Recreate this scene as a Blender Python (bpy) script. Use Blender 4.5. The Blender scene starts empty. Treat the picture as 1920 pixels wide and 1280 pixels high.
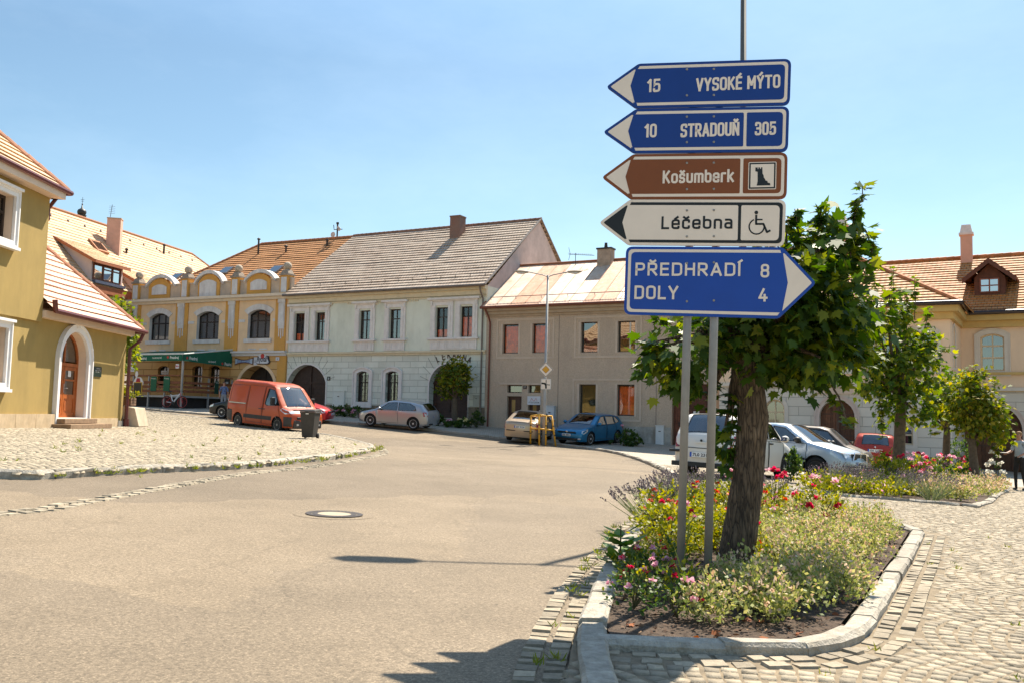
import bpy, bmesh, math, random
import numpy as np
from mathutils import Vector, Matrix
from mathutils.geometry import delaunay_2d_cdt

# ---------------------------------------------------------------- camera, sky, sun, exposure
C = bpy.context.scene.collection
SCN = bpy.context.scene
FPX, PITCH, ROLL, CZ = 1700.0, math.radians(4.67), math.radians(1.36), 1.35
cam_d = bpy.data.cameras.new('camera')
cam = bpy.data.objects.new('camera', cam_d)
C.objects.link(cam)
cam_d.sensor_width = 36.0
cam_d.sensor_fit = 'HORIZONTAL'
cam_d.lens = 36.0 * FPX / 1920.0
cam_d.clip_start, cam_d.clip_end = 0.1, 2000
cam.matrix_world = Matrix.Translation((0, 0, CZ)) @ Matrix.Rotation(math.pi / 2 + PITCH, 4, 'X') @ Matrix.Rotation(ROLL, 4, 'Z')
SCN.camera = cam

SUNV = Vector((0.37, 0.63, 1.0)).normalized()          # towards the sun
SUN_EL = math.asin(SUNV.z)
SUN_AZ = math.atan2(SUNV.x, SUNV.y)
world = bpy.data.worlds.new('World')
SCN.world = world
world.use_nodes = True
wn = world.node_tree
bg = wn.nodes['Background']
sky = wn.nodes.new('ShaderNodeTexSky')
sky.sky_type = 'NISHITA'
sky.sun_disc = False
sky.sun_elevation = SUN_EL
sky.sun_rotation = SUN_AZ
sky.air_density = 1.0
sky.dust_density = 0.35
sky.ozone_density = 1.3
# sky dimmed low down and brightened overhead, out of view, to fill shaded walls
sx = wn.nodes.new('ShaderNodeSeparateXYZ'); zr_ = wn.nodes.new('ShaderNodeMapRange'); zm_ = wn.nodes.new('ShaderNodeMix'); zm_.data_type = 'RGBA'; zm_.blend_type = 'MULTIPLY'; zm_.inputs['Factor'].default_value = 1.0
zr_.inputs['From Min'].default_value = 0.36; zr_.inputs['From Max'].default_value = 0.7; zr_.inputs['To Min'].default_value = 0.83; zr_.inputs['To Max'].default_value = 1.45
zt_ = wn.nodes.new('ShaderNodeMix'); zt_.data_type = 'RGBA'; zt_.blend_type = 'MULTIPLY'; zt_.inputs['Factor'].default_value = 1.0; zt_.inputs['B'].default_value = (.89, .97, .90, 1)
# thin high cloud
tc = wn.nodes.new('ShaderNodeTexCoord'); mp = wn.nodes.new('ShaderNodeMapping'); mp.inputs['Scale'].default_value = (1.0, 1.0, 2.6)
cn = wn.nodes.new('ShaderNodeTexNoise'); cn.inputs['Scale'].default_value = 2.2; cn.inputs['Detail'].default_value = 7.0; cn.inputs['Roughness'].default_value = 0.62
cm = wn.nodes.new('ShaderNodeMapRange'); cm.inputs['From Min'].default_value = 0.42; cm.inputs['From Max'].default_value = 0.78; cm.inputs['To Max'].default_value = 0.07
cx = wn.nodes.new('ShaderNodeMix'); cx.data_type = 'RGBA'; cx.inputs['B'].default_value = (11, 12, 12.5, 1)
for a, b_ in ((tc.outputs['Generated'], mp.inputs['Vector']), (mp.outputs[0], cn.inputs['Vector']), (cn.outputs['Fac'], cm.inputs['Value']), (cm.outputs[0], cx.inputs['Factor']), (tc.outputs['Generated'], sx.inputs[0]), (sx.outputs['Z'], zr_.inputs['Value']), (zr_.outputs[0], zm_.inputs['B']), (sky.outputs[0], zm_.inputs['A']), (zm_.outputs['Result'], zt_.inputs['A']), (zt_.outputs['Result'], cx.inputs['A']), (cx.outputs['Result'], bg.inputs['Color'])):
 wn.links.new(a, b_)
bg.inputs['Strength'].default_value = 0.07
sun_d = bpy.data.lights.new('sun', 'SUN')
sun_d.energy = 3.9
sun_d.angle = math.radians(0.5)
sun_d.color = (1.0, 0.91, 0.77)
sun = bpy.data.objects.new('sun', sun_d)
C.objects.link(sun)
sun.rotation_euler = SUNV.to_track_quat('Z', 'Y').to_euler()
SCN.view_settings.view_transform = 'Standard'
SCN.view_settings.look = 'None'
SCN.view_settings.gamma = 1.0
SCN.view_settings.exposure = 1.55
SCN.cycles.max_bounces = 6
SCN.cycles.transparent_max_bounces = 12
SCN.cycles.use_denoising = True

RNG = np.random.default_rng(7)
random.seed(7)

# ---------------------------------------------------------------- surveying: photo pixels to world points
cp, sp, cr, sr = math.cos(PITCH), math.sin(PITCH), math.cos(ROLL), math.sin(ROLL)
FW = np.array([0, cp, sp]); _U = np.array([0, -sp, cp]); _X = np.array([1., 0, 0])
CX = cr * _X + sr * _U
CU = -sr * _X + cr * _U
EYE = np.array([0, 0, CZ])
def ray(px, py): return FW + CX * ((px - 960) / FPX) - CU * ((py - 640) / FPX)
def proj(p):
 d = np.array(p, float) - EYE
 w = d @ FW
 return 960 + FPX * (d @ CX) / w, 640 - FPX * (d @ CU) / w
# surveyed spot heights of the sloping square (x, y, height below the eye)
GC = np.array([(0,0,-1.35),(1.2,6.4,-1.35),(-5,3,-1.22),(6,3,-1.52),(15.9,28.3,-1.97),(5,21.5,-1.38),(8.9,26.5,-1.66),(4,46.3,-1.36),(-5.8,48.5,-.8),(-11.2,42.5,-.9),(-15,30.7,-.84),(8,46.5,-1.28),(-.3,51,-.75),(-3.3,52.5,-.45),(-11.2,56,-.2),(-23,60,.05),(-8,15,-1.05),(0,15,-1.33),(10,12,-1.65),(20,28,-2.05),(25,42,-2.1),(-30,66,.25),(-24,40,-.45),(-15,22,-.75),(14.7,41,-1.85),(14,36,-1.85)])
def _phi(r2): return 0.5 * r2 * np.log(r2 + 1e-9)
_n = len(GC); _S = 20.0
_P = GC[:, :2] / _S
_K = _phi(((_P[:, None] - _P[None]) ** 2).sum(-1)) + 0.03 * np.eye(_n)
_Q = np.c_[np.ones(_n), _P]
_A = np.block([[_K, _Q], [_Q.T, np.zeros((3, 3))]])
_W = np.linalg.solve(_A, np.r_[GC[:, 2], 0, 0, 0])
def gz(x, y):
 x = np.clip(np.asarray(x, float), -34, 27) / _S
 y = np.clip(np.asarray(y, float), -3, 68) / _S
 p = np.stack([x, y], -1)
 r2 = ((p[..., None, :] - _P) ** 2).sum(-1)
 return CZ + _phi(r2) @ _W[:_n] + _W[_n] + x * _W[_n + 1] + y * _W[_n + 2]
def gpix(px, py, off=0.0):
 d = ray(px, py)
 t = np.linspace(1.5, 75, 1500)
 P = EYE + t[:, None] * d
 h = P[:, 2] - gz(P[:, 0], P[:, 1]) - off
 i = int(np.argmax(h < 0))
 if h[i] >= 0: return P[-1]
 if i == 0: return P[0]
 a = h[i - 1] / (h[i - 1] - h[i])
 return P[i - 1] * (1 - a) + P[i] * a
def at(px, Y, dz=0.0):
 y = 780
 for _ in range(6):
  d = ray(px, y)
  x = d[0] * Y / d[1]
  z = float(gz(x, Y)) + dz
  y = proj((x, Y, z))[1]
 return Vector((x, Y, z))
def pt(px, py, Y):
 d = ray(px, py)
 return Vector(EYE + d * (Y / d[1]))

class Plane:
 """a surveyed plane: origin o, u to the right, v up, n out of it"""
 def __init__(s, o, u, v=(0, 0, 1)):
  s.o = np.array(o, float); s.u = np.array(u, float); s.u /= np.linalg.norm(s.u)
  s.v = np.array(v, float); s.v /= np.linalg.norm(s.v)
  s.n = np.cross(s.u, s.v)
 def uv(s, px, py):
  d = ray(px, py)
  t = ((s.o - EYE) @ s.n) / (d @ s.n)
  q = EYE + d * t - s.o
  return float(q @ s.u), float(q @ s.v)
 def P(s, u, v, off=0.0): return Vector(s.o + s.u * u + s.v * v + s.n * off)
 def rect(s, x0, y0, x1, y1):
  ym, xm = (y0 + y1) / 2, (x0 + x1) / 2
  return s.uv(x0, ym)[0], s.uv(x1, ym)[0], s.uv(xm, y1)[1], s.uv(xm, y0)[1]     # u0 u1 v0 v1
 def shifted(s, off): 
  return Plane(s.o + s.n * off, s.u, s.v)

# ---------------------------------------------------------------- materials
MATS = {}
def _nodes(name):
 m = bpy.data.materials.new(name); m.use_nodes = True
 nt = m.node_tree
 return m, nt, nt.nodes['Principled BSDF']
def N(nt, typ, **kw):
 n = nt.nodes.new(typ)
 for k, v in kw.items():
  if k in n.inputs.keys(): n.inputs[k].default_value = v
  else: setattr(n, k, v)
 return n
def ramp(nt, fac, stops):
 r = nt.nodes.new('ShaderNodeValToRGB')
 e = r.color_ramp.elements
 while len(e) < len(stops): e.new(0.5)
 for el, (p, c) in zip(e, stops):
  el.position = p; el.color = (*c, 1) if len(c) == 3 else c
 nt.links.new(fac, r.inputs[0])
 return r.outputs[0]
def c4(c): return (c[0], c[1], c[2], 1)
def mul(c, k): return tuple(min(1, x * k) for x in c[:3])
def mat(name, col, rough=0.8, var=0.15, scale=3.0, bump=0.0, bscale=60.0, metal=0.0, coat=0.0, spec=0.4, dirt=None, dscale=0.6, damt=0.5, isl=0.0):
 """procedural surface: base colour with two scales of variation, optional stains and a fine bump"""
 if name in MATS: return MATS[name]
 m, nt, b = _nodes(name); L = nt.links.new
 g = N(nt, 'ShaderNodeNewGeometry')
 n1 = N(nt, 'ShaderNodeTexNoise', Scale=scale, Detail=6.0, Roughness=0.65)
 L(g.outputs['Position'], n1.inputs['Vector'])
 out = ramp(nt, n1.outputs['Fac'], [(0.3, mul(col, 1 - var)), (0.7, mul(col, 1 + var))])
 if isl:
  hs = N(nt, 'ShaderNodeHueSaturation')
  mr = N(nt, 'ShaderNodeMapRange'); mr.inputs['To Min'].default_value = 1 - isl; mr.inputs['To Max'].default_value = 1 + isl
  L(g.outputs['Random Per Island'], mr.inputs['Value']); L(mr.outputs[0], hs.inputs['Value']); L(out, hs.inputs['Color'])
  out = hs.outputs[0]
 if dirt:
  n2 = N(nt, 'ShaderNodeTexNoise', Scale=dscale, Detail=8.0, Roughness=0.7)
  mp = N(nt, 'ShaderNodeMapping'); mp.inputs['Scale'].default_value = (1.6, 1.6, .55); L(g.outputs['Position'], mp.inputs['Vector']); L(mp.outputs[0], n2.inputs['Vector'])
  f = ramp(nt, n2.outputs['Fac'], [(0.45, (0, 0, 0)), (0.7, (damt,) * 3)])
  mx = N(nt, 'ShaderNodeMix', data_type='RGBA')
  L(f, mx.inputs['Factor']); L(out, mx.inputs['A']); mx.inputs['B'].default_value = c4(dirt)
  out = mx.outputs['Result']
 L(out, b.inputs['Base Color'])
 b.inputs['Roughness'].default_value = rough
 b.inputs['Metallic'].default_value = metal
 b.inputs['Specular IOR Level'].default_value = spec
 if coat:
  b.inputs['Coat Weight'].default_value = coat; b.inputs['Coat Roughness'].default_value = 0.05
 if bump:
  n3 = N(nt, 'ShaderNodeTexNoise', Scale=bscale, Detail=4.0)
  L(g.outputs['Position'], n3.inputs['Vector'])
  bp = N(nt, 'ShaderNodeBump', Strength=bump, Distance=0.02)
  L(n3.outputs['Fac'], bp.inputs['Height']); L(bp.outputs[0], b.inputs['Normal'])
 MATS[name] = m
 return m
def mat_block(name, col, joint, bw, bh, mortar=0.02, rough=0.9, var=0.08, offset=0.5, dirt=None, damt=0.5, depth=0.6):
 """rusticated / panelled render: joints from a brick texture on the UV map (metres)"""
 if name in MATS: return MATS[name]
 m, nt, b = _nodes(name); L = nt.links.new
 uv = N(nt, 'ShaderNodeUVMap')
 br = N(nt, 'ShaderNodeTexBrick', offset=offset)
 br.inputs['Scale'].default_value = 1.0
 br.inputs['Brick Width'].default_value = bw; br.inputs['Row Height'].default_value = bh
 br.inputs['Mortar Size'].default_value = mortar; br.inputs['Mortar Smooth'].default_value = 0.2
 br.inputs['Color1'].default_value = c4(mul(col, 1 + var)); br.inputs['Color2'].default_value = c4(mul(col, 1 - var))
 br.inputs['Mortar'].default_value = c4(joint)
 L(uv.outputs[0], br.inputs['Vector'])
 out = br.outputs['Color']
 g = N(nt, 'ShaderNodeNewGeometry')
 n2 = N(nt, 'ShaderNodeTexNoise', Scale=0.9, Detail=8.0, Roughness=0.7)
 L(g.outputs['Position'], n2.inputs['Vector'])
 f = ramp(nt, n2.outputs['Fac'], [(0.4, (0, 0, 0)), (0.75, (damt,) * 3)])
 mx = N(nt, 'ShaderNodeMix', data_type='RGBA')
 L(f, mx.inputs['Factor']); L(out, mx.inputs['A']); mx.inputs['B'].default_value = c4(dirt or mul(col, 0.6))
 L(mx.outputs['Result'], b.inputs['Base Color'])
 b.inputs['Roughness'].default_value = rough
 bp = N(nt, 'ShaderNodeBump', Strength=depth, Distance=0.03, invert=True)
 L(br.outputs['Fac'], bp.inputs['Height']); L(bp.outputs[0], b.inputs['Normal'])
 MATS[name] = m
 return m
def mat_tile(name, c1, c2, joint, pitch=0.22, lichen=None, lam=0.3, rough=0.75):
 """pantiles: one hue per tile, waves across the slope; rows are real geometry"""
 if name in MATS: return MATS[name]
 m, nt, b = _nodes(name); L = nt.links.new
 uv = N(nt, 'ShaderNodeUVMap')
 br = N(nt, 'ShaderNodeTexBrick', offset=0.5)
 br.inputs['Scale'].default_value = 1.0
 br.inputs['Brick Width'].default_value = pitch; br.inputs['Row Height'].default_value = 0.33
 br.inputs['Mortar Size'].default_value = 0.012
 br.inputs['Color1'].default_value = c4(c1); br.inputs['Color2'].default_value = c4(c2); br.inputs['Mortar'].default_value = c4(joint)
 L(uv.outputs[0], br.inputs['Vector'])
 out = br.outputs['Color']
 g = N(nt, 'ShaderNodeNewGeometry')
 n2 = N(nt, 'ShaderNodeTexNoise', Scale=0.7, Detail=8.0, Roughness=0.75)
 L(g.outputs['Position'], n2.inputs['Vector'])
 f = ramp(nt, n2.outputs['Fac'], [(0.42, (0, 0, 0)), (0.72, (lam,) * 3)])
 mx = N(nt, 'ShaderNodeMix', data_type='RGBA')
 L(f, mx.inputs['Factor']); L(out, mx.inputs['A']); mx.inputs['B'].default_value = c4(lichen or mul(c1, 0.6))
 L(mx.outputs['Result'], b.inputs['Base Color'])
 b.inputs['Roughness'].default_value = rough
 wv = N(nt, 'ShaderNodeTexWave', bands_direction='X', Scale=1 / pitch * 0.31416, Distortion=0.0)
 L(uv.outputs[0], wv.inputs['Vector'])
 bp = N(nt, 'ShaderNodeBump', Strength=0.5, Distance=0.04)
 L(wv.outputs['Fac'], bp.inputs['Height']); L(bp.outputs[0], b.inputs['Normal'])
 MATS[name] = m
 return m
def mat_glass(name, tint=(0.35, 0.4, 0.38), refl=0.25, rough=0.02):
 if name in MATS: return MATS[name]
 m, nt, b = _nodes(name); L = nt.links.new
 out = nt.nodes['Material Output']; nt.nodes.remove(b)
 tr = N(nt, 'ShaderNodeBsdfTransparent'); tr.inputs[0].default_value = c4(tint)
 gl = N(nt, 'ShaderNodeBsdfGlossy', Roughness=rough); gl.inputs[0].default_value = (1, 1, 1, 1)
 fr = N(nt, 'ShaderNodeLayerWeight', Blend=0.35)
 mr = N(nt, 'ShaderNodeMapRange'); mr.inputs['To Min'].default_value = refl; mr.inputs['To Max'].default_value = 0.95
 L(fr.outputs['Fresnel'], mr.inputs['Value'])
 g = N(nt, 'ShaderNodeNewGeometry')
 n1 = N(nt, 'ShaderNodeTexNoise', Scale=1.3, Detail=1.0); L(g.outputs['Position'], n1.inputs['Vector'])
 bp = N(nt, 'ShaderNodeBump', Strength=0.06, Distance=0.05); L(n1.outputs['Fac'], bp.inputs['Height']); L(bp.outputs[0], gl.inputs['Normal'])
 mx = N(nt, 'ShaderNodeMixShader')
 L(mr.outputs[0], mx.inputs[0]); L(tr.outputs[0], mx.inputs[1]); L(gl.outputs[0], mx.inputs[2]); L(mx.outputs[0], out.inputs[0])
 MATS[name] = m
 return m
def mat_leaf(name, c1, c2, c3, trans=0.45, rough=0.55, spec=0.25):
 """leaves: hue varies per leaf, light passes through"""
 if name in MATS: return MATS[name]
 m, nt, b = _nodes(name); L = nt.links.new
 out = nt.nodes['Material Output']
 g = N(nt, 'ShaderNodeNewGeometry')
 col = ramp(nt, g.outputs['Random Per Island'], [(0.0, c1), (0.6, c2), (1.0, c3)])
 L(col, b.inputs['Base Color'])
 b.inputs['Roughness'].default_value = rough; b.inputs['Specular IOR Level'].default_value = spec
 t = N(nt, 'ShaderNodeBsdfTranslucent')
 hs = N(nt, 'ShaderNodeHueSaturation', Saturation=1.15, Value=1.6, Hue=0.485); L(col, hs.inputs['Color']); L(hs.outputs[0], t.inputs[0])
 mx = N(nt, 'ShaderNodeMixShader'); mx.inputs[0].default_value = trans
 L(b.outputs[0], mx.inputs[1]); L(t.outputs[0], mx.inputs[2]); L(mx.outputs[0], out.inputs[0])
 MATS[name] = m
 return m

# ---------------------------------------------------------------- mesh building
ORG = {}
def tag(o, label, cat=None, group=None, kind=None):
 if label: o['label'] = label
 if cat: o['category'] = cat
 if group: o['group'] = group
 if kind: o['kind'] = kind
 return o
def thing(name, label, cat, loc=(0, 0, 0), rotz=0.0, group=None):
 o = bpy.data.objects.new(name, None); C.objects.link(o)
 o.empty_display_size = 0.2
 o.location = loc; o.rotation_euler = (0, 0, rotz)
 M = Matrix.Translation(Vector(loc)) @ Matrix.Rotation(rotz, 4, 'Z')
 ORG[o.name] = M.inverted()
 return tag(o, label, cat, group)
class MB:
 """collects shapes of one part; world coordinates unless the parent is given with local=True"""
 def __init__(s): s.v = []; s.f = []; s.m = []; s.uv = {}
 def add(s, vs, fs, mi=0, uvs=None):
  k = len(s.v); s.v += [tuple(map(float, p)) for p in vs]
  for f in fs:
   if uvs is not None: s.uv[len(s.f)] = [uvs[i] for i in f]
   s.f.append([k + i for i in f]); s.m.append(mi)
  return s
 def quad(s, a, b, c, d, mi=0, uvs=None): return s.add([a, b, c, d], [(0, 1, 2, 3)], mi, uvs)
 def poly(s, ps, mi=0, uvs=None): return s.add(ps, [tuple(range(len(ps)))], mi, uvs)
 def hexa(s, p, mi=0): return s.add(p, [(3, 2, 1, 0), (4, 5, 6, 7), (0, 1, 5, 4), (1, 2, 6, 5), (2, 3, 7, 6), (3, 0, 4, 7)], mi)
 def box(s, lo, hi, mi=0):
  x0, y0, z0 = lo; x1, y1, z1 = hi
  return s.hexa([(x0, y0, z0), (x1, y0, z0), (x1, y1, z0), (x0, y1, z0), (x0, y0, z1), (x1, y0, z1), (x1, y1, z1), (x0, y1, z1)], mi)
 def fbox(s, F, u0, u1, v0, v1, o0, o1, mi=0):
  """box on a surveyed plane between offsets o0 (back) and o1 (front)"""
  return s.hexa([F.P(u0, v0, o1), F.P(u1, v0, o1), F.P(u1, v0, o0), F.P(u0, v0, o0), F.P(u0, v1, o1), F.P(u1, v1, o1), F.P(u1, v1, o0), F.P(u0, v1, o0)], mi)
 def fprism(s, F, poly, o0, o1, mi=0, back=True):
  n = len(poly)
  vs = [F.P(u, v, o1) for u, v in poly] + [F.P(u, v, o0) for u, v in poly]
  fs = [tuple(range(n))] + [(i, i + n, (i + 1) % n + n, (i + 1) % n) for i in range(n)]
  if back: fs.append(tuple(range(2 * n - 1, n - 1, -1)))
  return s.add(vs, fs, mi)
 def tube(s, pts, r, n=8, mi=0, cap=True):
  pts = [Vector(p) for p in pts]; m = len(pts)
  rs = r if hasattr(r, '__len__') else [r] * m
  vs = []; up = None
  for i, p in enumerate(pts):
   t = (pts[min(i + 1, m - 1)] - pts[max(i - 1, 0)]).normalized()
   if up is None:
    up = Vector((0, 0, 1)) if abs(t.z) < 0.9 else Vector((1, 0, 0))
   a = t.cross(up).normalized(); b = a.cross(t).normalized(); up = b
   for k in range(n):
    w = 2 * math.pi * k / n
    vs.append(p + (a * math.cos(w) + b * math.sin(w)) * rs[i])
  fs = [(i * n + k, i * n + (k + 1) % n, (i + 1) * n + (k + 1) % n, (i + 1) * n + k) for i in range(m - 1) for k in range(n)]
  if cap: fs += [tuple(range(n))[::-1], tuple((m - 1) * n + k for k in range(n))]
  return s.add(vs, fs, mi)
 def lathe(s, o, prof, n=16, mi=0, axis=(0, 0, 1)):
  """profile [(radius, height)] turned about an axis through o"""
  ax = Vector(axis).normalized(); a = ax.orthogonal().normalized(); b = ax.cross(a)
  o = Vector(o); vs = []
  for r, h in prof:
   for k in range(n):
    w = 2 * math.pi * k / n
    vs.append(o + ax * h + (a * math.cos(w) + b * math.sin(w)) * max(r, 1e-4))
  m = len(prof)
  fs = [(i * n + k, i * n + (k + 1) % n, (i + 1) * n + (k + 1) % n, (i + 1) * n + k) for i in range(m - 1) for k in range(n)]
  fs += [tuple(range(n))[::-1], tuple((m - 1) * n + k for k in range(n))]
  return s.add(vs, fs, mi)
 def ball(s, o, r, n=10, mi=0):
  rx = r if hasattr(r, '__len__') else (r, r, r)
  m = n // 2 + 1
  vs = [(o[0] + rx[0] * math.sin(math.pi * i / m) * math.cos(2 * math.pi * k / n), o[1] + rx[1] * math.sin(math.pi * i / m) * math.sin(2 * math.pi * k / n), o[2] + rx[2] * math.cos(math.pi * i / m)) for i in range(1, m) for k in range(n)]
  vs += [(o[0], o[1], o[2] + rx[2]), (o[0], o[1], o[2] - rx[2])]
  t, bt = len(vs) - 2, len(vs) - 1
  fs = [(i * n + k, (i + 1) * n + k, (i + 1) * n + (k + 1) % n, i * n + (k + 1) % n) for i in range(m - 2) for k in range(n)]
  fs += [(t, k, (k + 1) % n) for k in range(n)] + [(bt, (m - 2) * n + (k + 1) % n, (m - 2) * n + k) for k in range(n)]
  return s.add(vs, fs, mi)
 def build(s, name, mats, parent=None, smooth=False, local=False, label=None, weld=False, bevel=0.0):
  me = bpy.data.meshes.new(name)
  vs = np.array(s.v, float).reshape(-1, 3)
  used = np.zeros(len(vs), bool); used[[i for f in s.f for i in f]] = True
  if not used.all():
   mp = np.cumsum(used) - 1; vs = vs[used]; s.f = [[int(mp[i]) for i in f] for f in s.f]
  root = parent
  while root is not None and root.parent is not None: root = root.parent
  if root is not None and not local and root.name in ORG:
   M = np.array(ORG[root.name]); vs = vs @ M[:3, :3].T + M[:3, 3]
  me.from_pydata([tuple(v) for v in vs], [], s.f)
  if not isinstance(mats, (list, tuple)): mats = [mats]
  for m in mats: me.materials.append(m)
  if len(mats) > 1: me.polygons.foreach_set('material_index', s.m)
  if s.uv:
   lay = me.uv_layers.new(name='UVMap')
   for pi, us in s.uv.items():
    for k, li in enumerate(me.polygons[pi].loop_indices): lay.data[li].uv = us[k]
  if weld or bevel:
   bm = bmesh.new(); bm.from_mesh(me)
   if weld: bmesh.ops.remove_doubles(bm, verts=bm.verts, dist=1e-4)
   bmesh.ops.recalc_face_normals(bm, faces=bm.faces)
   if bevel: bmesh.ops.bevel(bm, geom=[e for e in bm.edges if len(e.link_faces) == 2 and e.calc_face_angle(0) > 0.6], offset=bevel, segments=2, affect='EDGES', profile=0.5)
   bm.to_mesh(me); bm.free()
  if smooth: me.polygons.foreach_set('use_smooth', [True] * len(me.polygons))
  me.update()
  o = bpy.data.objects.new(name, me); C.objects.link(o)
  if parent is not None: o.parent = parent
  if label: o['label'] = label
  return o
def np_mesh(name, V, loops, starts, totals, mats, midx=None, uv=None, parent=None, smooth=False):
 """fast path for large leaf / stone meshes"""
 root = parent
 while root is not None and root.parent is not None: root = root.parent
 V = np.asarray(V, np.float32)
 if root is not None and root.name in ORG:
  M = np.array(ORG[root.name]); V = V @ M[:3, :3].T + M[:3, 3]
 me = bpy.data.meshes.new(name)
 me.vertices.add(len(V)); me.vertices.foreach_set('co', np.ascontiguousarray(V, np.float32).ravel())
 me.loops.add(len(loops)); me.loops.foreach_set('vertex_index', np.asarray(loops, np.int32))
 me.polygons.add(len(starts)); me.polygons.foreach_set('loop_start', np.asarray(starts, np.int32))
 me.polygons.foreach_set('loop_total', np.asarray(totals, np.int32))
 if not isinstance(mats, (list, tuple)): mats = [mats]
 for m in mats: me.materials.append(m)
 if midx is not None: me.polygons.foreach_set('material_index', np.asarray(midx, np.int32))
 if smooth: me.polygons.foreach_set('use_smooth', [True] * len(starts))
 me.update(calc_edges=True)
 o = bpy.data.objects.new(name, me); C.objects.link(o)
 if parent is not None: o.parent = parent
 return o
def cdt(poly, holes=(), pts=(), keep=None):
 """constrained triangulation of a 2D polygon minus holes; returns verts, faces"""
 vs = [Vector(p) for p in poly]; es = [(i, (i + 1) % len(poly)) for i in range(len(poly))]
 for h in holes:
  k = len(vs); vs += [Vector(p) for p in h]; es += [(k + i, k + (i + 1) % len(h)) for i in range(len(h))]
 vs += [Vector(p) for p in pts]
 r = delaunay_2d_cdt(vs, es, [], 0, 1e-5)
 V, F = [tuple(v) for v in r[0]], r[2]
 cen = np.array([np.mean([V[i] for i in f], 0) for f in F])
 ok = inside(cen, poly)
 for h in holes: ok &= ~inside(cen, h)
 F = [f for f, k in zip(F, ok) if k]
 return V, F
def inside(P, poly):
 P = np.atleast_2d(np.asarray(P, float)); q = np.asarray(poly, float)
 x, y = P[:, 0], P[:, 1]; r = np.zeros(len(P), bool); j = len(q) - 1
 for i in range(len(q)):
  xi, yi, xj, yj = q[i, 0], q[i, 1], q[j, 0], q[j, 1]
  c = (yi > y) != (yj > y)
  with np.errstate(divide='ignore', invalid='ignore'):
   r ^= c & (x < (xj - xi) * (y - yi) / (yj - yi + 1e-15) + xi)
  j = i
 return r
def arch(u0, u1, v0, v1, rise, n=12):
 """opening outline, arc rise at the top (rise = half width gives a round arch)"""
 p = [(u0, v0), (u1, v0)]
 if rise <= 0: return p + [(u1, v1), (u0, v1)]
 h = (u1 - u0) / 2; R = (h * h + rise * rise) / (2 * rise); c = v1 - R; a = math.asin(min(1, h / R))
 if rise > h: a = math.pi - a
 return p + [((u0 + u1) / 2 + R * math.sin(a - 2 * a * k / n), c + R * math.cos(a - 2 * a * k / n)) for k in range(n + 1)]
def grow(poly, d):
 """offset a polygon outwards by d (mitred); counter-clockwise polygons"""
 q = np.asarray(poly, float); n = len(q); out = []
 for i in range(n):
  a, b, c = q[i - 1], q[i], q[(i + 1) % n]
  e1 = (b - a) / (np.linalg.norm(b - a) + 1e-12); e2 = (c - b) / (np.linalg.norm(c - b) + 1e-12)
  n1 = np.array([e1[1], -e1[0]]); n2 = np.array([e2[1], -e2[0]])
  m = n1 + n2; m /= max(np.linalg.norm(m), 1e-6)
  k = d / max(0.35, m @ n1)
  out.append(tuple(b + m * k))
 return out
def rounded(poly, r, n=5):
 """round the corners of a polygon; r a number or one per corner"""
 q = np.asarray(poly, float); m = len(q); out = []
 rs = r if hasattr(r, '__len__') else [r] * m
 for i in range(m):
  a, b, c = q[i - 1], q[i], q[(i + 1) % m]
  d1 = np.linalg.norm(a - b); d2 = np.linalg.norm(c - b)
  k = min(rs[i], d1 * 0.45, d2 * 0.45)
  if k < 1e-5: out.append(tuple(b)); continue
  p0 = b + (a - b) / d1 * k; p2 = b + (c - b) / d2 * k
  for j in range(n + 1):
   t = j / n
   out.append(tuple((1 - t) ** 2 * p0 + 2 * t * (1 - t) * b + t * t * p2))
 return out
_TXT = {}
def text_mesh(s, bold=0.0):
 if (s, bold) in _TXT: return _TXT[(s, bold)]
 cu = bpy.data.curves.new('lettering', 'FONT'); cu.body = s; cu.offset = bold; cu.resolution_u = 3
 o = bpy.data.objects.new('lettering', cu); C.objects.link(o)
 dg = bpy.context.evaluated_depsgraph_get()
 me = o.evaluated_get(dg).to_mesh()
 V = np.array([v.co[:2] for v in me.vertices]); Fs = [tuple(p.vertices) for p in me.polygons]
 o.evaluated_get(dg).to_mesh_clear()
 bpy.data.objects.remove(o); bpy.data.curves.remove(cu)
 _TXT[(s, bold)] = (V, Fs)
 return V, Fs
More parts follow.
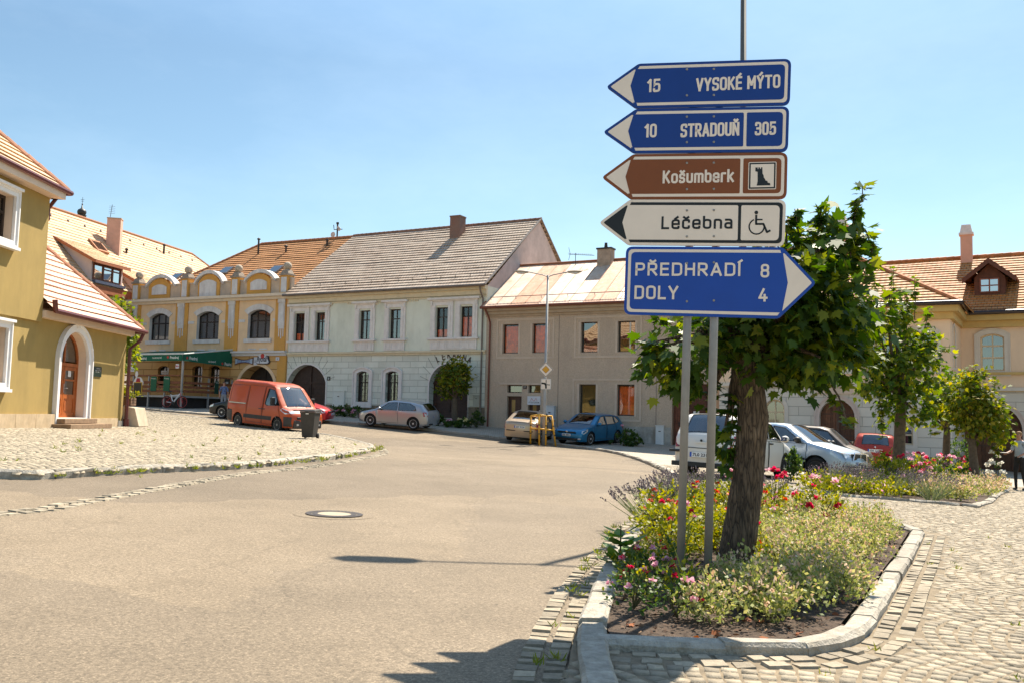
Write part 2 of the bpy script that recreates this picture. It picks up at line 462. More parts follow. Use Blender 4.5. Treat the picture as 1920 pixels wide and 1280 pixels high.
# road-sign alphabet drawn as strokes on a unit cap height: (width, [(points, corner radius, closed)])
_o = lambda w, h, y=0: ([(0, y), (w, y), (w, y + h), (0, y + h)], .24, 1)
GLY = {'O': (.5, [_o(.5, 1)]), '0': (.46, [_o(.46, 1)]), 'D': (.5, [([(0, 0), (.5, 0), (.5, 1), (0, 1)], [0, .28, .28, 0], 1)]), 'S': (.48, [([(0, .18), (0, 0), (.48, 0), (.48, .51), (0, .51), (0, 1), (.48, 1), (.48, .82)], .24, 0)]),
 '3': (.48, [([(.01, .82), (.01, 1), (.46, 1), (.46, .52), (.14, .52)], .22, 0), ([(.14, .52), (.48, .52), (.48, 0), (0, 0), (0, .18)], .24, 0)]), '5': (.47, [([(.45, 1), (.05, 1), (.02, .5), (.1, .62), (.47, .62), (.47, 0), (0, 0), (0, .16)], [0, 0, 0, .05, .24, .24, .22, 0], 0)]),
 '8': (.48, [_o(.48, .53), ([(.02, .53), (.46, .53), (.46, 1), (.02, 1)], .22, 1)]), '4': (.5, [([(.28, 1), (0, .25), (.5, .25)], 0, 0), ([(.36, .5), (.36, 0)], 0, 0)]), '1': (.24, [([(0, .8), (.2, 1), (.2, 0)], 0, 0)]),
 'V': (.52, [([(0, 1), (.26, 0), (.52, 1)], 0, 0)]), 'Y': (.52, [([(0, 1), (.26, .44), (.52, 1)], 0, 0), ([(.26, .44), (.26, 0)], 0, 0)]), 'K': (.5, [([(0, 0), (0, 1)], 0, 0), ([(.47, 1), (0, .36)], 0, 0), ([(.16, .56), (.5, 0)], 0, 0)]), 'E': (.42, [([(.42, 1), (0, 1), (0, 0), (.42, 0)], 0, 0), ([(0, .52), (.38, .52)], 0, 0)]),
 'M': (.62, [([(0, 0), (0, 1), (.31, .3), (.62, 1), (.62, 0)], 0, 0)]), 'T': (.5, [([(0, 1), (.5, 1)], 0, 0), ([(.25, 1), (.25, 0)], 0, 0)]), 'P': (.46, [([(0, 0), (0, 1), (.46, 1), (.46, .46), (0, .46)], [0, 0, .25, .25, 0], 0)]), 'A': (.54, [([(0, 0), (.27, 1), (.54, 0)], 0, 0), ([(.09, .28), (.45, .28)], 0, 0)]),
 'U': (.48, [([(0, 1), (0, 0), (.48, 0), (.48, 1)], .24, 0)]), 'N': (.5, [([(0, 0), (0, 1), (.5, 0), (.5, 1)], 0, 0)]), 'H': (.48, [([(0, 0), (0, 1)], 0, 0), ([(.48, 0), (.48, 1)], 0, 0), ([(0, .52), (.48, .52)], 0, 0)]), 'I': (.0, [([(0, 0), (0, 1)], 0, 0)]), 'L': (.4, [([(0, 1), (0, 0), (.4, 0)], 0, 0)]),
 'o': (.44, [_o(.44, .72)]), 's': (.38, [([(0, .13), (0, 0), (.38, 0), (.38, .37), (0, .37), (0, .72), (.37, .72), (.37, .6)], .17, 0)]), 'u': (.42, [([(0, .72), (0, 0), (.42, 0), (.42, .72)], [0, .2, .12, 0], 0)]), 'm': (.68, [([(0, 0), (0, .72), (.34, .72), (.34, 0)], [0, .08, .17, 0], 0), ([(.34, .4), (.34, .72), (.68, .72), (.68, 0)], .17, 0)]),
 'b': (.44, [([(0, 1), (0, .2)], 0, 0), _o(.44, .72)]), 'e': (.43, [([(0, .37), (.43, .37), (.43, .72), (0, .72), (0, 0), (.42, 0), (.42, .13)], [0, 0, .22, .22, .22, .16, 0], 0)]), 'r': (.3, [([(0, 0), (0, .72), (.3, .72)], .1, 0)]), 'k': (.42, [([(0, 0), (0, 1)], 0, 0), ([(.4, .72), (0, .26)], 0, 0), ([(.14, .42), (.42, 0)], 0, 0)]),
 'n': (.42, [([(0, 0), (0, .72), (.42, .72), (.42, 0)], [0, .08, .2, 0], 0)]), 'c': (.4, [([(.4, .57), (.4, .72), (0, .72), (0, 0), (.4, 0), (.4, .15)], .2, 0)]), 'a': (.4, [([(.03, .72), (.4, .72), (.4, 0)], .18, 0), ([(0, 0), (.4, 0), (.4, .41), (0, .41)], .17, 1)])}
GLY['R'] = (.48, [GLY['P'][1][0], ([(.2, .46), (.48, 0)], 0, 0)])
for a_, b_, t_ in (('É', 'E', 1), ('Ý', 'Y', 1), ('Í', 'I', 1), ('Á', 'A', 1), ('é', 'e', 1), ('Ň', 'N', 0), ('Ř', 'R', 0), ('š', 's', 0), ('č', 'c', 0)):
 w_, y_ = GLY[b_][0] / 2, 1.12 if b_.isupper() else .84
 GLY[a_] = (GLY[b_][0], GLY[b_][1] + [([(w_ - .04, y_), (w_ + .13, y_ + .17)] if t_ else [(w_ - .15, y_ + .15), (w_, y_), (w_ + .15, y_ + .15)], 0, 0)])
def stroke_text(mb, F, s, u0, u1, v0, v1, off, mi=0, wt=.168):
 h = v1 - v0; tot = sum(GLY[c][0] + wt if c in GLY else .3 for c in s) + .13 * (len(s) - 1); su = (u1 - u0) / tot; sv = h * (1 - wt); x = 0.0; k = 0
 for c in s:
  if c == ' ': x += .43; continue
  subs = []
  for pts, r, cl in GLY[c][1]:
   if cl or hasattr(r, '__len__') or r or len(pts) < 3 or c in 'EÉL': subs.append((pts, r, cl))
   else: subs += [([a, b], 0, 0) for a, b in zip(pts[:-1], pts[1:])]
  for pts, r, cl in subs:
   q = [(p[0], p[1]) for p in pts]
   if cl: p = rounded(q, r, 5)
   else:
    rr = list(r) if hasattr(r, '__len__') else [r] * len(q); rr[0] = rr[-1] = 0; p = rounded(q, rr, 5)
   p = np.array([(u0 + (x + wt / 2 + a) * su, v0 + h * wt / 2 + b * sv) for a, b in p]); keep = np.r_[True, np.linalg.norm(np.diff(p, axis=0), axis=1) > 1e-6]; p = p[keep]
   if cl and np.linalg.norm(p[0] - p[-1]) < 1e-6: p = p[:-1]
   n = len(p); hw = wt * h / 2 * .95; L = []; R = []
   for i in range(n):
    a = p[i - 1] if cl or i else None; b = p[(i + 1) % n] if cl or i < n - 1 else None
    e1 = (p[i] - a) / np.linalg.norm(p[i] - a) if a is not None else None; e2 = (b - p[i]) / np.linalg.norm(b - p[i]) if b is not None else None
    if e1 is None: e1 = e2
    if e2 is None: e2 = e1
    m = np.array((-e1[1] - e2[1], e1[0] + e2[0])); m /= np.linalg.norm(m) + 1e-9; d = m * hw / max(.45, m @ np.array((-e1[1], e1[0])))
    ex = (e1 * -hw * .9 if i == 0 else e1 * hw * .9 if i == n - 1 else 0) if not cl else 0
    L.append(p[i] + d + ex); R.append(p[i] - d + ex)
   o = off + (k % 4) * .0002; k += 1
   mb.add([F.P(*q_, o) for q_ in L + R], [(i, n + i, n + (i + 1) % n, (i + 1) % n) for i in range(n if cl else n - 1)], mi)
  x += GLY[c][0] + wt + .13
 return mb
def letters(mb, F, s, u0, u1, v0, v1, off, mi=0, bold=0.012):
 """writing fitted to a box on a plane: v0..v1 is the cap height"""
 if all(ch in GLY or ch == ' ' for ch in s): return stroke_text(mb, F, s, u0, u1, v0, v1, off, mi)
 V, Fs = text_mesh(s, bold)
 H, _ = text_mesh('H', bold)
 ch = H[:, 1].max() - H[:, 1].min()
 x0, x1 = V[:, 0].min(), V[:, 0].max()
 su = (u1 - u0) / (x1 - x0); sv = (v1 - v0) / ch
 mb.add([F.P(u0 + (x - x0) * su, v0 + (y - H[:, 1].min()) * sv, off) for x, y in V], Fs, mi)
 return mb
# ---------------------------------------------------------------- the ground
def sheet(name, poly, off, m, step=0.8, holes=(), skirt=0.0):
 q = np.asarray(poly, float)
 lo, hi = q.min(0), q.max(0)
 gx, gy = np.meshgrid(np.arange(lo[0], hi[0], step) + 0.137, np.arange(lo[1], hi[1], step) + 0.211)
 pts = np.c_[gx.ravel(), gy.ravel()]
 ok = inside(pts, poly)
 for h in holes: ok &= ~inside(pts, h)
 V, F = cdt([tuple(p) for p in poly], holes, [tuple(p) for p in pts[ok]])
 V = np.array(V); z = gz(V[:, 0], V[:, 1]) + off
 mb = MB()
 mb.add(np.c_[V, z], F, 0, [tuple(v) for v in V])
 o = mb.build(name, m, smooth=True)
 o['kind'] = 'structure'
 return o
def dense(path, step=0.5):
 path = np.asarray(path, float); out = []
 for a, b in zip(path[:-1], path[1:]):
  n = max(1, int(np.linalg.norm(b - a) / step))
  for k in range(n): out.append(a + (b - a) * k / n)
 out.append(path[-1])
 return np.array(out)
def curve(path, it=2):
 """corner-cutting of an open polyline"""
 p = np.asarray(path, float)
 for _ in range(it):
  q = np.empty((2 * (len(p) - 1), 2)); q[0::2] = .75 * p[:-1] + .25 * p[1:]; q[1::2] = .25 * p[:-1] + .75 * p[1:]
  p = np.vstack([p[:1], q, p[-1:]])
 return p
def offset_path(path, d):
 p = np.asarray(path, float)
 t = np.gradient(p, axis=0); t /= np.linalg.norm(t, axis=1)[:, None] + 1e-9
 return p + np.c_[t[:, 1], -t[:, 0]] * d                      # d > 0 is to the right of travel
gp = lambda *l: [tuple(gpix(x, y)[:2]) for x, y in l]

def mat_asphalt():
 m, nt, b = _nodes('asphalt'); L = nt.links.new
 g = N(nt, 'ShaderNodeNewGeometry')
 v = N(nt, 'ShaderNodeTexVoronoi', Scale=120.0); L(g.outputs['Position'], v.inputs['Vector'])
 n1 = N(nt, 'ShaderNodeTexNoise', Scale=0.35, Detail=9.0, Roughness=0.72); L(g.outputs['Position'], n1.inputs['Vector'])
 n2 = N(nt, 'ShaderNodeTexNoise', Scale=38.0, Detail=3.0); L(g.outputs['Position'], n2.inputs['Vector'])
 base = ramp(nt, n1.outputs['Fac'], [(0.30, (.158, .122, .081)), (0.5, (.202, .156, .104)), (0.7, (.238, .186, .127))])
 sep = N(nt, 'ShaderNodeSeparateColor'); L(v.outputs['Color'], sep.inputs[0])
 sp = ramp(nt, sep.outputs[0], [(0.0, (.62,) * 3), (0.3, (.90,) * 3), (0.8, (1.06,) * 3), (1.0, (1.45,) * 3)])
 mx = N(nt, 'ShaderNodeMix', data_type='RGBA', blend_type='MULTIPLY'); mx.inputs['Factor'].default_value = 1.0
 L(base, mx.inputs['A']); L(sp, mx.inputs['B'])
 m2 = N(nt, 'ShaderNodeMix', data_type='RGBA', blend_type='MULTIPLY'); m2.inputs['Factor'].default_value = 0.5
 sp2 = ramp(nt, n2.outputs['Fac'], [(0.35, (.6,) * 3), (0.65, (1.35,) * 3)])
 L(mx.outputs['Result'], m2.inputs['A']); L(sp2, m2.inputs['B'])
 # hairline cracks and a few patches
 vc = N(nt, 'ShaderNodeTexVoronoi', feature='DISTANCE_TO_EDGE', Scale=0.16)
 nd = N(nt, 'ShaderNodeTexNoise', Scale=1.2, Detail=5.0); L(g.outputs['Position'], nd.inputs['Vector'])
 ad = N(nt, 'ShaderNodeVectorMath', operation='ADD'); L(g.outputs['Position'], ad.inputs[0]); L(nd.outputs['Color'], ad.inputs[1])
 L(ad.outputs[0], vc.inputs['Vector'])
 cr_ = ramp(nt, vc.outputs['Distance'], [(0.0, (.55,) * 3), (0.0035, (1, 1, 1))])
 m3 = N(nt, 'ShaderNodeMix', data_type='RGBA', blend_type='MULTIPLY'); m3.inputs['Factor'].default_value = 0.35
 L(m2.outputs['Result'], m3.inputs['A']); L(cr_, m3.inputs['B'])
 pv = N(nt, 'ShaderNodeTexVoronoi', Scale=.2); L(ad.outputs[0], pv.inputs['Vector']); ps = N(nt, 'ShaderNodeSeparateColor'); L(pv.outputs['Color'], ps.inputs[0])
 m4 = N(nt, 'ShaderNodeMix', data_type='RGBA', blend_type='MULTIPLY'); m4.inputs['Factor'].default_value = 1.0
 L(m3.outputs['Result'], m4.inputs['A']); L(ramp(nt, ps.outputs[0], [(0.1, (.86, .86, .87)), (.5, (1, 1, 1)), (.95, (1.07, 1.06, 1.04))]), m4.inputs['B']); L(m4.outputs['Result'], b.inputs['Base Color'])
 b.inputs['Roughness'].default_value = 0.85; b.inputs['Specular IOR Level'].default_value = 0.3
 bp = N(nt, 'ShaderNodeBump', Strength=0.55, Distance=0.012); L(sep.outputs[0], bp.inputs['Height']); L(bp.outputs[0], b.inputs['Normal'])
 return m
ASPHALT = mat_asphalt()
STONE = mat('granite sett', (.285, .235, .165), rough=.85, var=.22, scale=30, bump=.5, bscale=140, isl=.32, dirt=(.3, .24, .16), dscale=1.5, damt=.3)
STONE2 = mat('pale sett', (.33, .275, .195), rough=.85, var=.2, scale=30, bump=.5, bscale=140, isl=.25)
KERB = mat('kerb granite', (.36, .32, .26), rough=.9, var=.3, scale=14, bump=.8, bscale=60, isl=.18, dirt=(.2, .16, .1), dscale=4, damt=.5)
JOINT = mat('sandy joint', (.2, .155, .1), rough=1, var=.3, scale=9, bump=.4, bscale=80)
SOIL = mat('soil', (.075, .05, .033), rough=1, var=.5, scale=18, bump=1, bscale=70)
PAVE = mat_block('paved walk', (.40, .35, .28), (.22, .18, .12), .22, .12, mortar=.012, var=.2, damt=.3, dirt=(.3, .25, .17))

FARK = gp((225, 762), (258, 767), (396, 779), (600, 790), (700, 797), (800, 806), (940, 822), (1060, 835), (1150, 848), (1200, 862), (1240, 880), (1262, 899))
NEARK = [(3.1, 17.6)] + [(x + .3, y) for x, y in [(2.45, 15.9), (2.0, 14.0)] + gp((1060, 1075), (965, 1225)) + [(-.02, 4.0), (-.04, 2.5), (-.04, -3.8)]]
EDGE = dense(curve(FARK + NEARK), .6)                            # road edge, from far left round to the camera
PLAZA_F = [(-26, 10.5)] + gp((0, 903), (165, 893), (300, 885), (450, 880), (560, 868), (640, 860), (690, 850), (703, 842), (697, 836), (640, 822), (595, 815), (480, 800), (380, 785), (260, 772)) + [(-26, 56)]
PLZ = dense(curve(PLAZA_F), .6)

def ground():
 n = 90
 xs = np.sign(np.linspace(-1, 1, n)) * np.abs(np.linspace(-1, 1, n)) ** 2 * 420
 X, Y = np.meshgrid(xs, xs + 30)
 Z = gz(X, Y) - 0.12
 V = np.c_[X.ravel(), Y.ravel(), Z.ravel()]
 F = [(j * n + i, j * n + i + 1, (j + 1) * n + i + 1, (j + 1) * n + i) for j in range(n - 1) for i in range(n - 1)]
 o = MB().add(V, F).build('ground', mat('bare earth', (.2, .17, .11), rough=1, var=.3, scale=.4), smooth=True)
 o['kind'] = 'structure'
ground()
road_poly = [tuple(p) for p in EDGE] + [(-3, -3.9), (-33, -3.9), (-33, 57)]
sheet('road', road_poly, 0.0, ASPHALT, step=1.0)

# flower bed outlines
B1 = [(1.0, 9.3), (.68, 7.56), (.42, 5.6), (.43, 5.2), (.9, 5.13), (1.34, 5.17), (1.72, 5.25), (2.02, 5.48), (2.3, 5.85), (2.7, 6.6), (3.35, 7.87), (4.22, 9.55), (5.5, 12.1), (5.2, 14.0), (4.2, 15.6), (3.2, 16.2), (2.5, 15.2), (1.7, 12.4)]
B2 = [(5.6, 18.7), (6.7, 17.85), (7.7, 17.7), (8.84, 17.25), (10.1, 19.1), (12.6, 23.4), (15.2, 27.7), (15.2, 30.2), (12.6, 28.8), (10.6, 24.4), (7.6, 20.8)]
B1in, B2in = grow(B1, -.19), grow(B2, -.16)
pav_poly = [tuple(p) for p in EDGE] + [(26.5, -3.8), (26.5, 67.5), (-33, 67.5), (-33, 60)]
sheet('pavement', pav_poly, 0.055, PAVE, step=1.0, holes=[B1, B2])
plz_poly = [tuple(p) for p in PLZ]
sheet('cobbled_square', plz_poly, 0.085, JOINT, step=1.0)

def setts(name, poly, ang, pitch, off, m, arc=(1.4, .22), holes=(), near=None, h=.045, aspect=1.0):
 """individual stones laid in arched courses over a polygon"""
 q = np.asarray(poly, float); c, s = math.cos(ang), math.sin(ang)
 R = np.array([[c, s], [-s, c]])
 r = q @ R.T; lo, hi = r.min(0), r.max(0)
 pu = pitch * aspect
 iu = np.arange(math.floor(lo[0] / pu), math.ceil(hi[0] / pu)); iv = np.arange(math.floor(lo[1] / pitch) - 3, math.ceil(hi[1] / pitch) + 3)
 I, J = np.meshgrid(iu, iv)
 u = (I + 0.5 * (J % 2)) * pu; v = J * pitch
 u = u + RNG.normal(0, .006, u.shape); v = v + RNG.normal(0, .004, v.shape)
 Wd, A = arc
 fr = ((u / Wd) % 1.0) * 2 - 1
 dv = A * (1 - fr ** 2); slope = A * -2 * fr * 2 / Wd
 P = np.c_[u.ravel(), (v + dv).ravel()]; sl = slope.ravel()
 W = P @ R
 ok = inside(W, poly)
 for hh in holes: ok &= ~inside(W, hh)
 if near is not None: ok &= near(W)
 W, sl = W[ok], sl[ok]; n = len(W)
 th = np.arctan(sl) + ang + RNG.normal(0, .06, n)
 du = np.c_[np.cos(th), np.sin(th)]; dvv = np.c_[-np.sin(th), np.cos(th)]
 z = gz(W[:, 0], W[:, 1]) + off + RNG.normal(0, .002, n)
 a = pu * .5 * RNG.uniform(.92, 1.0, n); b = pitch * .5 * RNG.uniform(.90, .99, n)
 V = np.zeros((n, 8, 3))
 for k, (su, sv) in enumerate([(-1, -1), (1, -1), (1, 1), (-1, 1)]):
  ja = a * RNG.uniform(.92, 1.04, n); jb = b * RNG.uniform(.92, 1.04, n)
  top = W + du * (su * (ja - .008))[:, None] + dvv * (sv * (jb - .008))[:, None]
  bot = W + du * (su * ja)[:, None] + dvv * (sv * jb)[:, None]
  V[:, k, :2] = bot; V[:, k, 2] = z - .03
  V[:, 4 + k, :2] = top; V[:, 4 + k, 2] = z + RNG.normal(0, .0022, n)
 F = np.array([[4, 5, 6, 7], [0, 1, 5, 4], [1, 2, 6, 5], [2, 3, 7, 6], [3, 0, 4, 7]])
 loops = (np.arange(n)[:, None, None] * 8 + F[None]).ravel()
 nf = n * 5
 o = np_mesh(name, V.reshape(-1, 3), loops, np.arange(nf) * 4, np.full(nf, 4), m)
 o['kind'] = 'structure'
 return o
def strip_setts(name, path, rows, pitch, off, m, length=.16):
 """rows of stones following a line"""
 path = dense(path, .04); seg = np.r_[0, np.cumsum(np.linalg.norm(np.diff(path, axis=0), axis=1))]
 t = np.gradient(path, axis=0); t /= np.linalg.norm(t, axis=1)[:, None]
 mb = MB()
 for r in range(rows):
  s = RNG.uniform(0, length)
  while s < seg[-1] - length:
   w = length * RNG.uniform(.7, 1.2); i = int(np.searchsorted(seg, s + w / 2)); i = min(i, len(path) - 1)
   p, d = path[i], t[i]; nn = np.array([d[1], -d[0]]); p = p + nn * pitch * (r + .5)
   z = float(gz(*p)) + off + RNG.normal(0, .004)
   a, b = w * .46, pitch * .46
   def cor(ka, kb, zz): q = p + d * ka * RNG.uniform(.93, 1.03) + nn * kb * RNG.uniform(.93, 1.03); return (q[0], q[1], zz + RNG.normal(0, .003))
   lo = [cor(sa * a, sb * b, z - .05) for sa, sb in ((-1, -1), (1, -1), (1, 1), (-1, 1))]
   hi = [cor(sa * (a - .014), sb * (b - .014), z) for sa, sb in ((-1, -1), (1, -1), (1, 1), (-1, 1))]
   mb.add(lo + hi, [(7, 6, 5, 4), (0, 4, 5, 1), (1, 5, 6, 2), (2, 6, 7, 3), (3, 7, 4, 0)])
   s += w
 o = mb.build(name, m); o['kind'] = 'structure'
 return o
def kerb(name, path, width, height, length, m, base=0.0, rough=.012):
 path = dense(path, .05); seg = np.r_[0, np.cumsum(np.linalg.norm(np.diff(path, axis=0), axis=1))]
 L2 = offset_path(path, width)
 mb = MB(); s = 0.0
 while s < seg[-1] - .1:
  w = length * RNG.uniform(.6, 1.25); e = min(seg[-1], s + w)
  i0, i1 = int(np.searchsorted(seg, s + .006)), min(int(np.searchsorted(seg, e - .006)), len(path) - 1)
  k = max(2, (i1 - i0) // 5 + 1)
  idx = np.linspace(i0, i1, k).astype(int); dz = RNG.normal(0, .006); vs = []
  for i in idx:
   a, b = path[i], L2[i]; z = float(gz(*a)) + base
   ch = .018 + abs(RNG.normal(0, rough)); nb = (b - a) / np.linalg.norm(b - a)
   for p, zz in ((a, z - .12), (a + nb * RNG.normal(0, rough), z + height - ch + dz), (a + nb * ch, z + height + dz), (b - nb * ch, z + height + dz + RNG.normal(0, .004)), (b, z + height - ch + dz), (b, z - .12)):
    vs.append((p[0], p[1], zz))
  n = 6
  fs = [(j * n + q, (j + 1) * n + q, (j + 1) * n + q + 1, j * n + q + 1) for j in range(k - 1) for q in range(n - 1)]
  fs += [tuple(range(n)), tuple((k - 1) * n + q for q in range(n))[::-1]]
  mb.add(vs, fs)
  s = e
 bm_o = mb.build(name, m); bm_o['kind'] = 'structure'
 return bm_o
jb = [tuple(p) for p in EDGE if 3.2 < p[1] < 29] + [(3.8, 3.2), (18.6, 23.8), (18.6, 29)]
sheet('cobble_bed', jb, .0585, JOINT, step=.8, holes=[B1, B2])
near_r = lambda W: (W[:, 1] < 30) & (W[:, 0] < 19) & (W[:, 1] > 3.0) & (W[:, 0] < 1.5 + W[:, 1] * .72)
B1o, B2o = grow(B1, .27), grow(B2, .05)
setts('cobbles', pav_poly, math.radians(62), .10, .064, STONE, arc=(1.5, .2), holes=[B1o, B2o, grow(B1, .0)], near=near_r)
setts('cobbles', plz_poly, math.radians(-30), .125, .097, STONE2, arc=(1.5, .22), near=lambda W: (W[:, 0] > -.62 * W[:, 1] - 1) & (W[:, 1] > 9))
# kerbs, gutters
kerb('kerb', [p for p in EDGE if p[1] > 19.6], -.16, .11, .9, KERB)
kerb('kerb', [p for p in PLZ if -11 < p[0] and p[1] < 30], -.18, .135, .8, KERB, rough=.022)
kerb('kerb', [p for p in PLZ if -22 < p[0] and p[1] >= 29.5], -.15, .125, .9, KERB)
kerb('kerb', [(.47, 5.14)] + B1[4:13] + [(5.45, 12.6)], -.16, .125, .62, KERB, rough=.007)
kerb('kerb', [(2.5, 15.2), (1.8, 12.4), (1.12, 9.3), (.76, 7.56), (.44, 5.6), (.38, 4.9), (.34, 3.0), (.34, 1.5)], -.17, .12, .7, KERB, rough=.005)
kerb('kerb', [(5.45, 12.6)] + B1[13:17], -.16, .12, .7, KERB)
kerb('kerb', B2 + [B2[0]], -.16, .11, .8, KERB)
gut = [p for p in EDGE if p[1] < 19.6]
strip_setts('gutter', gut, 2, .15, .014, STONE, .13)
strip_setts('gutter', offset_path(np.array([p for p in EDGE if p[1] >= 19.6]), -.27), 2, .13, .015, STONE2, .16)
strip_setts('gutter', curve([(-9.0, 5.2)] + gp((0, 965), (150, 936), (330, 905), (450, 885), (560, 876), (640, 864), (700, 853), (714, 846), (702, 837))), 2, .16, .014, STONE2, .17)
# two edging courses along the bed on the paved side
strip_setts('cobble_edging', [B1[3], *B1[4:13]], 2, .13, .07, STONE, .15)
def soil(name, poly, off):
 sheet(name, poly, off, SOIL, step=.25)
soil('soil', B1in, .085); soil('soil', B2in, .085)

# manhole in the carriageway
mc = gpix(627, 964)
mh = thing('manhole_cover', 'round manhole cover with pale concrete middle and dark iron ring in the road', 'manhole cover', (mc[0], mc[1], float(gz(mc[0], mc[1]))))
def tilt_disc(mb, r0, r1, z, n=40, mi=0):
 vs = []
 for r in (r0, r1):
  for k in range(n):
   x = mc[0] + r * math.cos(2 * math.pi * k / n); y = mc[1] + r * math.sin(2 * math.pi * k / n)
   vs.append((x, y, float(gz(x, y)) + z))
 fs = [(k, n + k, n + (k + 1) % n, (k + 1) % n) for k in range(n)]
 if r0 < .01: fs = [tuple(range(n, 2 * n))]
 mb.add(vs, fs, mi)
IRON = mat('cast iron', (.045, .035, .03), rough=.6, var=.3, scale=20, metal=.3)
b = MB(); tilt_disc(b, .35, .5, .0035); b.build('surround', ASPHALT, mh)
b = MB(); tilt_disc(b, .29, .35, .014); tilt_disc(b, .205, .265, .014)
for k in range(36):
 a = 2 * math.pi * k / 36
 tilt = [(mc[0] + r * math.cos(a + d), mc[1] + r * math.sin(a + d)) for r, d in ((.263, -.05), (.292, -.05), (.292, .05), (.263, .05))]
 b.quad(*[(x, y, float(gz(x, y)) + .0145) for x, y in tilt])
b.build('frame', IRON, mh)
b = MB(); tilt_disc(b, .0, .205, .012); tilt_disc(b, .265, .29, .008); b.build('lid', mat('manhole concrete', (.34, .28, .2), rough=.9, var=.12, scale=25), mh)
# ---------------------------------------------------------------- buildings: shared parts
GLASS = mat_glass('window glass', (.42, .45, .45), .16)
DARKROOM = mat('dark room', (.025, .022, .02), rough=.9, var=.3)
CURTAIN = mat('net curtain', (.42, .40, .36), rough=.9, var=.12, scale=9)
ROOF_REFL = mat('painted roof reflection', (.80, .14, .022), rough=.8, var=.4, scale=5)  # painted orange reflection of sunlit roofs, laid behind the panes
BROWNW = mat('dark brown frame', (.035, .022, .015), rough=.5, var=.2)
WHITE = mat('white paint', (.72, .70, .66), rough=.7, var=.06)
def wall(mb, F, outline, holes, reveal=.18, mi=0, rmi=None):
 V, Fs = cdt(outline, holes)
 mb.add([F.P(u, v) for u, v in V], Fs, mi, V)
 for h in holes:
  n = len(h)
  for i in range(n):
   a, b = h[i], h[(i + 1) % n]
   mb.quad(F.P(*a), F.P(*b), F.P(*b, -reveal), F.P(*a, -reveal), mi if rmi is None else rmi, [(a[0], a[1]), (b[0], b[1]), (b[0], b[1] + .1), (a[0], a[1] + .1)])
def shell(mb, F, u0, u1, z0, z1, depth, mi=0):
 """side and back walls behind a facade"""
 for a, b in (((u1, 0), (u1, -depth)), ((u1, -depth), (u0, -depth)), ((u0, -depth), (u0, 0))):
  mb.quad(F.P(a[0], z0, a[1]), F.P(b[0], z0, b[1]), F.P(b[0], z1, b[1]), F.P(a[0], z1, a[1]), mi, [(0, z0), (5, z0), (5, z1), (0, z1)])
def ring(mb, F, poly, w, o0, o1, mi=0):
 """frame of width w just inside an outline"""
 q = grow(poly, -w); n = len(poly)
 for i in range(n):
  j = (i + 1) % n
  a, b, c, d = poly[i], poly[j], q[j], q[i]
  mb.hexa([F.P(*a, o1), F.P(*b, o1), F.P(*c, o1), F.P(*d, o1), F.P(*a, o0), F.P(*b, o0), F.P(*c, o0), F.P(*d, o0)], mi)
 return q
def border(mb, F, inner, w, o0, o1, mi=0): ring(mb, F, grow(inner, w), w, o0, o1, mi)
def window(root, F, hole, fmat, depth=.16, fw=.07, bars_u=(), bars_v=(), back=None, bw=.05, name='window', glass=None, split_v=None, label=None):
 """frame with mullions; child pane(s); whatever hangs behind the glass"""
 q = np.array(hole); u0, u1, v0, v1 = q[:, 0].min(), q[:, 0].max(), q[:, 1].min(), q[:, 1].max()
 mb = MB(); inner = ring(mb, F, hole, fw, -depth, -depth + .06)
 for t in bars_u:
  u = u0 + (u1 - u0) * t; top = v1
  ins = [p[1] for p in hole if abs(p[0] - u) < (u1 - u0) * .12 and p[1] > (v0 + v1) / 2]
  top = min(ins) if ins else v1
  mb.fbox(F, u - bw / 2, u + bw / 2, v0 + fw * .9, top - fw * .5, -depth + .002, -depth + .057)
 for t in bars_v:
  v = v0 + (v1 - v0) * t
  mb.fbox(F, u0 + fw * .9, u1 - fw * .9, v - bw * .6, v + bw * .6, -depth - .002, -depth + .066)
 w = mb.build(name, fmat, root, label=label)
 MB().poly([F.P(u, v, -depth + .02) for u, v in grow(hole, -fw * .8)]).build('pane', mat_glass('clear pane', (.93, .93, .92), .04) if back and back[0] is ROOF_REFL else glass or GLASS, w)
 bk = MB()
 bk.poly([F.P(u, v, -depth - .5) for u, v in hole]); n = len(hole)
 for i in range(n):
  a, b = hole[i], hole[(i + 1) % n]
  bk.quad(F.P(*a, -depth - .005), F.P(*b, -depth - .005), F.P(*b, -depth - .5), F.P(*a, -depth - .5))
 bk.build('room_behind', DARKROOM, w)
 if back is not None:
  m, f0, f1 = back
  nn = 24; vs = []; uu = np.linspace(u0 + .02, u1 - .02, nn)
  va, vb = v0 + (v1 - v0) * f0, v0 + (v1 - v0) * f1 - (.1 if f1 >= 1 else 0)
  for i, u in enumerate(uu):
   o = -depth - (.035 if m is ROOF_REFL else .10) + .018 * math.sin(i * 1.9) + .01 * math.sin(i * .8)
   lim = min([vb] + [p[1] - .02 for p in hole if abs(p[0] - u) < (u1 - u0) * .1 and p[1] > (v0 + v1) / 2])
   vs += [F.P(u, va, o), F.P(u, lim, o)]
  MB().add(vs, [(2 * i, 2 * i + 2, 2 * i + 3, 2 * i + 1) for i in range(nn - 1)]).build('pane_backing', m, w, smooth=True)
 return w
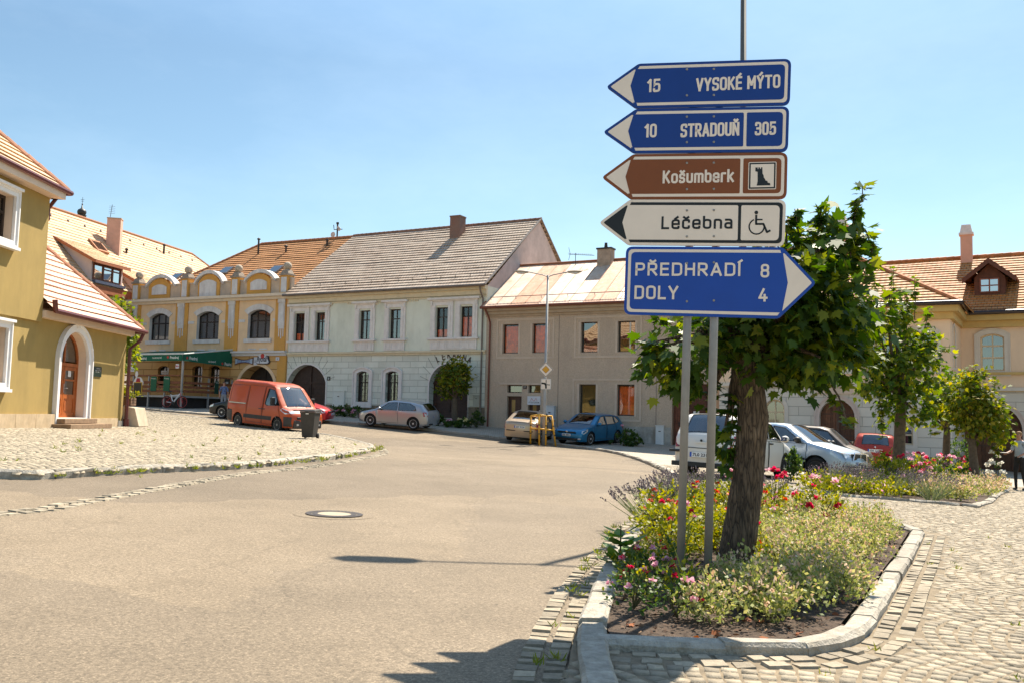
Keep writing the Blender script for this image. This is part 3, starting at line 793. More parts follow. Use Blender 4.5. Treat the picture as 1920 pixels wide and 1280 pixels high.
def slope(mb, o, ud, vd, poly, course=.33, step=.035, mi=0):
 """roof pitch laid in overlapping courses; poly is convex in (along eave, up slope) metres"""
 o, ud, vd = np.array(o, float), np.array(ud, float), np.array(vd, float)
 ud /= np.linalg.norm(ud); vd /= np.linalg.norm(vd); nn = np.cross(ud, vd)
 if nn[2] < 0: nn = -nn
 q = np.array(poly, float); v0, v1 = q[:, 1].min(), q[:, 1].max()
 def span(v):
  xs = []
  for i in range(len(q)):
   a, b = q[i], q[(i + 1) % len(q)]
   if (a[1] - v) * (b[1] - v) <= 0 and abs(a[1] - b[1]) > 1e-9: xs.append(a[0] + (b[0] - a[0]) * (v - a[1]) / (b[1] - a[1]))
  return (min(xs), max(xs)) if len(xs) > 1 else None
 v = v0; k = 0
 while v < v1 - 1e-4:
  w = min(v + course, v1); a = span(v + 1e-5); b = span(w - 1e-5)
  if a and b:
   L = lambda u, vv, h: tuple(o + ud * u + vd * vv + nn * h)
   ns = max(1, int((a[1] - a[0]) / 1.3)); vs = []; us = []
   sag = lambda f, vv: -.05 * math.sin(math.pi * f) * math.sin(math.pi * (vv - v0) / (v1 - v0)) * min(1, (a[1] - a[0]) / 8)
   for i in range(ns + 1):
    f = i / ns; ua = a[0] + (a[1] - a[0]) * f; ub = b[0] + (b[1] - b[0]) * f; j = RNG.normal(0, .009) if 0 < i < ns else 0; jv = RNG.normal(0, .012) if 0 < i < ns else 0
    vs += [L(ua, v + jv, step + j + sag(f, v)), L(ub, w, .004 + sag(f, w)), L(ua, v + jv, -.03 + sag(f, v))]; us += [(ua, v), (ub, w), (ua, v - .02)]
   mb.add(vs, [q for i in range(ns) for q in ((3 * i, 3 * i + 3, 3 * i + 4, 3 * i + 1), (3 * i + 2, 3 * i + 5, 3 * i + 3, 3 * i))], mi, us)
  v = w; k += 1
def ridge_cap(mb, a, b, r=.09, mi=0, seg=.38):
 a, b = Vector(a), Vector(b); n = max(1, int((b - a).length / seg))
 for i in range(n):
  p, q = a.lerp(b, i / n), a.lerp(b, (i + 1.08) / n)
  mb.tube([p, q], [r * .88, r * 1.06], 8, mi)
def gutter_run(mb, pts, r=.07, mi=0):
 mb.tube(pts, r, 8, mi)
def chimney(root, c, wx, wy, z0, z1, m, capm, ang=0.0, cap=.08, pots=0, name='chimney', top='slab'):
 b = MB(); ca, sa = math.cos(ang), math.sin(ang)
 def blk(mb, hx, hy, za, zb, k=1.0):
  cs = [(-hx, -hy), (hx, -hy), (hx, hy), (-hx, hy)]
  mb.hexa([(c[0] + x * ca - y * sa, c[1] + x * sa + y * ca, za) for x, y in cs] + [(c[0] + k * (x * ca - y * sa), c[1] + k * (x * sa + y * ca), zb) for x, y in cs])
 blk(b, wx / 2, wy / 2, z0, z1)
 ch = b.build(name, m, root)
 k = MB()
 if top == 'slab': blk(k, wx / 2 + cap, wy / 2 + cap, z1, z1 + .09)
 else: blk(k, wx / 2 + .07, wy / 2 + .07, z1, z1 + .12); blk(k, wx / 2 + .02, wy / 2 + .02, z1 + .12, z1 + .55, .72)
 for i in range(pots): k.lathe((c[0] + (i - (pots - 1) / 2) * .3, c[1], z1 + .09), [(.09, 0), (.11, .05), (.08, .3), (.1, .32)], 10)
 k.build('chimney_cap', capm, ch)
 return ch
def plate(name, label, cat, F, r, off, m, txt=(), tm=None, thick=.02, group=None, mark=None):
 """flat sign fixed to a wall: board with raised lettering"""
 u0, u1, v0, v1 = r
 t = thing(name, label, cat, F.P((u0 + u1) / 2, v0, off), 0, group)
 MB().fbox(F, u0, u1, v0, v1, off, off + thick).build('board', m, t)
 if txt:
  b = MB()
  for s, a0, a1, b0, b1 in txt: letters(b, F, s, u0 + (u1 - u0) * a0, u0 + (u1 - u0) * a1, v0 + (v1 - v0) * b0, v0 + (v1 - v0) * b1, off + thick + .003)
  b.build('lettering', tm, t)
 return t

yaw = lambda d: (math.cos(math.radians(d)), -math.sin(math.radians(d)), 0)
FP = Plane((4.14, 48.5, 0), yaw(28))                                  # the facade line of the far side
TILE_A = mat_tile('weathered pantile', (.32, .235, .17), (.44, .335, .25), (.08, .05, .035), .2, lichen=(.50, .42, .33), lam=.55)
TILE_O = mat_tile('orange pantile', (.42, .175, .05), (.50, .22, .07), (.13, .05, .015), .24, lichen=(.42, .22, .06), lam=.3)
TILE_P = mat_tile('pale beaver tile', (.58, .37, .20), (.66, .44, .26), (.25, .13, .06), .18, lichen=(.7, .5, .3), lam=.5)
TILE_S = mat_tile('salmon pantile', (.60, .36, .25), (.68, .44, .32), (.2, .09, .05), .24, lichen=(.5, .28, .18), lam=.3)
RIDGE = mat('ridge tile', (.36, .15, .07), rough=.8, var=.3, scale=6)
GUTM = mat('gutter zinc', (.16, .13, .11), rough=.5, var=.2, metal=.2)
GUTR = mat('red brown gutter', (.10, .018, .015), rough=.45, var=.15, coat=.2)

# ---------------------------------------------------------------- pale green house with white window surrounds
def green_house():
 F = FP
 ul, ur = F.uv(537, 720)[0], F.uv(910, 690)[0]
 um = (ul + ur) / 2
 ztop = F.uv(720, 546)[1]; zb = float(gz(-8, 55)) - 1.2
 zc = F.uv(720, 661)[1]                                            # string course
 zp = F.uv(760, 760)[1]
 root = thing('green_house', 'long two storey pale green house with white window surrounds and weathered tiled roof', 'house', F.P(um, float(gz(*F.P(um, 0)[:2])), -.0))
 GW = mat('pale green render', (.67, .69, .58), rough=.9, var=.06, scale=1.2, dirt=(.36, .38, .29), dscale=.5, damt=.45, bump=.1)
 GB = mat_block('pale green rustication', (.66, .67, .58), (.40, .41, .34), 1.15, .37, mortar=.018, dirt=(.40, .41, .33), damt=.45, depth=.3)
 GT = mat('white stucco', (.70, .66, .62), rough=.85, var=.08, scale=4, dirt=(.5, .44, .37), dscale=2, damt=.4)
 CREAM = mat('cream cornice', (.62, .54, .38), rough=.85, var=.1, scale=3)
 PL = mat('stone plinth', (.20, .16, .11), rough=.95, var=.3, scale=5, bump=.5, dirt=(.1, .08, .05), dscale=3)
 ups = [F.rect(*r) for r in ((552.4, 588, 571.8, 639.4), (591.8, 585.3, 610, 639), (674.2, 582.5, 695, 637.2), (730.4, 580, 752, 635.5), (817, 576, 840.5, 632.4), (863.4, 574.8, 886.4, 631.7))]
 zs0 = np.mean([u[2] for u in ups]); zs1 = np.mean([u[3] for u in ups])
 uph = [arch(u[0], u[1], zs0, zs1, 0) for u in ups]
 gws = [F.rect(*r) for r in ((668.8, 695.5, 691.7, 752), (723.4, 695, 747.5, 754))]
 gz0 = np.mean([u[2] for u in gws]); gz1 = np.mean([u[3] for u in gws])
 gwh = [arch(u[0], u[1], gz0, gz1, .14, 8) for u in gws]
 d1 = F.rect(538.6, 683, 611, 772); d2 = F.rect(805, 683, 877.6, 783)
 spring = F.uv(575, 716)[1]; d1h = arch(d1[0], d1[1], zb, d1[3], d1[3] - spring, 14)
 d2h = arch(d2[0], d2[1], d2[2], d1[3], d1[3] - spring, 14)
 b = MB()
 wall(b, F, [(ul, zc), (ur, zc), (ur, ztop), (ul, ztop)], uph, .2, 0)
 wall(b, F, [(ul, zb), (ur, zb), (ur, zc), (ul, zc)], gwh + [d1h, d2h], .5, 1)
 shell(b, F, ul, ur, zb, ztop, 10.5, 0)
 for a, c, f in ((d1[0], d1[1], d1[3]), (d2[0], d2[1], d1[3])):      # dark radiating joints of the arches
  cx_, cz_ = (a + c) / 2, spring - .2
  for k in range(11):
   t = math.pi * (.08 + .84 * k / 10); r0, r1 = (c - a) / 2 + .16, (c - a) / 2 + .75
   q0 = (cx_ + r0 * math.cos(t), cz_ + r0 * math.sin(t) * (f - cz_) / ((c - a) / 2)); q1 = (cx_ + r1 * math.cos(t), min(zc - .16, cz_ + r1 * math.sin(t) * (f - cz_ + .2) / ((c - a) / 2)))
   if ul < q1[0] < ur: b.tube([F.P(*q0, .004), F.P(*q1, .004)], .012, 4, 3)
 # gable to the right
 D = 6.5; zr = F.shifted(-D).uv(1015, 412)[1]
 b.poly([F.P(ur, ztop, 0), F.P(ur, zr - .1, -D), F.P(ur, ztop, -2 * D)], 2)
 b.poly([F.P(ul, ztop, 0), F.P(ul, ztop, -2 * D), F.P(ul, zr - .1, -D)], 2)
 b.build('wall', [GW, GB, mat('mauve gable render', (.50, .40, .37), rough=.95, var=.15, scale=1.5, dirt=(.3, .25, .22), dscale=.8), mat('dark arch joint', (.2, .2, .16), rough=1)], root)
 # plinth, string course, cornice
 p = MB()
 for a, c in ((ul, d1[0]), (d1[1], d2[0]), (d2[1], ur)): p = MB(); p.fbox(F, a, c, zb, zp, -.05, .05); p.build('plinth', PL, root)
 p = MB(); p.fbox(F, ul, ur + .02, zc - .02, zc + .09, -.02, .16); p.fbox(F, ul, ur + .01, zc - .15, zc - .021, -.02, .07); p.build('string_course', CREAM, root)
 p = MB(); p.fbox(F, ul, ur + .02, ztop - .22, ztop, -.02, .32); p.fbox(F, ul, ur + .01, ztop - .5, ztop - .221, -.02, .14); p.fbox(F, ul, ur, ztop - .62, ztop - .52, -.02, .05)
 for k in range(7):
  uu = ul + .9 + k * (ur - ul - 1.8) / 6
  for j in range(6): p.fbox(F, uu - .5 + j * .18, uu - .4 + j * .18, ztop - .72, ztop - .621, -.02, .05)
 p.build('cornice', CREAM, root)
 # surrounds: pilasters, hood and apron
 groups = [(0, 1), (2,), (3,), (4, 5)]
 for g in groups:
  a, c = ups[g[0]][0], ups[g[-1]][1]; p = MB(); w = .34
  zt = zs1 + .55
  for i in g:
   p.fbox(F, ups[i][0] - w, ups[i][0], zs0, zs1 + .1, -.01, .08); p.fbox(F, ups[i][1], ups[i][1] + w, zs0, zs1 + .1, -.01, .08)
   p.fbox(F, ups[i][0] - w * .55, ups[i][0] - .04, zs0 + .12, zs1 + .099, .08, .11); p.fbox(F, ups[i][1] + .04, ups[i][1] + w * .55, zs0 + .12, zs1 + .099, .08, .11)
   p.fbox(F, ups[i][0] - w, ups[i][1] + w, zs1 + .101, zs1 + .34, -.01, .075)
  p.fbox(F, a - w - .04, c + w + .04, zs1 + .341, zs1 + .42, -.01, .14)
  p.fbox(F, a - w - .16, c + w + .16, zs1 + .421, zt, -.01, .24)
  for uu in (a - w + .02, c + w - .14): p.fbox(F, uu, uu + .12, zs1 + .1, zs1 + .34, .076, .15)
  p.fbox(F, a - w - .12, c + w + .12, zs0 - .11, zs0 - .001, -.01, .2)
  p.fbox(F, a - w + .02, c + w - .02, zc + .13, zs0 - .111, -.01, .08)
  n = 3 * len(g)
  for k in range(n):
   x0 = a - w + .1 + k * (c - a + 2 * w - .2) / n
   ring(p, F, [(x0 + .05, zc + .2), (x0 + (c - a + 2 * w - .2) / n - .05, zc + .2), (x0 + (c - a + 2 * w - .2) / n - .05, zs0 - .2), (x0 + .05, zs0 - .2)], .03, .08, .1)
  p.build('window_surround', GT, root)
 for i, h in enumerate(uph): window(root, F, h, BROWNW, .2, .06, (.5,), (.68,), back=(ROOF_REFL, 0, (.28, .68)[i == 5]) if i in (0, 4, 5) else None)
 for h in gwh:
  w = window(root, F, h, BROWNW, .26, .06, (.5,), (.64,), back=(CURTAIN, 0, 1))
  g = MB(); q = np.array(h); a, c, e, f = q[:, 0].min(), q[:, 0].max(), q[:, 1].min(), q[:, 1].max()
  for k in range(7): g.tube([F.P(a + (c - a) * (k + .5) / 7, e + .05, -.12), F.P(a + (c - a) * (k + .5) / 7, f - .2, -.12)], .012, 5)
  for k in range(4):
   for s in (.27, .73):
    cu, cv = a + (c - a) * s, e + (f - e) * (.14 + .22 * k)
    g.tube([F.P(cu + .12 * math.cos(t), cv + .15 * math.sin(t), -.115) for t in np.linspace(0, 5.2, 10)], .012, 4)
  g.build('grille', IRON, w)
  p = MB(); border(p, F, h, .2, -.01, .07); border(p, F, grow(h, .2), .07, -.01, .12); p.fbox(F, a - .3, c + .3, e - .34, e - .2, -.01, .14); p.build('window_surround', GT, root)
 DOORM = mat('dark brown oak', (.04, .02, .014), rough=.55, var=.35, scale=7, bump=.2, bscale=30)
 for h, (a, c, e, f), nm in ((d1h, d1, 0), (d2h, d2, 1)):
  z0 = h[0][1]
  p = MB(); p.poly([F.P(u, v, -.45) for u, v in h]); mid = (a + c) / 2
  p.fbox(F, mid - .05, mid + .05, z0, f - .1, -.45, -.38)
  for s in (0, 1):
   x0, x1 = (a + .14, mid - .12) if s == 0 else (mid + .12, c - .14)
   for zz in ((.12, .3), (.34, .52), (.56, .68)): ring(p, F, [(x0, z0 + (f - z0) * zz[0]), (x1, z0 + (f - z0) * zz[0]), (x1, z0 + (f - z0) * zz[1]), (x0, z0 + (f - z0) * zz[1])], .06, -.45, -.40)
  p.fbox(F, a, c, spring - .05, spring + .06, -.45, -.37)
  d = p.build('gate', DOORM, root)
  k = MB(); k.tube([F.P(mid - .16, z0 + 1.25, -.40), F.P(mid - .16, z0 + 1.25, -.33), F.P(mid - .3, z0 + 1.25, -.33)], .018, 6); k.build('handle', IRON, d)
  p = MB(); border(p, F, [q for q in h if q[1] > z0 - 9], .09, -.02, .05); p.build('gate_surround', GT, root)
 p = MB(); p.fbox(F, d2[0], d2[1], d2[2] - .35, d2[2] - .02, -.45, .12); p.build('doorstep', PL, root)
 # roof
 r = MB(); e0, e1 = ul - .15, ur + .12
 o = F.P(e0, ztop + .02, .5); vd = np.array(F.P(e0, zr, -D)) - np.array(o); sl = np.linalg.norm(vd)
 slope(r, o, F.u, vd, [(0, 0), (e1 - e0, 0), (e1 - e0, sl), (0, sl)], .36, .05)
 o2 = F.P(e0, ztop + .02, -2 * D - .5); vd2 = np.array(F.P(e0, zr, -D)) - np.array(o2)
 slope(r, o2, F.u, vd2, [(0, 0), (e1 - e0, 0), (e1 - e0, sl), (0, sl)], .36, .05)
 for k in range(15):
  q = np.array(o) + F.u * (.4 + k * (e1 - e0 - .8) / 14) + vd / sl * .9
  r.tube([q, q + np.array((0, 0, .22)), q + F.n * .12 + np.array((0, 0, .12))], .014, 4, 1)
 rf = r.build('roof', [TILE_A, IRON], root)
 c = MB(); ridge_cap(c, F.P(e0, zr + .03, -D), F.P(e1, zr + .03, -D), .11); c.build('ridge', mat('old ridge', (.24, .13, .09), rough=.9, var=.3), rf)
 c = MB(); c.tube([F.P(e1, ztop, .52), F.P(e1, zr + .05, -D)], .06, 6); c.tube([F.P(e1, zr + .05, -D), F.P(e1, ztop, -2 * D - .5)], .06, 6); c.build('verge', GUTM, rf)
 c = MB(); c.tube([F.P(e0, ztop - .02, .56), F.P(e1, ztop - .02, .56)], .08, 8); c.build('gutter', GUTM, root)
 q = F.uv(906, 600)[0]
 c = MB(); c.tube([F.P(q, ztop - .1, .5), F.P(q, ztop - .35, .4), F.P(q + .02, ztop - .75, .12), F.P(q + .02, zb + .8, .12)], .05, 8); c.build('downpipe', GUTM, root)
 BR = mat_block('red chimney brick', (.36, .10, .05), (.2, .12, .09), .25, .08, mortar=.012, var=.25)
 cc = F.shifted(-D + 1.1); cu, cz = cc.uv(858, 436)
 P0 = cc.P(cu, 0); wz = cc.uv(858, 409)[1]
 chimney(rf, P0, .75, .75, cz - .9, wz, BR, BR, math.radians(-28), .03)
 # lettering above the right hand gate, on an arc
 lt = MB()
 for ch_, px, py, rot in (('L', 822.5, 678, .35), ('É', 833, 673.5, .2), ('K', 842.5, 671, .08), ('Á', 852, 670.5, 0), ('R', 861, 672, -.1), ('N', 870, 675, -.2), ('A', 879, 679, -.35)):
  u, v = F.uv(px, py); ca, sa = math.cos(rot), math.sin(rot)
  G = Plane(F.P(u, v), np.array(F.u) * ca + np.array((0, 0, 1)) * sa, np.array((0, 0, 1)) * ca - np.array(F.u) * sa)
  w = .24 if ch_ != 'L' else .17
  letters(lt, G, ch_, -w / 2, w / 2, 0, .34, .03, 0, .03)
 lt.build('lettering', mat('brown letters', (.07, .04, .02), rough=.7), root)
 return root, ul, ur
GH, GUL, GUR = green_house()
plate('house_number', 'small black house number on the pale green wall beside the big arched gate', 'house number', FP, FP.rect(613.5, 705, 619.5, 712.5), .0, mat('black enamel', (.015,) * 3, rough=.3), [('8', .3, .7, .25, .75)], WHITE)
def cabinet(label, F, r, m, depth=.22, group='meter cabinets on the house walls'):
 u0, u1, v0, v1 = r
 t = thing('meter_cabinet', label, 'cabinet', F.P((u0 + u1) / 2, v0, 0), 0, group)
 b = MB(); b.fbox(F, u0, u1, v0, v1, -.02, depth); b.fbox(F, u0 - .02, u1 + .02, v1 + .001, v1 + .04, -.02, depth + .03); b.build('housing', m, t)
 b = MB(); ring(b, F, [(u0 + .03, v0 + (v1 - v0) * .35), (u1 - .03, v0 + (v1 - v0) * .35), (u1 - .03, v1 - .03), (u0 + .03, v1 - .03)], .015, depth, depth + .008); d = b.build('door', m, t)
 b = MB(); b.fbox(F, (u0 + u1) / 2 - .06, (u0 + u1) / 2 + .06, v0 + (v1 - v0) * .72, v0 + (v1 - v0) * .76, depth, depth + .02); b.build('lock', IRON, d)
GREYP = mat('grey plastic', (.52, .55, .57), rough=.5, var=.06)
cabinet('white meter cabinet on the pale green wall right of the arched gate', FP, FP.rect(625, 732.6, 647, 770), mat('off white plastic', (.62, .64, .58), rough=.5, var=.05), .1)
cabinet('grey green meter cabinet in the corner right of the lettered gate', FP, FP.rect(888.6, 741, 900.6, 762), mat('grey green metal', (.40, .42, .36), rough=.6, var=.1), .1)

# ---------------------------------------------------------------- grey pebble-dashed house
def grey_house():
 F = FP
 ul, ur = GUR + .02, F.uv(1343, 700)[0]; um = (ul + ur) / 2
 ztop = F.uv(1045, 574)[1]; zb = float(gz(*F.P(ur, 0)[:2])) - 1.0
 root = thing('grey_house', 'plain grey brown rendered house with rusty sheet metal roof', 'house', F.P(um, float(gz(*F.P(um, 0)[:2]))))
 RG = mat('grey brown pebble dash', (.50, .39, .29), rough=1, var=.22, scale=22, bump=.9, bscale=45, dirt=(.28, .22, .18), dscale=.5, damt=.4)
 TR = mat('smooth grey band', (.54, .43, .33), rough=.95, var=.1, scale=3)
 up = [F.rect(*r) for r in ((942.3, 608, 972, 662.7), (998, 606.7, 1027.7, 661.4), (1089, 603.6, 1120.6, 660), (1158, 601.4, 1191, 658.3))]
 z0, z1 = np.mean([u[2] for u in up]), np.mean([u[3] for u in up])
 lo = [F.rect(*r) for r in ((1085.6, 719.8, 1117, 777.8), (1156.7, 719.8, 1189.5, 777.8))]
 l0, l1 = np.mean([u[2] for u in lo]), np.mean([u[3] for u in lo])
 tr = [F.rect(*r) for r in ((951, 721, 978.4, 735.5), (990.5, 721, 1013.5, 735.5))]
 t0, t1 = np.mean([u[2] for u in tr]), np.mean([u[3] for u in tr])
 dz1 = F.uv(975, 742)[1]; dzb = F.uv(975, 806)[1]
 gt = F.rect(1260, 719, 1331, 836)
 H = [arch(u[0], u[1], z0, z1, 0) for u in up] + [arch(u[0], u[1], l0, l1, 0) for u in lo] + [arch(u[0], u[1], t0, t1, 0) for u in tr]
 dh = [arch(u[0], u[1], dzb, dz1, 0) for u in tr]; gh = arch(gt[0], gt[1], gt[2] - .2, gt[3], 0)
 b = MB(); wall(b, F, [(ul, zb), (ur, zb), (ur, ztop), (ul, ztop)], H + dh + [gh], .26)
 shell(b, F, ul, ur, zb, ztop, 8.0); D = 4.0
 zr = F.shifted(-D).uv(1090, 492)[1]
 b.poly([F.P(ur, ztop, 0), F.P(ur, zr - .1, -D), F.P(ur, ztop, -2 * D)]); b.poly([F.P(ul + .02, ztop, 0), F.P(ul + .02, ztop, -2 * D), F.P(ul + .02, zr - .1, -D)])
 for x in (1047, 1231): u = F.uv(x, 690)[0]; b.fbox(F, u - .015, u + .015, zb, ztop - .5, -.01, .008, 1)
 b.build('wall', [RG, mat('dark joint', (.2, .165, .14), rough=1)], root)
 p = MB()
 for a, c, e, f in ((up[0][0], up[1][1], z0, z1), (up[2][0], up[3][1], z0, z1), (lo[0][0], lo[1][1], l0, l1)):
  ring(p, F, [(a - .38, e - .3), (c + .38, e - .3), (c + .38, f + .3), (a - .38, f + .3)], .1, -.01, .025)
 for u in up + lo: p.fbox(F, u[0] - .12, u[0], (z0 if u in up else l0) - .05, (z1 if u in up else l1), -.01, .02); p.fbox(F, u[1], u[1] + .12, (z0 if u in up else l0) - .05, (z1 if u in up else l1), -.01, .02)
 p.fbox(F, tr[0][0] - .5, tr[1][1] + .3, t1 + .02, t1 + .12, -.01, .05)
 p.build('window_band', TR, root)
 p = MB(); p.fbox(F, ul, ur, ztop - .2, ztop, -.02, .42); p.fbox(F, ul, ur, ztop - .38, ztop - .201, -.02, .24); p.fbox(F, ul, ur, ztop - .5, ztop - .381, -.02, .1); p.build('cornice', mat('grey cornice', (.40, .31, .22), rough=.95, var=.12, scale=3), root)
 px0 = F.uv(1042, 815)[0]; p = MB(); zq = F.uv(1200, 799)[1]
 p.fbox(F, px0 + .2, gt[0] - .05, zb, zq, -.03, .03); p.build('plinth', mat('cement plinth', (.40, .375, .33), rough=1, var=.25, scale=3, dirt=(.2, .15, .1), dscale=1.2, damt=.7), root)
 for i, h in enumerate(H[:4]): window(root, F, h, BROWNW, .24, .05, (), (), back=(ROOF_REFL, 0, 1) if i < 2 else None)
 for i, h in enumerate(H[4:6]): window(root, F, h, BROWNW, .24, .05, (), (), back=(ROOF_REFL, 0, 1) if i == 1 else None)
 for h in H[6:8]: window(root, F, h, BROWNW, .24, .05)
 DB = mat('brown varnish door', (.06, .028, .018), rough=.45, var=.25, scale=6)
 for i, h in enumerate(dh):
  a, c, e, f = tr[i][0], tr[i][1], dzb, dz1
  p = MB(); p.fbox(F, a, c, e, f, -.28, -.22); ring(p, F, h, .09, -.22, -.18); p.fbox(F, a + .1, c - .1, e + .75, e + .85, -.22, -.19)
  d = p.build('door', DB, root)
  k = MB(); k.quad(*[F.P(u, v, -.217) for u, v in ((a + .2, e + 1.0), (a + .42, e + 1.0), (a + .42, f - .2), (a + .2, f - .2))]); k.build('glass_strip', mat('amber glass', (.3, .2, .06), rough=.25), d)
  k = MB(); k.fbox(F, c - .14, c - .1, e + 1.0, e + 1.14, -.22, -.15); k.build('handle', WHITE, d)
 p = MB(); p.fbox(F, gt[0], gt[1], gt[2] - .2, gt[3], -.30, -.24)
 n = 17
 for k in range(n):
  x = gt[0] + (gt[1] - gt[0]) * k / n
  p.fbox(F, x + .015, x + (gt[1] - gt[0]) / n - .015, gt[2] - .2, gt[3], -.24, -.222)
 d = p.build('gate', mat('red brown planks', (.11, .035, .018), rough=.6, var=.45, scale=5, isl=.5), root)
 k = MB(); k.fbox(F, gt[0] + .28, gt[0] + .34, gt[2] + 1.0, gt[2] + 1.2, -.222, -.19); k.build('handle', IRON, d)
 # sheet metal roof: strips of pale and rusty panels with standing seams
 o = F.P(ul - .1, ztop + .03, .55); vd = np.array(F.P(ul - .1, zr, -D)) - np.array(o); sl = float(np.linalg.norm(vd)); vd /= sl
 RW = mat('weathered sheet metal', (.50, .39, .30), rough=.55, var=.18, scale=1.4, metal=.15, dirt=(.42, .19, .09), dscale=1.1, damt=.75)
 RR = mat('rusty sheet metal', (.42, .20, .10), rough=.6, var=.2, scale=2, metal=.1, dirt=(.6, .45, .33), dscale=2, damt=.5)
 r = MB(); W = ur - ul + .15; n = 15; nn = np.cross(F.u, vd)
 for k in range(n):
  a, c = W * k / n, W * (k + 1) / n; mi = 1 if k in (2, 3, 7, 8, 12) else 0
  m_ = 10
  for j in range(m_):
   x0, x1 = a + (c - a) * j / m_, a + (c - a) * (j + 1) / m_; xm = (x0 + x1) / 2
   Q = lambda u, v, h: tuple(np.array(o) + F.u * u + vd * v + nn * h)
   r.quad(Q(x0, 0, 0), Q(xm, 0, .018), Q(xm, sl, .018), Q(x0, sl, 0), mi); r.quad(Q(xm, 0, .018), Q(x1, 0, 0), Q(x1, sl, 0), Q(xm, sl, .018), mi)
  r.tube([np.array(o) + F.u * a + nn * .02, np.array(o) + F.u * a + vd * sl + nn * .02], .012, 4, 1)
 o2 = np.array(F.P(ul - .1, ztop + .03, -2 * D - .5)); top = np.array(F.P(ul - .1, zr, -D))
 r.quad(o2, o2 + F.u * W, top + F.u * W, top)
 rf = r.build('roof', [RW, RR], root)
 c = MB(); c.tube([F.P(ul - .1, zr + .02, -D), F.P(ur + .05, zr + .02, -D)], .09, 8); c.tube([F.P(ul - .1, ztop, .55), F.P(ul - .1, zr + .05, -D)], .07, 6); c.build('ridge', mat('rust cap', (.30, .11, .05), rough=.7, var=.3), rf)
 c = MB(); c.tube([F.P(ul - .12, ztop, .6), F.P(ur + .05, ztop, .6)], .08, 8); c.build('gutter', mat('rust red gutter', (.17, .055, .03), rough=.5), root)
 c = MB(); q1 = np.array(o) + vd * .8
 c.tube([q1 + F.u * .3 + nn * .2, q1 + F.u * (W - .3) + nn * .2], .02, 5)
 for k in range(9): c.tube([q1 + F.u * (.3 + k * (W - .6) / 8), q1 + F.u * (.3 + k * (W - .6) / 8) + nn * .22], .014, 4)
 c.build('snow_rail', IRON, rf)
 u = F.uv(915, 690)[0] + .12
 c = MB(); c.tube([F.P(u - .12, ztop - .05, .55), F.P(u, ztop - .5, .3), F.P(u, ztop - .8, .1), F.P(u, zb + .6, .1)], .05, 8); c.build('downpipe', mat('rust red pipe', (.16, .045, .025), rough=.5), root)
 G = F.shifted(-D + .3); cu = G.uv(1136, 480)[0]; ct = G.uv(1136, 469)[1]
 ch = chimney(rf, G.P(cu, 0), .85, .6, zr - .8, ct, mat('chimney render', (.36, .27, .2), rough=.95, var=.3, scale=3), IRON, math.radians(-28), .05, 1)
 au, az = G.uv(1079, 492); a = MB(); t_ = G.uv(1079, 478)[1]
 a.tube([G.P(au, az - .5), G.P(au, t_ + .1)], .02, 5); a.tube([G.P(au - .45, t_ + .05), G.P(au + 1.2, t_ - .12)], .014, 4)
 for k in range(12): x = au - .4 + k * .13; a.tube([G.P(x, t_ + .05 - (x - au) * .1, -.22), G.P(x, t_ + .05 - (x - au) * .1, .22)], .008, 4)
 a.tube([G.P(au - .45, t_ + .45), G.P(au - .35, t_ + .05), G.P(au - .45, t_ - .3)], .012, 4); a.build('aerial', IRON, rf)
 return root
grey_house()
SGN = mat('pale sign board', (.6, .6, .62), rough=.5, var=.06)
INK = mat('dark lettering', (.05, .05, .07), rough=.6)
REDINK = mat('red print', (.5, .05, .04), rough=.6)
t = plate('door_sign', 'pale rectangular sign with red emblem over the right door of the grey house', 'sign', FP, FP.rect(989.5, 742, 1014, 758), .03, SGN, [('FYZIO', .12, .5, .18, .36), ('CENTRUM', .52, .9, .18, .36)], INK)
b = MB(); r_ = FP.rect(989.5, 742, 1014, 758)
uc, vc = (r_[0] + r_[1]) / 2, r_[2] + (r_[3] - r_[2]) * .62
for s in (-1, 1): b.tube([FP.P(uc + s * .02, vc - .08, .055), FP.P(uc + s * .14, vc + .08, .055), FP.P(uc + s * .2, vc - .08, .055)], .012, 4)
b.build('emblem', REDINK, t)
cabinet('tall light grey meter cabinet behind the yellow guard frame', FP, FP.rect(1025.5, 761, 1042, 806), GREYP, .25)
cabinet('white meter cabinet at the foot of the wall left of the plank gate', FP, FP.rect(1231, 798, 1246, 835), mat('white plastic', (.66, .66, .64), rough=.5, var=.05), .15)
plate('house_number', 'dark house number between the two doors of the grey house', 'house number', FP, FP.rect(981.5, 722, 988, 728), .01, MATS['black enamel'], [('7', .35, .65, .25, .75)], WHITE)
plate('house_number', 'brown house number on the grey wall left of the plank gate', 'house number', FP, FP.rect(1239.5, 738, 1244, 743), .01, mat('brown enamel', (.06, .03, .02), rough=.4), [('6', .3, .7, .25, .75)], WHITE)
plate('gate_notice', 'small white notice with dark dot on the plank gate', 'notice', FP, FP.rect(1298, 770, 1309, 778.5), -.2, WHITE, [('ZÁKAZ', .45, .9, .6, .75), ('PARK', .45, .85, .3, .45)], INK)
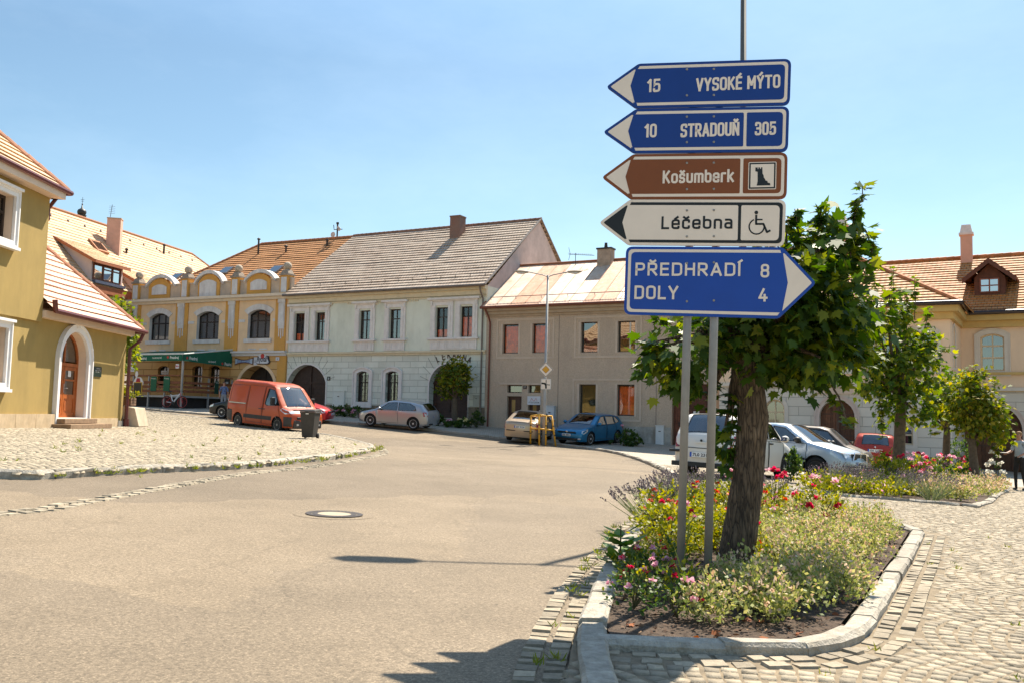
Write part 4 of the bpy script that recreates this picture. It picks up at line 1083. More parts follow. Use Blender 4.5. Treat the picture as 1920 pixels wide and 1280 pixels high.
# ---------------------------------------------------------------- yellow restaurant house with ball-topped parapet
FY = Plane(FP.P(GUL, 0) - Vector((.0, 0, 0)), yaw(26))
def yellow_house():
 F = FY
 ur = -.03; ul = F.uv(243, 640)[0]; um = (ul + ur) / 2
 root = thing('yellow_house', 'yellow ochre house with arched windows and a parapet topped by stone balls', 'house', F.P(um, float(gz(*F.P(um, 0)[:2]))))
 zc = F.uv(390, 559)[1]; zb = float(gz(*F.P(um, 0)[:2])) - 1.5; zs = F.uv(480, 661)[1]
 Y1 = mat('peach render', (.75, .53, .32), rough=.9, var=.08, scale=1.5, dirt=(.42, .33, .25), dscale=.7, damt=.35)
 OC = mat('ochre render', (.60, .31, .07), rough=.9, var=.1, scale=1.5, dirt=(.42, .24, .10), dscale=.9, damt=.4)
 WS = mat('weathered white stucco', (.62, .60, .58), rough=.9, var=.1, scale=3, dirt=(.36, .30, .27), dscale=1.2, damt=.6)
 ST = mat('grey stone', (.28, .23, .18), rough=.95, var=.3, scale=5, bump=.5)
 wins = [F.rect(*r) for r in ((280, 587.6, 316.8, 638), (369, 584, 410, 636), (464.6, 580.7, 506.4, 634))]
 z0, z1 = np.mean([w[2] for w in wins]), np.mean([w[3] for w in wins])
 wh = [arch(w[0], w[1], z0, z1, .32, 10) for w in wins]
 gw = [F.rect(*r) for r in ((296, 686, 316.4, 712), (360, 685, 379, 722), (391, 684, 411, 724))]
 g0, g1 = np.mean([w[2] for w in gw]) - .3, np.mean([w[3] for w in gw])
 ghs = [arch(w[0], w[1], g0, g1, .15, 8) for w in gw]
 d = F.rect(448.7, 685, 512, 780); sp = F.uv(480, 712)[1]
 dh = arch(d[0], d[1], zb, d[3], d[3] - sp, 14)
 b = MB(); wall(b, F, [(ul, zs), (ur, zs), (ur, zc), (ul, zc)], wh, .28, 0, 2)
 wall(b, F, [(ul, zb), (ur, zb), (ur, zs), (ul, zs)], ghs + [dh], .9, 1)
 shell(b, F, ul, ur, zb, zc + .2, 11)
 GR = mat_block('ochre rustication', (.60, .36, .14), (.3, .15, .04), 1.6, .5, mortar=.03, dirt=(.5, .3, .12), damt=.3)
 b.build('wall', [Y1, GR, WS], root)
 # ochre pilasters with white drops
 p = MB(); q = MB()
 for k, (x0, x1, xa, xb) in enumerate(((243.5, 264, 250, 258), (330, 353, 335, 346.5), (423.5, 447.5, 430, 441), (517, 537, 523.5, 535))):
  a, c = F.uv(x0, 600)[0], min(F.uv(x1, 600)[0], ur); e, f = F.uv(xa, 600)[0], min(F.uv(xb, 600)[0], ur - .05)
  p = MB(); p.fbox(F, a, c, zs + .1, zc - .3, -.01, .07); p.build('pilaster', OC, root)
  q = MB(); va = F.uv(xa, 571)[1]; vb = F.uv(xa, 612 if k else 640)[1]
  q.fbox(F, e, f, vb, zc - .3, .07, .13); q.fbox(F, e - .04, f + .04, zc - .55, zc - .301, .06, .17); q.fbox(F, e + .06, f - .06, vb + .15, zc - .7, .13, .16)
  q.fbox(F, e + .02, f - .02, vb - .16, vb - .001, .07, .11)
  for j in range(3): x = e + .08 + j * (f - e - .16) / 2; q.fbox(F, x - .035, x + .035, vb - .8 + .12 * (j != 1), vb - .161, .07, .1)
  q.build('pilaster_drop', WS, root)
 xs = [F.uv(x, 603)[0] for x in (264, 330, 353, 423.5, 447.5, 517)]; vb = F.uv(390, 604)[1]
 for i in range(3):
  p = MB(); p.fbox(F, xs[2 * i] + .02, wins[i][0] - .25, vb - .09, vb + .09, -.01, .035); p.fbox(F, wins[i][1] + .25, xs[2 * i + 1] - .02, vb - .09, vb + .09, -.01, .035)
  p.build('white_band', WS, root); p = MB(); p.fbox(F, wins[i][0] - .2, wins[i][1] + .2, z0 - .28, z0 - .02, -.01, .12); p.build('window_sill', WS, root); p = MB()
  for s in (.08, .58): w_ = wins[i][1] - wins[i][0]; p.fbox(F, wins[i][0] + w_ * s, wins[i][0] + w_ * (s + .34), z0 - .75, z0 - .66, -.01, .02)
  p.build('relief_bar', WS, root); p = MB()
  out = arch(wins[i][0] - .3, wins[i][1] + .3, z1 - .36, z1 + .36, .42, 10)[2:]; inn = arch(wins[i][0], wins[i][1], z1 - .36, z1, .32, 10)[2:]
  for k in range(len(out) - 1):
   p.hexa([F.P(*out[k], .06), F.P(*inn[k], .06), F.P(*inn[k + 1], .06), F.P(*out[k + 1], .06), F.P(*out[k], -.01), F.P(*inn[k], -.01), F.P(*inn[k + 1], -.01), F.P(*out[k + 1], -.01)])
  p.build('window_hood', WS, root)
 p = MB(); p.fbox(F, ul - .15, ur + .05, zc - .12, zc + .06, -.05, .42); p.fbox(F, ul - .05, ur, zc - .3, zc - .121, -.02, .22); p.build('cornice', mat('cream moulding', (.66, .55, .42), rough=.9, var=.08, scale=3), root)
 p = MB(); p.fbox(F, ul, ur - .02, zs - .2, zs - .02, -.02, .14); p.fbox(F, ul, ur - .02, zs - .019, zs + .1, -.02, .3); p.build('string_course', mat('pale grey moulding', (.6, .58, .57), rough=.9, var=.06), root)
 # parapet: attic panels with arched gablets, piers and balls
 off = -.12; zpt = F.shifted(off).uv(390, 529)[1]
 pa = MB(); pa.fbox(F, ul, ur, zc + .06, zpt - .1, -.4, off); pa.fbox(F, ul, ur, zpt - .1, zpt, -.43, off + .04)
 pa.build('parapet', mat('stained peach render', (.52, .40, .29), rough=.95, var=.14, scale=2, dirt=(.30, .26, .23), dscale=.7, damt=.8), root)
 for k, (x0, x1, xo0, xo1, xp0, xp1, yt, yp0, yp1) in enumerate(((277, 332, 280.5, 320, 287, 314, 519, 534, 553), (367.5, 421, 372.5, 413, 376, 407, 511, 525, 556), (461, 519, 464, 508, 471, 501.5, 509.5, 524, 544))):
  G = F.shifted(off); a, c = G.uv(x0, 530)[0], G.uv(x1, 530)[0]; vt = G.uv((x0 + x1) / 2, yt)[1]; o0, o1 = G.uv(xo0, 540)[0], G.uv(xo1, 540)[0]
  h_ = (o1 - o0) / 2; rise = min(vt - zpt - .02, h_ * .9)
  p = MB(); p.fprism(F, arch(o0, o1, zc + .07, vt - .12, max(.3, rise), 14), -.35, off + .06); g = p.build('gablet', OC, root)
  top = arch(a, c, 0, vt + .14, rise + .2, 16)[2:]; low = arch(a + .02, c - .02, 0, vt - .1, rise + .12, 16)[2:]
  p = MB()
  for i in range(len(top) - 1): p.hexa([F.P(*top[i], off + .22), F.P(*low[i], off + .22), F.P(*low[i + 1], off + .22), F.P(*top[i + 1], off + .22), F.P(*top[i], -.45), F.P(*low[i], -.45), F.P(*low[i + 1], -.45), F.P(*top[i + 1], -.45)])
  p.build('gablet_hood', WS, g)
  e, f = G.uv(xp0, 540)[0], G.uv(xp1, 540)[0]; v0, v1 = G.uv((xp0 + xp1) / 2, yp1)[1], G.uv((xp0 + xp1) / 2, yp0)[1]
  p = MB(); p.fprism(F, arch(e, f, v0, v1, .22, 10), off + .061, off + .1); p.build('gablet_panel', WS, g)
 for k, (x, yb, yt, r_) in enumerate(((258, 533, 517, 7.7), (350, 523.5, 510, 7), (444, 521.5, 503.5, 7), (536, 517, 499, 7.4))):
  G = F.shifted(-.1); u, vb = G.uv(x, yb); vt = G.uv(x, yt)[1]; w = .33
  u = min(u, ur - .05)
  p = MB(); p.fbox(F, u - w, u + w, zc + .07, vb, -.55, .06); p.fbox(F, u - w + .1, u + w - .1, zc + .15, vb - .12, .06, .09, 1); pr = p.build('parapet_pier', [OC, WS], root)
  p = MB(); p.fbox(F, u - w - .06, u + w + .06, vb, vb + .1, -.62, .13)
  b0 = [F.P(u - w, vb + .1, .06), F.P(u + w, vb + .1, .06), F.P(u + w, vb + .1, -.55), F.P(u - w, vb + .1, -.55)]; t0 = [F.P(u - w * .6, vb + .4, -.03), F.P(u + w * .6, vb + .4, -.03), F.P(u + w * .6, vb + .4, -.46), F.P(u - w * .6, vb + .4, -.46)]
  p.hexa(b0 + t0); p.build('pier_cap', ST, pr)
  p = MB(); c = F.P(u, vb + .4 + .25, -.25); p.ball(c, .28, 14); p.build('stone_ball', mat('lichened stone ball', (.40, .33, .25), rough=.95, var=.3, scale=7, bump=.4), pr, smooth=True)
 for h in wh: window(root, F, h, mat('black brown frame', (.018, .012, .01), rough=.45), .3, .09, (.33, .67), (.62,), bw=.07, back=(CURTAIN, 0, 1) if h is wh[0] else None)
 for h in ghs: window(root, F, h, MATS['black brown frame'], .3, .06, (.5,), (.6,))
 p = MB(); p.poly([F.P(u, v, -.88) for u, v in dh]); mid = (d[0] + d[1]) / 2; p.fbox(F, mid - .05, mid + .05, zb, d[3] - .2, -.88, -.82)
 gt = p.build('gate', mat('black brown planks', (.022, .014, .01), rough=.6, var=.3, scale=6), root)
 p = MB(); border(p, F, dh, .22, -.02, .05); p.build('gate_surround', Y1, root)
 p = MB(); p.fbox(F, d[1] + .32, ur - .02, zb, zs - .21, -.01, .1); p.build('ochre_pier', OC, root)
 # roof: hip at the left
 D = 7.0; G = F.shifted(-D); zr = G.uv(560, 453)[1]; k0 = G.uv(492, 458)[0]
 r = MB(); e0, e1 = ul + .1, ur + 1.2
 o = F.P(e0, zc + .25, -.5); top = F.P(e0, zr, -D); vd = np.array(top) - np.array(o); sl = float(np.linalg.norm(vd))
 slope(r, o, F.u, vd, [(0, 0), (e1 - e0, 0), (e1 - e0, sl), (k0 - e0, sl)], .33, .045)
 oh = np.array(F.P(e0, zc + .25, -.5)); ob = np.array(F.P(e0, zc + .25, -2 * D + .5)); apex = np.array(F.P(k0, zr, -D))
 mid_ = (oh + ob) / 2; hv = apex - mid_
 slope(r, ob, oh - ob, hv, [(0, 0), (np.linalg.norm(oh - ob), 0), (np.linalg.norm(oh - ob) / 2 + .01, np.linalg.norm(hv)), (np.linalg.norm(oh - ob) / 2 - .01, np.linalg.norm(hv))], .33, .045)
 r.quad(F.P(e0, zc + .25, -2 * D + .5), F.P(e1, zc + .25, -2 * D + .5), F.P(e1, zr, -D), F.P(k0, zr, -D))
 rf = r.build('roof', TILE_O, root)
 c = MB(); ridge_cap(c, oh, apex + np.array((0, 0, .04)), .1); ridge_cap(c, apex + np.array((0, 0, .04)), F.P(e1, zr + .04, -D), .1); c.build('ridge', RIDGE, rf)
 nn = np.cross(F.u, vd / sl)
 for x, y in ((330, 521), (424, 509), (517, 507)):                # roof windows just above the parapet
  u, v = G.uv(x, y); H = Plane(o, F.u, vd); uu, vv = H.uv(x, y)
  c = MB(); c.fbox(H, uu - .45, uu + .45, vv - .5, vv + .5, .0, .12); w = c.build('roof_window', GUTM, rf)
  c = MB(); c.quad(*[H.P(uu + a, vv + b_, .125) for a, b_ in ((-.38, -.43), (.38, -.43), (.38, .43), (-.38, .43))]); c.build('pane', GLASS, w)
 H = Plane(o, F.u, vd)
 for x, y, hh in ((484, 477, 1.1), (536, 473, .4), (613, 462, .4)):
  uu, vv = H.uv(x, y); P0 = np.array(H.P(uu, vv)); c = MB(); c.tube([P0, P0 + (0, 0, hh)], .07, 8); c.lathe(P0 + (0, 0, hh), [(.13, 0), (.13, .06), (.02, .14)], 10); c.build('roof_vent', IRON, rf)
 # mast with small aerials on the ridge
 u, v = G.uv(632, 447); t_ = G.uv(632, 418)[1]; c = MB(); c.tube([G.P(u, zr - .2), G.P(u, t_)], .06, 6); c.tube([G.P(u - .35, t_ - .15), G.P(u - .3, t_ - .5), G.P(u + .45, t_ - .52)], .03, 5)
 c.tube([G.P(u, t_ - .12), G.P(u, t_ + .02)], .1, 8); m_ = c.build('aerial_mast', IRON, rf)
 for du, dv, rr in ((-.25, -.9, .2), (.3, -.55, .13), (.18, -.4, .1)):
  c = MB(); c.lathe(G.P(u + du, t_ + dv, .1), [(.02, 0), (rr, .07), (rr * .98, .09)], 14, axis=G.n); c.build('dish', mat('dish grey', (.5, .42, .38), rough=.5), m_)
 return root
yellow_house()
FYo = FY
PALEB = mat('pale blue board', (.42, .50, .58), rough=.5, var=.08)
r_ = FY.rect(443.5, 672, 475, 681.5)
t = thing('shop_sign', 'pale blue banner sign with flared ends left over the arched gateway', 'sign', FY.P((r_[0] + r_[1]) / 2, r_[2], .1))
n_ = 8; top = [(r_[1] - (r_[1] - r_[0]) * k / n_, r_[3] - .12 * math.sin(math.pi * k / n_)) for k in range(n_ + 1)]; bot = [(r_[0] + (r_[1] - r_[0]) * k / n_, r_[2] + .12 * math.sin(math.pi * k / n_)) for k in range(n_ + 1)]
MB().fprism(FY, bot + top, .03, .12).build('board', PALEB, t)
MB().fprism(FY, [tuple(q) for q in grow(bot + top, .06)], .02, .09).build('frame', mat('brown sign frame', (.16, .07, .035), rough=.6), t)
b = MB(); letters(b, FY, 'RESTAURACE U KAPLIČKY', r_[0] + .15, r_[1] - .15, (r_[2] + r_[3]) / 2 - .1, (r_[2] + r_[3]) / 2 + .08, .125); b.build('lettering', mat('blue print', (.03, .07, .25), rough=.5), t)
r_ = FY.rect(485.5, 668.5, 504.5, 681)
t = thing('shop_sign', 'white scrolled beer sign with black lettering right over the arched gateway', 'sign', FY.P((r_[0] + r_[1]) / 2, r_[2], .1))
cu, w_ = (r_[0] + r_[1]) / 2, r_[1] - r_[0]
sh = [(r_[0], r_[2]), (r_[1], r_[2]), (r_[1] + .1, r_[3] - .35), (r_[1] - .05, r_[3] - .1), (cu + .4, r_[3] - .05), (cu + .3, r_[3] + .25), (cu, r_[3] + .32), (cu - .3, r_[3] + .25), (cu - .4, r_[3] - .05), (r_[0] + .05, r_[3] - .1), (r_[0] - .1, r_[3] - .35)]
MB().fprism(FY, rounded(sh, .12), .03, .16).build('board', SGN, t)
MB().fprism(FY, grow(rounded(sh, .12), .05), .02, .12).build('frame', INK, t)
b = MB(); letters(b, FY, 'Rychtář', r_[0] + .02, r_[1] - .02, r_[2] + .12, r_[2] + .48, .165, 0, .03); b.build('lettering', INK, t)
b = MB(); b.lathe(FY.P(cu, r_[3] + .05, .16), [(.16, 0), (.15, .012)], 14, axis=FY.n); b.build('emblem', REDINK, t)
plate('wall_notice', 'small white notice with grey print between the two gateway signs', 'notice', FY, FY.rect(477, 669, 483.5, 684), .05, SGN, [('22', .2, .8, .35, .6)], INK)
plate('wall_notice', 'small white square notice on the ochre pier at the house corner', 'notice', FY, FY.rect(519.5, 669, 526, 675.5), .12, SGN, [('i', .42, .58, .25, .75)], INK)

# ---------------------------------------------------------------- olive house with tower and annex (left)
FG = Plane((-15.0, 0, 0), (0, 1, 0))
def olive_house():
 F = FG; X = -15.0
 yc = F.uv(228, 800)[0]; yt = F.uv(80, 440)[0]
 root = thing('olive_house', 'olive green corner building with arched wooden door and a taller block behind', 'house', (X, 30, float(gz(X, 30))))
 OL = mat('olive render', (.36, .25, .08), rough=.95, var=.06, scale=1.2, dirt=(.25, .18, .06), dscale=.5, damt=.75, bump=.25, bscale=80)
 WT = mat('white moulding', (.74, .72, .70), rough=.8, var=.05)
 CR = mat('cream reveal', (.66, .52, .40), rough=.9, var=.06)
 ze = F.uv(165, 612)[1]; zt = F.uv(60, 343)[1]; zb = float(gz(X, 29)) - 1
 dl, dr = F.uv(109, 700)[0], F.uv(160.5, 700)[0]; dm = (dl + dr) / 2
 dz0 = F.uv(135, 782)[1]; dz1 = F.uv(134, 621)[1]; ds = F.uv(134, 676)[1]
 # pointed arch
 n = 8; h = (dr - dl) / 2; rise = dz1 - ds; R = (h * h + rise * rise) / (2 * h); hole = [(dl, dz0), (dr, dz0)]
 am = math.asin(min(1, rise / R))
 hole += [(dr - R + R * math.cos(am * k / n), ds + R * math.sin(am * k / n)) for k in range(n + 1)]
 hole += [(dl + R - R * math.cos(am * k / n), ds + R * math.sin(am * k / n)) for k in range(n - 1, -1, -1)]
 w1 = F.rect(-22, 360, 13.5, 447); w2 = F.rect(-24, 612, 4, 716)
 wh1, wh2 = arch(w1[0], w1[1], w1[2], w1[3], 0), arch(w2[0], w2[1], w2[2], w2[3], 0)
 b = MB(); y0 = 17.0
 zs = F.uv(30, 596)[1]
 wall(b, F, [(yt, zb), (yc, zb), (yc, ze), (yt, ze)], [hole], .34, 0, 1)
 T = F.shifted(.06); U = F.shifted(.16)
 wall(b, T, [(y0, zb), (yt, zb), (yt, zs), (y0, zs)], [wh2], .3, 0, 1)
 wall(b, U, [(y0, zs), (yt, zs), (yt, zt), (y0, zt)], [wh1], .38, 0, 1)
 b.poly([F.P(y0, zs, .16), F.P(yt, zs, .16), F.P(yt, zs, 0), F.P(y0, zs, 0)])
 A = np.array
 # tower end wall facing along the street, annex end wall
 for (ya, za, zb_, xw, of) in ((yt, zb, zs, 9.0, .06), (yt + .0, zs, zt, 9.0, .16)):
  b.poly([(X + of, ya, za), (X - xw, ya, za), (X - xw, ya, zb_), (X + of, ya, zb_)])
 b.poly([(X, yc, zb), (X - 4.8, yc, zb), (X - 4.8, yc, ze), (X, yc, ze)]); b.poly([(X - 4.8, yc, zb), (X - 4.8, yt, zb), (X - 4.8, yt, ze), (X - 4.8, yc, ze)])
 b.poly([(X - 9, yt, zb), (X - 9, y0, zb), (X - 9, y0, zt), (X - 9, yt, zt)]); b.poly([(X - 9, y0, zb), (X + .1, y0, zb), (X + .1, y0, zt), (X - 9, y0, zt)])
 b.build('wall', [OL, CR], root)
 pl = MB(); zp = F.uv(60, 775)[1]; zp2 = F.uv(200, 783)[1]
 PS = mat('sandstone plinth', (.50, .38, .24), rough=.95, var=.18, scale=3, bump=.4, dirt=(.3, .2, .1), dscale=1.5)
 for k in range(7): a = y0 + 4.5 + k * (dl - .28 - y0 - 4.5) / 7; pl.fbox(F, a + .008, a + (dl - .28 - y0 - 4.5) / 7 - .008, zb, zp, 0, .13)
 pl.build('plinth', PS, root)
 pl = MB(); pl.fbox(F, dr + .28, yc - .55, zb, zp2, 0, .08); pl.build('plinth', PS, root)
 p = MB(); p.fbox(F, yc - .54, yc + .06, zb, zp2 - .1, -.5, .1); p.build('corner_stone', mat('grey corner stone', (.22, .2, .17), rough=.95, var=.2), root)
 # eaves mouldings
 p = MB(); p.fbox(F, yt - .0, yc + .12, ze - .05, ze + .18, -.02, .26); p.build('eaves_moulding', CR, root)
 p = MB(); p.fbox(U, y0, yt + .2, zt - .28, zt, -.02, .4); p.hexa([(X + .16, yt, zt - .28), (X + .5, yt + .2, zt - .28), (X - 9, yt + .2, zt - .28), (X - 9, yt, zt - .28), (X + .16, yt, zt), (X + .5, yt + .2, zt), (X - 9, yt + .2, zt), (X - 9, yt, zt)]); p.build('tower_moulding', CR, root)
 # windows on the block
 for G, hh, r_, tp in ((U, wh1, w1, 1), (T, wh2, w2, 0)):
  w = window(root, G, hh, BROWNW, .3, .09, (.5,), (.62,), bw=.07)
  p = MB(); border(p, G, hh, .13, -.01, .09); border(p, G, grow(hh, .13), .05, -.01, .13)
  p.fbox(G, r_[0] - .2, r_[1] + .2, r_[3] + .18, r_[3] + .26, -.01, .2); p.fbox(G, r_[0] - .2, r_[1] + .2, r_[2] - .27, r_[2] - .18, -.01, .2)
  p.build('window_surround', WT, root)
 # door
 OAK = mat('varnished oak', (.36, .095, .018), rough=.4, var=.25, scale=4, coat=.3)
 Dp = .34; p = MB()
 ring(p, F, hole, .07, -Dp, -Dp + .07)
 inner = grow(hole, -.07); tr = ds - .12
 p.fbox(F, dl + .07, dr - .07, tr - .06, tr + .06, -Dp, -Dp + .08); p.fbox(F, dm - .03, dm + .03, tr + .06, dz1 - .2, -Dp, -Dp + .06)
 door = p.build('door_frame', OAK, root)
 for s in (0, 1):
  a, c = (dl + .075, dm - .01) if s == 0 else (dm + .01, dr - .075)
  z_ = (dz0 + .02, dz0 + .72, dz0 + 1.28, tr - .07)
  lf = MB(); lf.fbox(F, a, a + .1, z_[0], z_[3], -Dp, -Dp + .05); lf.fbox(F, c - .1, c, z_[0], z_[3], -Dp, -Dp + .05)
  for v0, v1 in ((z_[0], z_[0] + .14), (z_[1] - .07, z_[1] + .07), (z_[2] - .03, z_[2] + .03), (z_[3] - .12, z_[3])): lf.fbox(F, a + .1, c - .1, v0, v1, -Dp, -Dp + .05)
  lf.fbox(F, a + .1, c - .1, z_[0] + .14, z_[1] - .07, -Dp, -Dp + .025); lf.fbox(F, a + .16, c - .16, z_[0] + .22, z_[1] - .15, -Dp + .025, -Dp + .04)
  l = lf.build('door', OAK, root)
  g = MB()
  for v0, v1 in ((z_[1] + .07, z_[2] - .03), (z_[2] + .03, z_[3] - .12)): g.quad(*[F.P(u, v, -Dp + .02) for u, v in ((a + .1, v0), (c - .1, v0), (c - .1, v1), (a + .1, v1))])
  g.build('glass', GLASS, l)
  if s == 1: k = MB(); k.fbox(F, a + .03, a + .07, dz0 + .85, dz0 + 1.15, -Dp + .05, -Dp + .06); k.tube([F.P(a + .05, dz0 + 1.0, -Dp + .06), F.P(a + .05, dz0 + 1.0, -Dp + .12), F.P(a + .18, dz0 + 1.0, -Dp + .12)], .012, 6); k.build('handle', mat('brushed metal', (.6, .6, .58), rough=.3, metal=.8), l)
  k = MB(); k.fbox(F, (a + c) / 2 - .1, (a + c) / 2 + .1, z_[2] + .12, z_[2] + .42, -Dp + .022, -Dp + .026); k.build('paper_notice', WHITE, l)
 g = MB(); g.poly([F.P(u, v, -Dp + .02) for u, v in inner if v > tr - .01] ); g.build('fanlight', GLASS, door)
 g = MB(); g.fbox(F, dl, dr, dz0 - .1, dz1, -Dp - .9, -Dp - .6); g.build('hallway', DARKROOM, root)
 p = MB(); hs = [q for q in hole]; border(p, F, hs, .2, -.01, .1); border(p, F, grow(hs, .2), .06, -.01, .15); p.fbox(F, dm - .1, dm + .1, dz1 + .12, ze - .05, .0, .16); p.build('door_surround', WT, root)
 STP = mat('worn stone step', (.26, .17, .10), rough=.95, var=.3, scale=5, bump=.4)
 for k in range(3):
  p = MB(); zz = dz0 - .03 - .17 * k; p.fbox(F, dl - .2 - .28 * k, dr + .22 + .42 * k, zz - .16, zz, .1, .42 + .34 * k); p.build('step', STP, root, bevel=.015)
 # annex roof: ridge along the street, hipped end
 o = .5; ye = yc + .3; Xe = X + o; zr_h = 2.95; run = 2.4 + o
 r = MB(); ap = A((Xe - run, ye - run, ze + .2 + zr_h)); e = A((Xe, yt, ze + .2)); f = A((Xe, ye, ze + .2)); bk = A((Xe - 2 * run, ye, ze + .2))
 vd = A((-run, 0, zr_h)); sl = float(np.linalg.norm(vd))
 slope(r, e, (0, 1, 0), vd, [(0, 0), (ye - yt, 0), (ye - run - yt, sl), (0, sl)], .34, .045)
 vd2 = A((0, -run, zr_h))
 slope(r, bk, (1, 0, 0), vd2, [(0, 0), (2 * run, 0), (run + .01, sl), (run - .01, sl)], .34, .045)
 r.quad((Xe - 2 * run, ye, ze + .2), (Xe - 2 * run, yt, ze + .2), (Xe - run, yt, ze + .2 + zr_h), tuple(ap))
 rf = r.build('roof', TILE_S, root)
 c = MB(); ridge_cap(c, f + A((0, 0, .02)), ap + A((0, 0, .04)), .1); ridge_cap(c, ap + A((0, 0, .04)), (Xe - run, yt, ze + .24 + zr_h), .1); c.build('ridge', mat('salmon ridge', (.52, .25, .15), rough=.8, var=.2), rf)
 g = MB(); g.tube([(Xe + .08, yt - .1, ze + .5), (Xe + .08, yt - .02, ze + .17), (Xe + .08, ye + .1, ze + .14), (Xe - 2 * run, ye + .1, ze + .14)], .085, 8); g.build('gutter', GUTR, root)
 g = MB(); dpx = yc + .02
 g.tube([(Xe + .06, ye - .05, ze + .12), (Xe - .05, ye - .1, ze - .2), (X + .16, yc - .02, ze - .55), (X + .16, yc - .02, zb + 1.3)], .065, 10); g.tube([(X + .16, yc - .02, zb + 1.35), (X + .16, yc - .02, zb + .9)], .11, 10); g.build('downpipe', GUTR, root)
 # tower roof
 o2 = .38; Xt = X + .16 + o2; y1 = yt + o2; zr = zt + .02; k_ = 4.5
 r = MB(); vd = A((-k_, 0, k_ * .93)); sl = float(np.linalg.norm(vd))
 slope(r, (Xt, y0, zr), (0, 1, 0), vd, [(0, 0), (y1 - y0, 0), (y1 - y0 - k_, sl), (0, sl)], .34, .05)
 slope(r, (Xt - 2 * k_, y1, zr), (1, 0, 0), A((0, -k_, k_ * .93)), [(0, 0), (2 * k_, 0), (k_ + .01, sl), (k_ - .01, sl)], .34, .05)
 r.quad((Xt - 2 * k_, y1, zr), (Xt - 2 * k_, y0, zr), (Xt - k_, y0, zr + k_ * .93), (Xt - k_, y1 - k_, zr + k_ * .93)); r.quad((Xt, y0, zr - .02), (Xt - 2 * k_, y0, zr - .02), (Xt - 2 * k_, y1, zr - .02), (Xt, y1, zr - .02))
 rf = r.build('tower_roof', TILE_P, root)
 c = MB(); ridge_cap(c, (Xt, y1, zr + .03), (Xt - k_, y1 - k_, zr + k_ * .93 + .05), .11); c.build('ridge', MATS['salmon ridge'], rf)
 g = MB(); g.tube([(Xt + .06, y0, zr - .03), (Xt + .06, y1 + .06, zr - .03), (Xt - 2 * k_, y1 + .06, zr - .03)], .09, 8); g.tube([(X + .3, yt + .3, zr - .1), (X + .1, yt + .08, zr - .6), (X + .1, yt + .08, zr - 1.0)], .06, 8); g.build('tower_gutter', GUTR, root)
 # dark plaque
 plate('wall_plaque', 'dark green plaque with pale border beside the arched wooden door', 'plaque', F, F.rect(172.8, 686.7, 189, 705.5), .01, mat('dark green enamel', (.02, .035, .025), rough=.3), [('ÚŘAD', .4, .85, .78, .86), ('MĚSTYSE', .25, .9, .6, .67), ('OTEVŘENO', .25, .8, .45, .5)], WHITE)
 return ze
olive_house()

